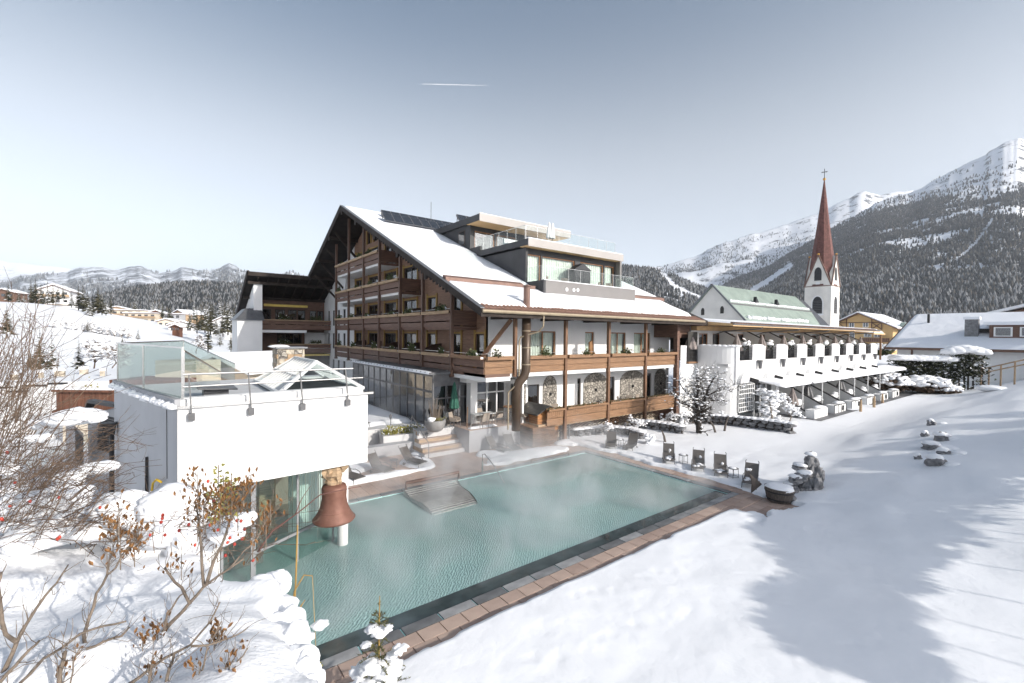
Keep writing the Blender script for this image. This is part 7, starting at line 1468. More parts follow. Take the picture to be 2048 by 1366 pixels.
def dens_r(P, u, v):
    py, px = pyof(P); n = fbm(P[:, 0]/170, P[:, 1]/170, 77, 4); tl = np.interp(px, [1450, 1700, 1800, 1900, 2048, 2400], [560, 438, 398, 392, 372, 360])
    d = sst(-6, 22, py-tl)*(1-.97*sst(.12, .2, n)*sst(560, 520, py)); g = np.abs(fbm(P[:, 0]/260+P[:, 1]/400, P[:, 1]/500, 5, 3)); d = d*(1-.9*sst(.02, .005, g)*sst(600, 540, py)); return (d+.08*sst(-70, -5, py-tl)*(n > -.02))*run(P, [(1580, 533), (1545, 558), (1505, 582)], 9)*run(P, [(1985, 440), (1950, 490), (1925, 512)], 5)
forest('forest_mountain', 'mountain_right', 72000, 12.5, 3, dens_r, lambda P: np.clip(.05+.36*sst(500, 590, pyof(P)[0]), 0, 1), 'dense spruce forest covering the right mountain')
forest('forest_ridge', 'mountain_far_right', 12000, 13, 4, lambda P, u, v: sst(440, 560, pyof(P)[0])*(fbm(P[:, 0]/260, P[:, 1]/260, 9, 4) > -.03)*1.0, lambda P: .35+0*P[:, 0], 'scattered forest on the far snowy ridge')
forest('forest_low_right', 'forest_hill_right', 18000, 11, 5, lambda P, u, v: (fbm(P[:, 0]/120, P[:, 1]/120, 19, 4) < .10)*run(P, [(1325, 548), (1350, 575), (1410, 602)], 7), lambda P: .45+0*P[:, 0], 'frosted forest on the low hill between hotel and church')
forest('forest_low_left', 'forest_hill_left', 24000, 10.5, 6, lambda P, u, v: (fbm(P[:, 0]/120, P[:, 1]/120, 29, 4) < .2)*1.0, lambda P: .42+0*P[:, 0], 'frosted forest on the hill behind the village')
forest('forest_grey_mountain', 'mountain_left', 16000, 30, 7, lambda P, u, v: sst(535, 575, pyof(P)[0])*(fbm(P[:, 0]/420, P[:, 1]/420, 39, 4) < .03), lambda P: .5+0*P[:, 0], 'thin forest on the grey mountain at the left')
# vapour trail, a thin line of ice cloud high above
ct = MB(); A_, B_ = dp(845, 168, 14000), dp(975, 171, 15000); ct.tube([A_, A_+(B_-A_)*.3, A_+(B_-A_)*.7, B_], [10, 14, 10, 3], 6); ctm = bpy.data.materials.new('vapour'); ctm.use_nodes = True; N = ctm.node_tree.nodes; L = ctm.node_tree.links; N.remove(N['Principled BSDF']); tr = N.new('ShaderNodeBsdfTransparent'); df = N.new('ShaderNodeBsdfDiffuse'); df.inputs[0].default_value = (.9, .9, .92, 1); mx = N.new('ShaderNodeMixShader'); mx.inputs[0].default_value = .22; L.new(tr.outputs[0], mx.inputs[1]); L.new(df.outputs[0], mx.inputs[2]); L.new(mx.outputs[0], N['Material Output'].inputs['Surface'])
o = ct.build('vapour_trail', ctm); tag(o, 'thin white vapour trail high in the sky', None, None, 'stuff')
# ------------------------------------------------------------------ village and trees on the left
def house(name, label, px, py, D, w, d, h, rise, rz, wallm, roofm='darkwood', cat='house', rows=2, cols_=4, balc=False, group=None, flat=False):
    p = dp(px, py, D); t = thing(name, label, cat, tuple(p), group, rz)
    b = MB(); b.box(-w/2, w/2, -d/2, d/2, -3, h)
    if not flat: b.extr([(-w/2, -d/2, h), (w/2, -d/2, h), (0, -d/2, h+rise)], (0, d, 0))
    b.build('wall', G[wallm], t, local=True); e = .9
    if flat: MB().box(-w/2-.4, w/2+.4, -d/2-.6, d/2+.4, h+.01, h+.3).build('roof', G[roofm], t, local=True); MB().box(-w/2-.4, w/2+.4, -d/2-.6, d/2+.4, h+.31, h+.7).build('snow_cover', G['snow_far'], t, local=True)
    else:
        for s in (-1, 1):
            k = rise/(w/2); xe = s*(w/2+e); ze = h-k*e
            r_ = MB().hexa([(0, -d/2-e, h+rise+.02), (xe, -d/2-e, ze), (xe, d/2+e, ze), (0, d/2+e, h+rise+.02), (0, -d/2-e, h+rise+.25), (xe, -d/2-e, ze+.23), (xe, d/2+e, ze+.23), (0, d/2+e, h+rise+.25)]).build('roof', G[roofm], t, local=True)
            MB().hexa([(0, -d/2-e, h+rise+.26), (xe*.98, -d/2-e, ze+.26), (xe*.98, d/2+e, ze+.26), (0, d/2+e, h+rise+.26), (0, -d/2-e, h+rise+.75), (xe*.98, -d/2-e, ze+.6), (xe*.98, d/2+e, ze+.6), (0, d/2+e, h+rise+.75)]).build('snow_cover', G['snow_far'], r_)
    for r in range(rows):
        z = h/rows*r+h/rows*.3
        for c in range(cols_):
            x = -w/2+w*(c+.5)/cols_; f = MB().box(x-w/cols_*.26, x+w/cols_*.26, -d/2-.06, -d/2-.01, z, z+h/rows*.5).build('window', G['frame_dark'], t, local=True); MB().box(x-w/cols_*.2, x+w/cols_*.2, -d/2-.09, -d/2-.061, z+.1, z+h/rows*.5-.1).build('pane', G['pane'], f)
        if balc: bl = MB().box(-w/2-.3, w/2+.3, -d/2-1.3, -d/2-.1, z-.5, z-.3).build('balcony', G['palewood'], t, local=True); MB().box(-w/2-.3, w/2+.3, -d/2-1.3, -d/2-1.2, z-.3, z+.5).build('balustrade', G['palewood' if r % 2 else 'plaster'], bl)
    return t
FZ = math.atan2(FH[1], FH[0])-math.pi/2
house('hillside_house', 'white house with wide balconies on the crest of the snowy hill', 119, 613, 185, 9, 11, 6.2, 2.0, FZ+.5, 'plaster', balc=True, rows=2, cols_=4)
VG = 'houses of the village'
for k, (px, py, D, w, h, rise, m_, lab, flat) in enumerate([(226, 643, 300, 15, 5.5, 2.4, 'darkwood', 'dark timber house at the start of the village row', False), (205, 645, 290, 12, 4, 0, 'palewood', 'low flat roofed house at the left end of the village', True), (258, 645, 290, 22, 7.5, 0, 'plaster_cream', 'long cream hotel block with balconies in the village', True), (292, 647, 285, 18, 6.0, 0, 'plaster_cream', 'second lower cream block in the village', True), (318, 648, 290, 13, 5.5, 2.8, 'chaletwood', 'brown timber gabled house right of the cream blocks', False), (352, 650, 280, 9, 6.5, 0, 'greywall', 'grey cube house on the village slope', True), (376, 648, 290, 12, 6.0, 2.4, 'palewood', 'tan gabled house beside the grey cube', False), (402, 650, 300, 12, 6, 2.0, 'chaletwood', 'brown house at the right end of the village', False), (365, 666, 210, 9, 3.6, 1.6, 'plaster', 'white chalet below the village on the slope', False), (455, 668, 200, 9, 5.0, 2.2, 'plaster', 'white chalet beside the hotel wing', False), (340, 655, 240, 8, 3, 1.2, 'plaster_cream', 'small pale house under the brown timber gable', False), (355, 664, 170, 2.4, 2.0, .6, 'chaletwood', 'tiny field hut on the snowy slope', False), (20, 598, 230, 9, 3.0, 1.4, 'darkwood', 'low dark hut at the left edge of the hill crest', False), (240, 633, 340, 16, 5, 2, 'palewood', 'house with snowy roof behind the cream block', False)]):
    house('village_house', lab, px, py, D, w, min(12, w), h, rise, FZ+[.3, .2, .15, .15, .4, .2, -.3, .3, .5, .2, .3, .2, .3, .4][k], m_, balc=(k in (2, 3, 4)), rows=2 if h > 4.5 else 1, cols_=5 if w > 14 else 3, group=VG, flat=flat)
ORD2 = ['first', 'second', 'third', 'fourth', 'fifth', 'sixth', 'seventh', 'eighth', 'ninth', 'tenth', 'eleventh', 'twelfth', 'thirteenth', 'fourteenth', 'fifteenth', 'sixteenth', 'seventeenth', 'eighteenth', 'nineteenth', 'twentieth', 'twenty-first', 'twenty-second', 'twenty-third', 'twenty-fourth', 'twenty-fifth', 'twenty-sixth', 'twenty-seventh', 'twenty-eighth', 'twenty-ninth', 'thirtieth']
crest = [(17, 603, 195, 36), (38, 604, 190, 21), (48, 604, 190, 19), (62, 606, 192, 42), (71, 607, 195, 48), (82, 607, 190, 38), (95, 606, 195, 42), (106, 607, 198, 36), (116, 600, 215, 26), (126, 598, 220, 24), (143, 612, 200, 30), (157, 616, 190, 44), (166, 618, 190, 46), (175, 622, 190, 38), (186, 628, 195, 36), (196, 622, 192, 48), (204, 626, 195, 40), (212, 628, 200, 30), (222, 626, 230, 34), (180, 632, 175, 34)]
for k, (px, py, D, h) in enumerate(sorted(crest)): conifer(px, py, D*.8, h*1.1, k, 'dark conifer on the hill crest, %s from the left' % ORD2[k], 'conifers on the hill crest')
mid = [(270, 628, 330, 26), (305, 626, 340, 22), (388, 640, 250, 30), (415, 645, 230, 36), (425, 650, 215, 38), (440, 652, 210, 46), (449, 655, 205, 44), (462, 660, 190, 40), (470, 662, 185, 34), (402, 655, 170, 34), (432, 668, 150, 30), (394, 662, 160, 40), (410, 660, 165, 46), (421, 664, 150, 50), (446, 668, 140, 44), (456, 664, 150, 52), (468, 668, 140, 46), (380, 655, 190, 30), (340, 640, 250, 26), (325, 636, 260, 28)]
for k, (px, py, D, h) in enumerate(sorted(mid)): conifer(px, py, D, h*1.25, k+1, 'village conifer, %s from the left between the houses' % ORD2[k], 'conifers among the village houses')
near = [(14, 668, 62, 62, 1, 'bushy conifer at the left picture edge on the snowy slope'), (80, 742, 46, 88, 1, 'slender young spruce, left of a pair below the hill'), (104, 744, 45, 76, 2, 'broader young spruce, right of a pair below the hill'), (158, 738, 48, 64, 2, 'low conifer beside the round bare bush'), (416, 700, 72, 64, 3, 'yellowish conifer left of the white stair tower'), (60, 735, 50, 40, 0, 'short conifer left of the young spruce pair'), (175, 660, 110, 22, 2, 'tiny spruce standing in the open snow slope'), (276, 678, 105, 24, 2, 'small frosted spruce above the glass fence'), (245, 690, 100, 20, 1, 'small spruce at the end of the frosted thicket'), (440, 690, 85, 30, 2, 'small dark spruce beside the white tower wall'), (462, 700, 80, 40, 3, 'narrow conifer hard against the white stair tower')]
for (px, py, D, h, k, lab) in near: conifer(px, py, D, h, k, lab, 'conifers in the left middle distance')
def far_bush(px, py, D, rpx, hpx, seed, mt, lab, group, snow=.25, n=5):
    p = dp(px, py, D); s = D/FPX; h = hpx*s; bare_tree('bare_thicket', lab, 'bush', tuple(p), seed, (mt, mt), group, h=h*1.25, trunk_r=h*.02, spread=max(.5, rpx/hpx), levels=4, nb=(9, 6, n), trunk_h=.38, clump=snow, csize=h*.045, minr=s*.35, nseg=4)
far_bush(185, 742, 47, 45, 75, 1, 'twig', 'big round brown bush behind the glass fence', 'bare bushes left of the hotel', .12, 6)
far_bush(222, 738, 46, 35, 60, 2, 'twig', 'brown bush directly behind the glass fence corner', 'bare bushes left of the hotel', .1, 6)
far_bush(392, 706, 70, 30, 40, 3, 'twig', 'rounded bare bush left of the yellowish conifer', 'bare bushes left of the hotel', .1)
for k, px in enumerate(range(110, 262, 12)): far_bush(px, 668+(px-110)*.07, 112, 12, 34-(px-110)*.06, 20+k, 'twig_grey', 'frosted bare bush in the slope thicket, %s from the left' % ORD2[k], 'frosted thicket on the slope', .5, 4)
# flat snowy roofs and houses just beyond the pool house
ro = thing('flat_roofed_house', 'broad flat snowy roof with small chimney blocks left of the pool house', 'house', tuple(dp(130, 800, 40)))
def quad_at(pts, z, D=None): return [tuple(gz(x, y, z)) for x, y in pts]
q = quad_at([(-60, 768), (238, 763), (236, 737), (-20, 742)], 3.4); b = MB(); b.extr([(x, y, -.5) for x, y, z in q], (0, 0, 3.6)); b.build('wall', G['plaster'], ro); b = MB(); b.extr([(x, y, 3.12) for x, y, z in q], (0, 0, .32)); b.build('roof_snow', G['snow'], ro)
for px, py, w in ((120, 752, .55), (82, 756, .28), (168, 748, .5), (205, 752, .3), (30, 760, .3)): p = gz(px, py, 3.44); bl_ = MB().box(p[0]-w/2, p[0]+w/2, p[1]-w/2, p[1]+w/2, 3.4, 3.85).build('chimney', G['stone_warm'], ro); MB().box(p[0]-w*.6, p[0]+w*.6, p[1]-w*.6, p[1]+w*.6, 3.85, 4.05).build('chimney_snow', G['snow'], bl_)
wt = thing('white_garden_wall', 'white stepped garden wall with dark coping behind the brush', 'wall', tuple(gz(60, 800, 2.5))); b = MB(); c_ = MB()
for k, (xa, xb, yt) in enumerate([(58, 100, 772), (18, 60, 784), (-30, 20, 776), (100, 130, 768)]):
    p, q_ = dp(xa, yt, 30), dp(xb, yt, 30); b.bar((p[0], p[1], 1.5), (q_[0], q_[1], 1.5), .3, p[2]*2-3.0); c_.bar((p[0], p[1], p[2]+.04), (q_[0], q_[1], q_[2]+.04), .4, .1)
b.build('wall', G['plaster'], wt); c_.build('coping', G['blackmetal'], wt)
wb = thing('timber_balcony_house', 'chalet corner with a carved red brown timber balcony left of the pool house', 'house', tuple(dp(170, 830, 27)))
p0, p1 = dp(112, 790, 27), dp(232, 788, 27); ax_ = Vector(p1-p0); ax_.z = 0; Lw = ax_.length; ax_.normalize(); nr = Vector((ax_.y, -ax_.x, 0)); c0 = Vector((p0[0], p0[1], 0))
def lw(u, v, z): return c0+ax_*u-nr*v+Vector((0, 0, z))
z1 = 7-(784-661)/905*27; z0 = 7-(822-661)/905*27
for k in range(9): u0, u1 = Lw*k/9+.01, Lw*(k+1)/9-.01; MB().hexa([lw(u0, 0, z0), lw(u1, 0, z0), lw(u1, .08, z0), lw(u0, .08, z0), lw(u0, 0, z1), lw(u1, 0, z1), lw(u1, .08, z1), lw(u0, .08, z1)]).build('board', G['chaletwood'], wb)
MB().bar(lw(-.1, -.05, z1+.06), lw(Lw, -.05, z1+.06), .3, .14).build('handrail', G['chaletwood'], wb); MB().bar(lw(-.1, -.05, z1+.18), lw(Lw, -.05, z1+.18), .34, .1).build('rail_snow', G['snow_lump'], wb)
MB().bar(lw(-.1, -.02, z0-.08), lw(Lw, -.02, z0-.08), .3, .16).build('floor_beam', G['chaletwood'], wb)
b = MB(); b.hexa([lw(-.2, .6, -1), lw(Lw+2, .6, -1), lw(Lw+2, 5, -1), lw(-.2, 5, -1), lw(-.2, .6, z0-.2), lw(Lw+2, .6, z0-.2), lw(Lw+2, 5, z0-.2), lw(-.2, 5, z0-.2)]); b.build('wall', G['plaster_cream'], wb)
b = MB(); b.hexa([lw(1.4, 2, z0), lw(Lw+2, 2, z0), lw(Lw+2, 5, z0), lw(1.4, 5, z0), lw(1.4, 2, z1+.5), lw(Lw+2, 2, z1+.5), lw(Lw+2, 5, z1+.5), lw(1.4, 5, z1+.5)]); b.build('upper_wall', G['chaletwood'], wb)
b = MB(); evergreen(b, lw(1.3, .6, z0+.5), (.6, .4, .9), 160, 3, 0, .25, .12); o = b.build('balcony_shrub', [G['boxleaf'], G['snow_lump']]); tag(o, 'yellow green shrub growing on the carved timber balcony', 'shrub')
gb = thing('grey_plant_annexe', 'grey rendered annexe with a big dark louvre and vent grille beside the pool house', 'annexe', tuple(dp(200, 1000, 19)))
p0, p1 = dp(176, 900, 20), dp(236, 900, 18.5); ax_ = Vector(p1-p0); ax_.z = 0; Lw = ax_.length; ax_.normalize(); nr = Vector((ax_.y, -ax_.x, 0)); c0 = Vector((p0[0], p0[1], 0))
zt = 7-(808-661)/905*19.3
b = MB(); b.hexa([lw(0, 0, -.5), lw(Lw, 0, -.5), lw(Lw, 3, -.5), lw(0, 3, -.5), lw(0, 0, zt-.55), lw(Lw, 0, zt), lw(Lw, 3, zt), lw(0, 3, zt-.55)]); b.build('wall', G['greywall'], gb)
b = MB(); b.bar(lw(-.1, .0, zt-.5), lw(.35, 0, zt+.0), .3, .1); b.bar(lw(.35, 0, zt+.04), lw(Lw, 0, zt+.08), .3, .14); b.build('coping', G['blackmetal'], gb)
zl0, zl1 = 7-(904-661)/905*19, 7-(832-661)/905*19
b = MB(); b.hexa([lw(Lw*.38, -.03, zl0), lw(Lw*.98, -.03, zl0), lw(Lw*.98, -.005, zl0), lw(Lw*.38, -.005, zl0), lw(Lw*.38, -.03, zl1), lw(Lw*.98, -.03, zl1), lw(Lw*.98, -.005, zl1), lw(Lw*.38, -.005, zl1)]); lv = b.build('louvre', G['louver'], gb)
for k in range(18): z = zl0+.04+(zl1-zl0-.05)*k/18; MB().bar(lw(Lw*.39, -.06, z), lw(Lw*.97, -.06, z), .05, .03).build('slat', G['greymetal'], lv)
b = MB(); p = dp(167, 885, 19.5); q = dp(150, 872, 18.0); b.hexa([tuple(p+np.array([0, 0, -1.0])), tuple(q+np.array([0, 0, -1.0])), tuple(q+np.array([-.3, .3, -1.0])), tuple(p+np.array([-.3, .3, -1.0])), tuple(p+np.array([0, 0, .4])), tuple(q+np.array([0, 0, .4])), tuple(q+np.array([-.3, .3, .4])), tuple(p+np.array([-.3, .3, .4]))]); b.build('vent_block', G['greywall'], gb)
fb_ = thing('snow_roofed_hut', 'small hut with a snowy gable roof seen through the stair glass', 'hut', tuple(dp(440, 745, 34))); c0 = Vector(tuple(dp(455, 760, 34)))
b = MB(); b.box(-2.6, 2.6, 0, 5, -3, .2); b.extr([(-2.6, 0, .2), (2.6, 0, .2), (0, 0, 1.15)], (0, 5, 0)); b.build('wall', G['plaster_cream'], fb_, local=True)
for s in (-1, 1): MB().hexa([(0, -.6, 1.2), (s*3.3, -.6, -.02), (s*3.3, 5.3, -.02), (0, 5.3, 1.2), (0, -.6, 1.5), (s*3.3, -.6, .28), (s*3.3, 5.3, .28), (0, 5.3, 1.5)]).build('roof_snow', G['snow'], fb_, local=True)
fb_.rotation_euler = (0, 0, FZ-.3)
o = MB().box(-1.6, 1.6, -1, 1, -3, .9).build('cream_box_building', G['plaster_cream']); o.location = tuple(dp(378, 745, 32)); o.rotation_euler = (0, 0, FZ); tag(o, 'plain cream block seen through the stair glass of the pool house', 'building')
# spruces standing outside the picture on the sun side; their shadows lie across the lawn
CRN = []
for k in range(3):
    b = MB(); rr = random.Random(k+90)
    for i in range(2600):
        v = Vector((rr.gauss(0, 1), rr.gauss(0, 1), rr.gauss(0, 1))).normalized()*rr.uniform(.2, 1.0)**.5; v = v*(1+.25*mnoise.noise(v*2.2+Vector((k*5, 0, 0)))); a = rr.uniform(0, 6.28); s_ = rr.uniform(.08, .2); d = Vector((math.cos(a), math.sin(a), rr.uniform(-.6, .6)))*s_; sd = d.orthogonal().normalized()*s_*.5; b.add([v-sd, v+d-sd*.4, v+d*1.2, v+sd], [(0, 1, 2, 3)])
    me = b.mesh('pine_crown'); me.materials.append(G['spruce']); CRN.append(me)
for k, (sx_, sy_, rx, rz_) in enumerate([(12.3, 3.0, 1.2, .55), (13.4, 3.5, 1.2, .62), (14.7, 3.6, 1.2, .5), (16.4, 4.3, 1.5, .65), (18.1, 5.0, 1.6, .85), (19.8, 5.8, 1.8, 1.1), (21.7, 6.0, 1.8, 1.1), (24.4, 6.0, 1.8, .95), (27.8, 6.0, 1.9, .85), (31.5, 6.4, 1.9, .8), (36, 6.4, 2.0, .8), (19.4, 9.2, 1.1, .4), (21.2, 9.6, 1.0, .45), (41, 7.0, 2.0, .8)]):
    zc = 6.2+.5*(k % 3); L_ = (zc-.3)/math.tan(SUN_EL); x, y = sx_+SUN_H[0]*L_, sy_+SUN_H[1]*L_; zb = float(T(x, y)); t = thing('garden_pine', 'flat crowned pine on the slope beside the lawn, %s from the pool' % ORD2[k], 'tree', (x, y, zb), 'pines shading the lawn')
    o = link('crown', CRN[k % 3], None, t, True); o.location = (0, 0, zc-zb); o.scale = (rx, rx, rz_); o.rotation_euler = (0, 0, k*1.7); MB().tube([(0, 0, -.4), (.1, 0, (zc-zb)*.6), (0, 0, zc-zb+rz_*.6)], [.03, .025, .015], 7).build('trunk', G['bark'], t, local=True)
# ------------------------------------------------------------------ foreground: snow bank and shrubs beneath the camera
def LD(l, d, z): return (l*RH[0]+d*FH[0], l*RH[1]+d*FH[1], z)
la = np.linspace(-8.5, 1.2, 190); da = np.linspace(.3, 7.2, 140); LA, DA = np.meshgrid(la, da, indexing='ij')
nb = fbm(LA*.9, DA*.9, 80, 3); nb2 = fbm(LA*2.6, DA*2.6, 81, 3)
zb_ = 5.02-.13*(DA-2.5)+.5*nb+.15*nb2-.10*np.exp(-((DA-3.6-.25*np.sin(LA*1.6))/.22)**2)
ed = -1.32-(DA-2.6)*.60+.55*fbm(LA*0+3, DA*1.3, 83, 4)+.35*nb2
drop = np.maximum(sst(0, 1.0, LA-ed), sst(4.75, 6.4, DA+.5*nb-.10*np.clip(-LA-3, 0, 9)+.85*sst(-3.7, -2.3, LA)))
zb_ = zb_*(1-drop)+(-.3)*drop
Xb = LA*RH[0]+DA*FH[0]; Yb = LA*RH[1]+DA*FH[1]
bank = sheet('snow_bank', np.stack([Xb, Yb, zb_], -1).reshape(-1, 3), grid_faces(len(la), len(da)), G['snow_lump']); tag(bank, kind='structure')
fr = random.Random(77)
def C2(x, y): return (x/3.364, 960+y/3.364)
def pt(px, py, D): return Vector(tuple(dp(px, py, D)))
def pods(b, p, d, n, s, spread, tw=None):
    for k in range(n):
        c = p+Vector((fr.gauss(0, spread), fr.gauss(0, spread), fr.gauss(0, spread*1.2))); ax_ = (d*.8+Vector((fr.gauss(0, .6), fr.gauss(0, .6), fr.uniform(.1, 1.2)))).normalized(); o_ = ax_.orthogonal().normalized(); q_ = ax_.cross(o_); L_ = s*fr.uniform(.6, 1.3); w = L_*.25
        if tw is not None: tw.tube([Vector((p.x+(c.x-p.x)*.25, p.y+(c.y-p.y)*.25, c.z-.03)), c], [.0018, .0014], 3, cap=False)
        ring = [c+ax_*L_*.4+(o_*math.cos(t*2.094)+q_*math.sin(t*2.094))*w for t in range(3)]; tip = c+ax_*L_
        for t in range(3): b.add([c, ring[t], tip+(ring[t]-c-ax_*L_*.4)*.35, ring[(t+1) % 3]], [(0, 1, 2), (0, 2, 3)])
def side_twigs(b, pts, r, n, L_, rr):
    for k in range(n):
        i = rr.randrange(len(pts)-1); p = pts[i].lerp(pts[i+1], rr.random()); d = (pts[i+1]-pts[i]).normalized(); d = (d*.6+Vector((rr.gauss(0, .6), rr.gauss(0, .6), rr.gauss(.25, .5)))).normalized(); q = p; t = [p]
        for m in range(3): d = (d+Vector((rr.gauss(0, .3), rr.gauss(0, .3), rr.gauss(.05, .3)))).normalized(); q = q+d*L_*rr.uniform(.2, .45); t.append(q)
        b.tube(t, [r*.5, r*.42, r*.34, r*.25], 4, cap=False)
        if rr.random() < .4: e = t[2]; d2 = (d+Vector((rr.gauss(0, .6), rr.gauss(0, .6), .2))).normalized(); b.tube([e, e+d2*L_*.25, e+d2*L_*.45+Vector((0, 0, .02))], [r*.35, r*.3, r*.2], 3, cap=False)
def knobby(b, pts, r0, r1, n=7):
    P = []
    for a, c in zip(pts[:-1], pts[1:]):
        m = max(2, int((c-a).length/.06))
        for k in range(m): P.append(a.lerp(c, k/m)+Vector((fr.gauss(0, .0022), fr.gauss(0, .0022), fr.gauss(0, .0022))))
    P.append(pts[-1]); L_ = len(P); b.tube(P, [(r0+(r1-r0)*i/(L_-1))*(1+.16*(fr.random()-.3)*(1 if i % 3 == 0 else .3)) for i in range(L_)], n)
    return P
def shrub(label, branches, podspots, hips, D, seed, hipmat='hip'):
    t = thing('dry_shrub', label, 'shrub', tuple(pt(*C2(*branches[0][0][0]), D)), 'dry shrubs in the foreground'); rr = random.Random(seed); tw = MB()
    for pts, r0, r1, dd in branches:
        P = [pt(*C2(x, y), D+dd*i) for i, (x, y) in enumerate(pts)]; b = MB(); Q = knobby(b, P, r0, r1); b.build('branch', G['twig_grey'], t, smooth=True); side_twigs(tw, P, max(.004, (r0+r1)/2*.6), 3+len(pts), .16, rr)
    pb = MB()
    for (x, y, n, sp) in podspots: p = pt(*C2(x, y), D+rr.uniform(-.1, .3)); tw.tube([p-Vector((0, 0, sp*2.2)), p, p+Vector((0, 0, sp*1.6))], [.004, .003, .002], 4, cap=False); pods(pb, p, Vector((0, 0, 1)), int(n*.8), .034, sp*.8, tw)
    tag(tw.build('twigs', G['twig_grey'], t), kind='stuff')
    if pb.v: tag(pb.build('seed_pods', G['pod'], t), kind='stuff')
    for (x, y) in hips:
        p = pt(*C2(x, y), D+.3); MB().blob(p, (.010, .010, .0125), rr.randrange(99), 2, .1).build('rose_hip', G[hipmat], t, smooth=True)
    return t
shrub('forked bare shrub in the bottom corner of the snow bank', [([(-40, 1440), (0, 1345), (110, 1085), (180, 960), (300, 780), (380, 690), (460, 570)], .014, .004, .08), ([(110, 1090), (40, 1040), (0, 880), (-10, 700), (10, 620)], .011, .006, .03), ([(0, 1366), (100, 1250), (200, 1140), (265, 1080)], .010, .006, .05)], [], [(10, 262)], 2.5, 1)
shrub('upright stem with a loose head of brown pods', [([(515, 1440), (545, 1300), (580, 1130), (565, 1040), (600, 940), (660, 760), (720, 640), (730, 560), (750, 500)], .013, .005, .08), ([(580, 1140), (700, 1090), (820, 1050), (870, 990)], .008, .005, .05), ([(720, 640), (780, 590), (820, 500), (900, 420)], .006, .003, .05)], [(800, 250, 30, .05), (790, 320, 26, .05), (760, 400, 18, .05), (930, 380, 36, .05), (905, 470, 30, .05), (720, 530, 10, .04), (810, 480, 16, .05)], [(400, 385), (388, 396)], 2.7, 2)
shrub('largest leaning shrub with orange brown seed heads before the pool', [([(720, 1420), (760, 1355), (900, 1190), (1100, 1020), (1280, 830), (1370, 720), (1480, 640), (1640, 530)], .019, .006, .09), ([(1370, 720), (1360, 560), (1345, 380), (1325, 200), (1350, 60)], .009, .004, .06), ([(1390, 700), (1440, 540), (1490, 440), (1540, 270), (1600, 180), (1660, 90)], .011, .004, .06), ([(1280, 830), (1220, 720), (1140, 640), (1110, 590)], .009, .006, .04), ([(1100, 1020), (1130, 900), (1190, 800), (1240, 760)], .007, .004, .04), ([(1540, 600), (1640, 480), (1730, 400), (1790, 260), (1830, 190)], .006, .003, .05)], [(1330, 50, 40, .06), (1345, 140, 46, .06), (1370, 210, 20, .05), (1480, 180, 60, .07), (1560, 130, 46, .06), (1640, 60, 34, .05), (1690, 20, 26, .04), (1600, 200, 22, .06), (1380, 260, 12, .05), (1330, 300, 8, .05), (1780, 260, 20, .04), (1820, 210, 22, .04), (1790, 360, 14, .04), (1700, 440, 8, .04), (1220, 540, 18, .06), (1150, 600, 5, .03), (965, 1130, 40, .045), (930, 1240, 30, .05), (1060, 1000, 34, .04), (960, 1070, 20, .035), (1010, 1260, 14, .04)], [(1095, 236), (1092, 258), (1084, 284), (1270, 300), (1205, 340), (1385, 200), (1440, 142), (1110, 370), (1466, 335), (1645, 330), (1595, 273), (1622, 276), (1546, 390), (1578, 432), (1516, 508), (1702, 540), (1630, 395), (1400, 8)], 2.75, 3)
shrub('thin arching shrub crossing the middle of the snow bank', [([(100, 1400), (300, 1200), (540, 1040), (700, 980), (850, 950)], .008, .005, .06), ([(850, 1390), (1100, 1200), (1280, 1110), (1400, 970), (1480, 820)], .009, .004, .06), ([(1280, 1120), (1400, 1110), (1500, 1080), (1600, 1040), (1670, 990)], .006, .003, .04), ([(390, 1400), (405, 1290), (440, 1150)], .011, .009, .03), ([(1110, 1400), (1140, 1260), (1170, 1170)], .009, .007, .03), ([(990, 1400), (1010, 1270), (1030, 1180)], .006, .004, .03), ([(1330, 1400), (1370, 1240), (1400, 1120), (1490, 950)], .006, .003, .03), ([(1500, 1400), (1560, 1270), (1640, 1180), (1665, 1130)], .006, .003, .03), ([(470, 1380), (500, 1200), (545, 1120)], .004, .003, .03)], [(490, 1240, 16, .035), (500, 1180, 8, .03), (415, 1300, 10, .025), (1440, 1060, 24, .035), (1470, 1010, 18, .03), (1390, 1190, 10, .03), (1340, 1270, 10, .03), (1540, 1215, 16, .03), (1610, 1180, 22, .03), (1655, 1140, 12, .02), (1515, 1310, 14, .03), (1020, 1270, 14, .03)], [], 2.45, 4)
# yellow green leafy sprays
def leafy(label, stems, D, seed):
    t = thing('boxwood_spray', label, 'shrub', tuple(pt(*stems[0][0], D)), 'leafy sprays in the foreground'); rr = random.Random(seed); b = MB(); s_ = MB()
    for st in stems:
        P = [pt(x, y, D) for x, y in st]; s_.tube(P, .004, 4, cap=False)
        for a, c in zip(P[:-1], P[1:]):
            for k in range(int((c-a).length/.0045)):
                p = a.lerp(c, rr.random()); an_ = rr.uniform(0, 6.28); d = Vector((math.cos(an_), math.sin(an_), rr.uniform(-.1, .7)))*rr.uniform(.018, .034); sd = d.orthogonal().normalized()*.009; p = p+d*rr.uniform(0, .8); b.add([p, p+d*.5-sd, p+d, p+d*.5+sd], [(0, 1, 2, 3)])
    s_.build('stems', G['twig'], t); tag(b.build('leaves', G['boxleaf'], t), kind='stuff')
leafy('upright yellow green leafy spray against the white cube', [[(437, 1030), (436, 985), (437, 930)], [(452, 1035), (448, 990), (446, 950)], [(430, 1030), (424, 1000), (420, 985)], [(463, 1030), (462, 975), (464, 948)], [(445, 1045), (444, 1000)], [(470, 1040), (455, 1010)], [(425, 1045), (440, 1015)]], 3.3, 1)
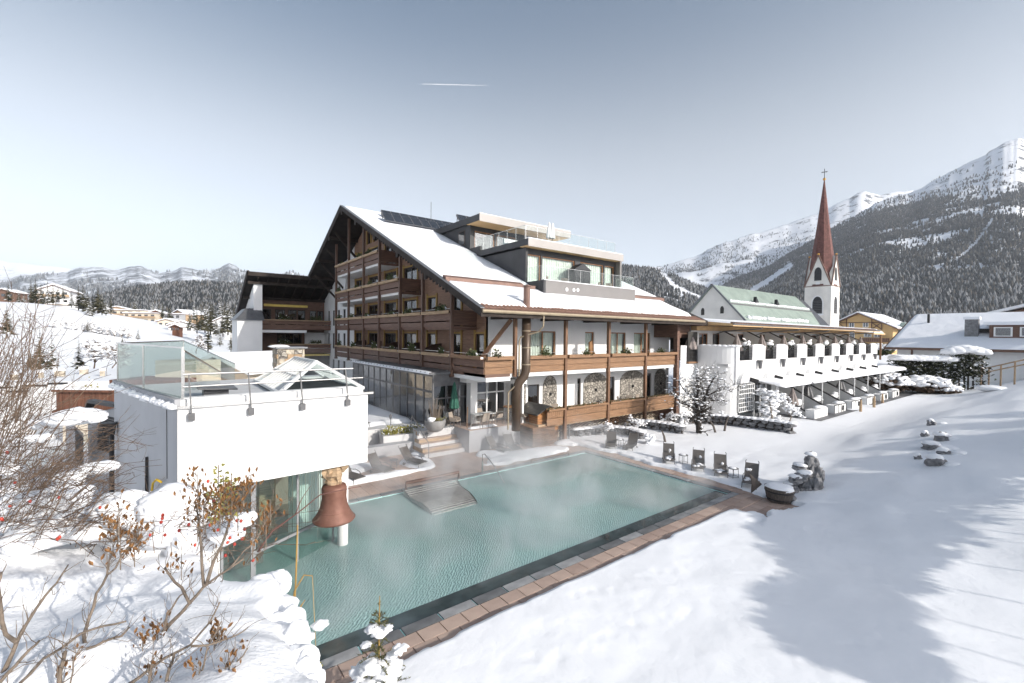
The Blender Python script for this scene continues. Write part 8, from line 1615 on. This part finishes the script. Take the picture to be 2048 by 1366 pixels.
leafy('dark green leafy clump at the right foot of the snow bank', [[(600, 1340), (610, 1300), (600, 1260)], [(620, 1366), (618, 1310), (605, 1290)], [(585, 1330), (590, 1290), (580, 1270)], [(640, 1366), (636, 1330)], [(605, 1366), (600, 1320)], [(630, 1390), (650, 1345)]], 4.2, 2)
# brushwood at the far edge of the bank, rose canes with hips and snow cushions
th_ = thing('brush_thicket', 'dense tangle of brown bare brushwood filling the left edge', 'thicket', tuple(pt(40, 1000, 6))); b = MB(); rr = random.Random(5)
for k in range(220):
    D = rr.uniform(4.6, 9.0); x0, y0 = rr.uniform(-160, 110), rr.uniform(800, 1110); ln = rr.uniform(60, 260); an_ = rr.gauss(.55, .42); p = [pt(x0+ln*u*math.cos(an_)+rr.gauss(0, 5), y0-ln*u*math.sin(an_)-18*math.sin(u*3)+rr.gauss(0, 5), D+u*rr.uniform(-.6, .6)) for u in (0, .25, .5, .75, 1)]
    r = rr.uniform(.003, .007)*D/6; b.tube(p, [r, r*.9, r*.75, r*.6, r*.4], 4, cap=False); side_twigs(b, p, r*.9, 3, .32*D/6, rr)
for k in range(60):
    D = rr.uniform(6, 10); x0, y0 = rr.uniform(-60, 60), rr.uniform(760, 940); p = [pt(x0+u*rr.uniform(20, 90), y0-u*rr.uniform(90, 220), D) for u in (0, .35, .7, 1)]; r = .006*D/6; b.tube(p, [r, r*.8, r*.6, r*.4], 4, cap=False); side_twigs(b, p, r*.9, 5, .4*D/6, rr)
for k in range(170):
    D = rr.uniform(4.1, 4.7); x0, y0 = rr.uniform(-80, 170), rr.uniform(930, 1100); ln = rr.uniform(40, 190); an_ = rr.gauss(.45, .4); p = [pt(x0+ln*u*math.cos(an_)+rr.gauss(0, 4), y0-ln*u*math.sin(an_)-14*math.sin(u*3)+rr.gauss(0, 4), D) for u in (0, .25, .5, .75, 1)]
    r = rr.uniform(.0028, .0055); b.tube(p, [r, r*.9, r*.75, r*.6, r*.4], 4, cap=False); side_twigs(b, p, r*.9, 3, .2, rr)
tag(b.build('canes', G['twig'], th_), kind='stuff')
bm_ = MB(); rr = random.Random(15)
for k in range(160):
    D = rr.uniform(4.5, 5.6); x0, y0 = rr.uniform(150, 520), rr.uniform(1060, 1130); p = [pt(x0+u*rr.gauss(40, 60), y0-u*rr.uniform(10, 90)-12*math.sin(u*3), D) for u in (0, .35, .7, 1)]; r = .0045; bm_.tube(p, [r, r*.8, r*.6, r*.4], 4, cap=False); side_twigs(bm_, p, r, 3, .2, rr)
o = thing('rose_canes', 'tangled rose canes under snow cushions along the far edge of the bank', 'shrub', tuple(pt(330, 1110, 5))); tag(bm_.build('canes', G['twig'], o), kind='stuff')
for k, (x, y) in enumerate([(118, 995), (14, 905), (60, 1003), (20, 1012), (200, 1015), (5, 1040), (30, 965), (390, 1090), (455, 1085), (420, 1050), (300, 1070)]):
    p = pt(x, y, 4.4); MB().blob(p, (.013, .013, .017), k, 2, .1).build('rose_hip', G['hip'], o, smooth=True)
rc = thing('red_rose_cane', 'long red rose cane reaching in front of the rusty bell', 'shrub', tuple(pt(540, 1063, 4))); b = MB(); knobby(b, [pt(515, 1105, 4.0), pt(545, 1062, 4.0), pt(590, 1030, 4.05), pt(640, 990, 4.1), pt(690, 978, 4.15), pt(722, 973, 4.2)], .008, .003, 5); knobby(b, [pt(590, 1030, 4.05), pt(602, 1000, 4.05), pt(621, 972, 4.1)], .005, .002, 5); b.build('cane', G['twig_red'], rc, smooth=True)
LUMPS = [(152, 834, 45, 15, 6.5), (188, 836, 18, 9, 6.5), (73, 849, 13, 9, 6.5), (68, 877, 13, 7, 6), (89, 876, 14, 8, 6), (199, 935, 29, 12, 5.6), (138, 953, 27, 10, 5.4), (150, 966, 14, 8, 5.4), (110, 1000, 56, 30, 5.0), (14, 1025, 22, 14, 4.8), (164, 1032, 42, 16, 4.9), (30, 1048, 28, 16, 4.7), (103, 1050, 42, 15, 4.7), (80, 1072, 56, 27, 4.6), (190, 1058, 44, 24, 4.7), (251, 1018, 50, 30, 4.8), (285, 1035, 30, 24, 4.8), (345, 1008, 56, 34, 4.9), (342, 1055, 48, 30, 4.8), (385, 1075, 52, 42, 4.9), (300, 1085, 60, 25, 4.9), (487, 1040, 24, 13, 4.4), (455, 1062, 30, 24, 4.8), (529, 1180, 42, 30, 4.5), (561, 1172, 18, 14, 4.6), (240, 1060, 40, 30, 5.0), (15, 940, 16, 10, 6), (25, 1000, 25, 12, 5.4), (10, 985, 18, 10, 5.6), (595, 1255, 20, 10, 4.3), (640, 1250, 16, 7, 4.3), (612, 1275, 15, 8, 4.3), (630, 1340, 14, 14, 4.2), (575, 1235, 12, 10, 4.3)]
ORDL = ORD2+['thirty-first', 'thirty-second', 'thirty-third', 'thirty-fourth', 'thirty-fifth', 'thirty-sixth', 'thirty-seventh', 'thirty-eighth', 'thirty-ninth', 'fortieth', 'forty-first', 'forty-second']
LUMPS += [(552, 1222, 36, 26, 3.9), (572, 1250, 34, 32, 3.7), (585, 1290, 36, 34, 3.4), (598, 1330, 36, 36, 3.1), (608, 1372, 40, 40, 2.8)]
LUMPS = sorted(LUMPS)
for k, (x, y, rx, ry, D) in enumerate(LUMPS):
    p = pt(x, y, D); s = D/FPX; o = MB(); o.blob((0, 0, 0), (rx*s, rx*s*.8, ry*s*1.05), k*3+1, 3, .38, 1.4); rr = random.Random(k)
    for j in range(3): a = rr.uniform(0, 6.28); o.blob((rx*s*.6*math.cos(a), rx*s*.5*math.sin(a), ry*s*rr.uniform(-.2, .45)), (rx*s*.5, rx*s*.45, ry*s*.6), k*7+j, 3, .35, 1.4)
    o = o.build('snow_cushion', G['snow_lump'], smooth=True); o.location = tuple(p); tag(o, 'snow cushion resting on the bare foreground canes, number %s counted from the left' % ORDL[k], 'snow', 'snow cushions on the foreground shrubs')
st_ = thing('dry_stalks', 'tall straw coloured stalks rising from the bank against the water', 'plant', tuple(pt(590, 1240, 4.3))); b = MB(); b.tube([pt(588, 1245, 4.3), pt(592, 1150, 4.3), pt(595, 1050, 4.3)], [.008, .008, .006], 5); b.tube([pt(578, 1240, 4.3), pt(590, 1180, 4.3), pt(608, 1150, 4.3), pt(625, 1152, 4.3)], [.01, .008, .006, .005], 5); b.tube([pt(585, 1250, 4.3), pt(600, 1215, 4.3), pt(610, 1200, 4.3)], [.01, .008, .004], 5); b.tube([pt(625, 1152, 4.3), pt(628, 1220, 4.3), pt(632, 1300, 4.3)], [.003, .003, .003], 4); b.build('stalks', G['yellow'], st_)
# young spruce with snow at the pool edge
ys = thing('young_spruce', 'small snow topped young spruce beside the pool paving', 'tree', tuple(pt(757, 1420, 8.2))); h = (1420-1190)/FPX*8.2
cb_ = MB(); rr = random.Random(55)
for i in range(84):
    t = rr.random()**.8; z = h*.9*(1-t)+.05; R = .08+.62*t*rr.uniform(.7, 1.1); a = rr.uniform(0, 6.28); d = Vector((math.cos(a), math.sin(a), .25)).normalized(); p0 = Vector((0, 0, z)); p1 = p0+d*R+Vector((0, 0, -.12*R)); cb_.tube([p0, p0.lerp(p1, .5)+Vector((0, 0, .03)), p1], [.009, .006, .003], 4, 2, cap=False)
    for k in range(int(R*130)):
        u = rr.uniform(.1, 1); p = p0.lerp(p1, u)+Vector((0, 0, .03*math.sin(u*3.1))); nd = (d*.5+Vector((rr.gauss(0, 1), rr.gauss(0, 1), rr.gauss(.2, .8))).normalized()).normalized()*rr.uniform(.035, .06); sd = nd.cross(d).normalized()*.007; cb_.add([p-sd, p+sd, p+nd+sd*.3, p+nd-sd*.3], [(0, 1, 2, 3)], 0)
cb_.build('crown', [G['spruce_near'], G['snow_lump'], G['bark']], ys, local=True)
b = MB(); b.tube([(0, 0, -.5), (0, 0, h*.6), (.01, 0, h*1.0)], [.03, .018, .006], 6); b.build('trunk', G['yellow'], ys, local=True)
q = MB(); rr = random.Random(8)
for (px, py, rx, ry) in [(760, 1262, 18, 12), (745, 1258, 14, 8), (775, 1256, 10, 6), (800, 1298, 14, 12), (745, 1330, 26, 18), (722, 1345, 18, 22), (775, 1340, 26, 20), (750, 1360, 34, 22), (785, 1310, 12, 8), (732, 1290, 10, 6)]:
    v = pt(px, py, 8.1)-Vector(ys.location); s = 8.1/FPX; q.blob(v, (rx*s*1.05, rx*s*.95, ry*s*.6), rr.randrange(999), 3, .65, 2.0)
tag(q.build('snow', G['snow_lump'], ys, local=True, smooth=True), kind='stuff')
# ------------------------------------------------------------------ steam over the warm water, haze in the valley
def vol_mat(name, col, dens, noise=None):
    m = bpy.data.materials.new(name); m.use_nodes = True; N = m.node_tree.nodes; L = m.node_tree.links; N.remove(N['Principled BSDF'])
    pv = N.new('ShaderNodeVolumePrincipled'); pv.inputs['Color'].default_value = (*col, 1); pv.inputs['Density'].default_value = dens; pv.inputs['Anisotropy'].default_value = 0.2; L.new(pv.outputs[0], N['Material Output'].inputs['Volume'])
    if noise:
        sc, lo, hi, ztop, amp = noise; tc = N.new('ShaderNodeTexCoord'); nz = N.new('ShaderNodeTexNoise'); nz.inputs['Scale'].default_value = sc; nz.inputs['Detail'].default_value = 3; nz.inputs['Distortion'].default_value = .8; mp = N.new('ShaderNodeMapping'); mp.inputs['Scale'].default_value = (1, 1, .7); L.new(tc.outputs['Object'], mp.inputs[0]); L.new(mp.outputs[0], nz.inputs['Vector'])
        mr = N.new('ShaderNodeMapRange'); mr.inputs['From Min'].default_value = lo; mr.inputs['From Max'].default_value = hi; mr.inputs['To Max'].default_value = amp; L.new(nz.outputs['Fac'], mr.inputs[0])
        sx = N.new('ShaderNodeSeparateXYZ'); L.new(tc.outputs['Object'], sx.inputs[0]); zr_ = N.new('ShaderNodeMapRange'); zr_.inputs['From Min'].default_value = 0; zr_.inputs['From Max'].default_value = ztop; zr_.inputs['To Min'].default_value = 1; zr_.inputs['To Max'].default_value = 0; L.new(sx.outputs['Z'], zr_.inputs[0])
        mu = N.new('ShaderNodeMath'); mu.operation = 'MULTIPLY'; L.new(mr.outputs[0], mu.inputs[0]); L.new(zr_.outputs[0], mu.inputs[1]); L.new(mu.outputs[0], pv.inputs['Density'])
    return m
b = MB(); b.box(1.0, 20.0, 10.3, 22.4, -.02, 1.9); o = b.build('steam', vol_mat('steam', (.95, .97, 1), 0, (.5, .5, .74, 1.9, .7))); tag(o, 'steam drifting over the heated pool', None, None, 'stuff')
b = MB(); b.box(9.0, 20.0, 15.5, 22.5, .0, 2.6); o = b.build('steam', vol_mat('steam_far', (.95, .97, 1), 0, (.42, .47, .72, 2.6, .55))); tag(o, 'thicker steam over the far end of the pool', None, None, 'stuff')
b = MB(); b.box(7.0, 13.0, 26.0, 40.0, 1.3, 6.0); o = b.build('steam', vol_mat('steam_plume', (.95, .97, 1), 0, (.4, .5, .75, 6.0, .35))); tag(o, 'steam rising before the conservatory glass', None, None, 'stuff')
b = MB(); b.box(-30000, 30000, -30000, 30000, -4, 1700); o = b.build('haze', vol_mat('haze', (.86, .92, 1.0), 7.0e-5)); tag(o, 'thin bluish haze in the valley air', None, None, 'stuff')
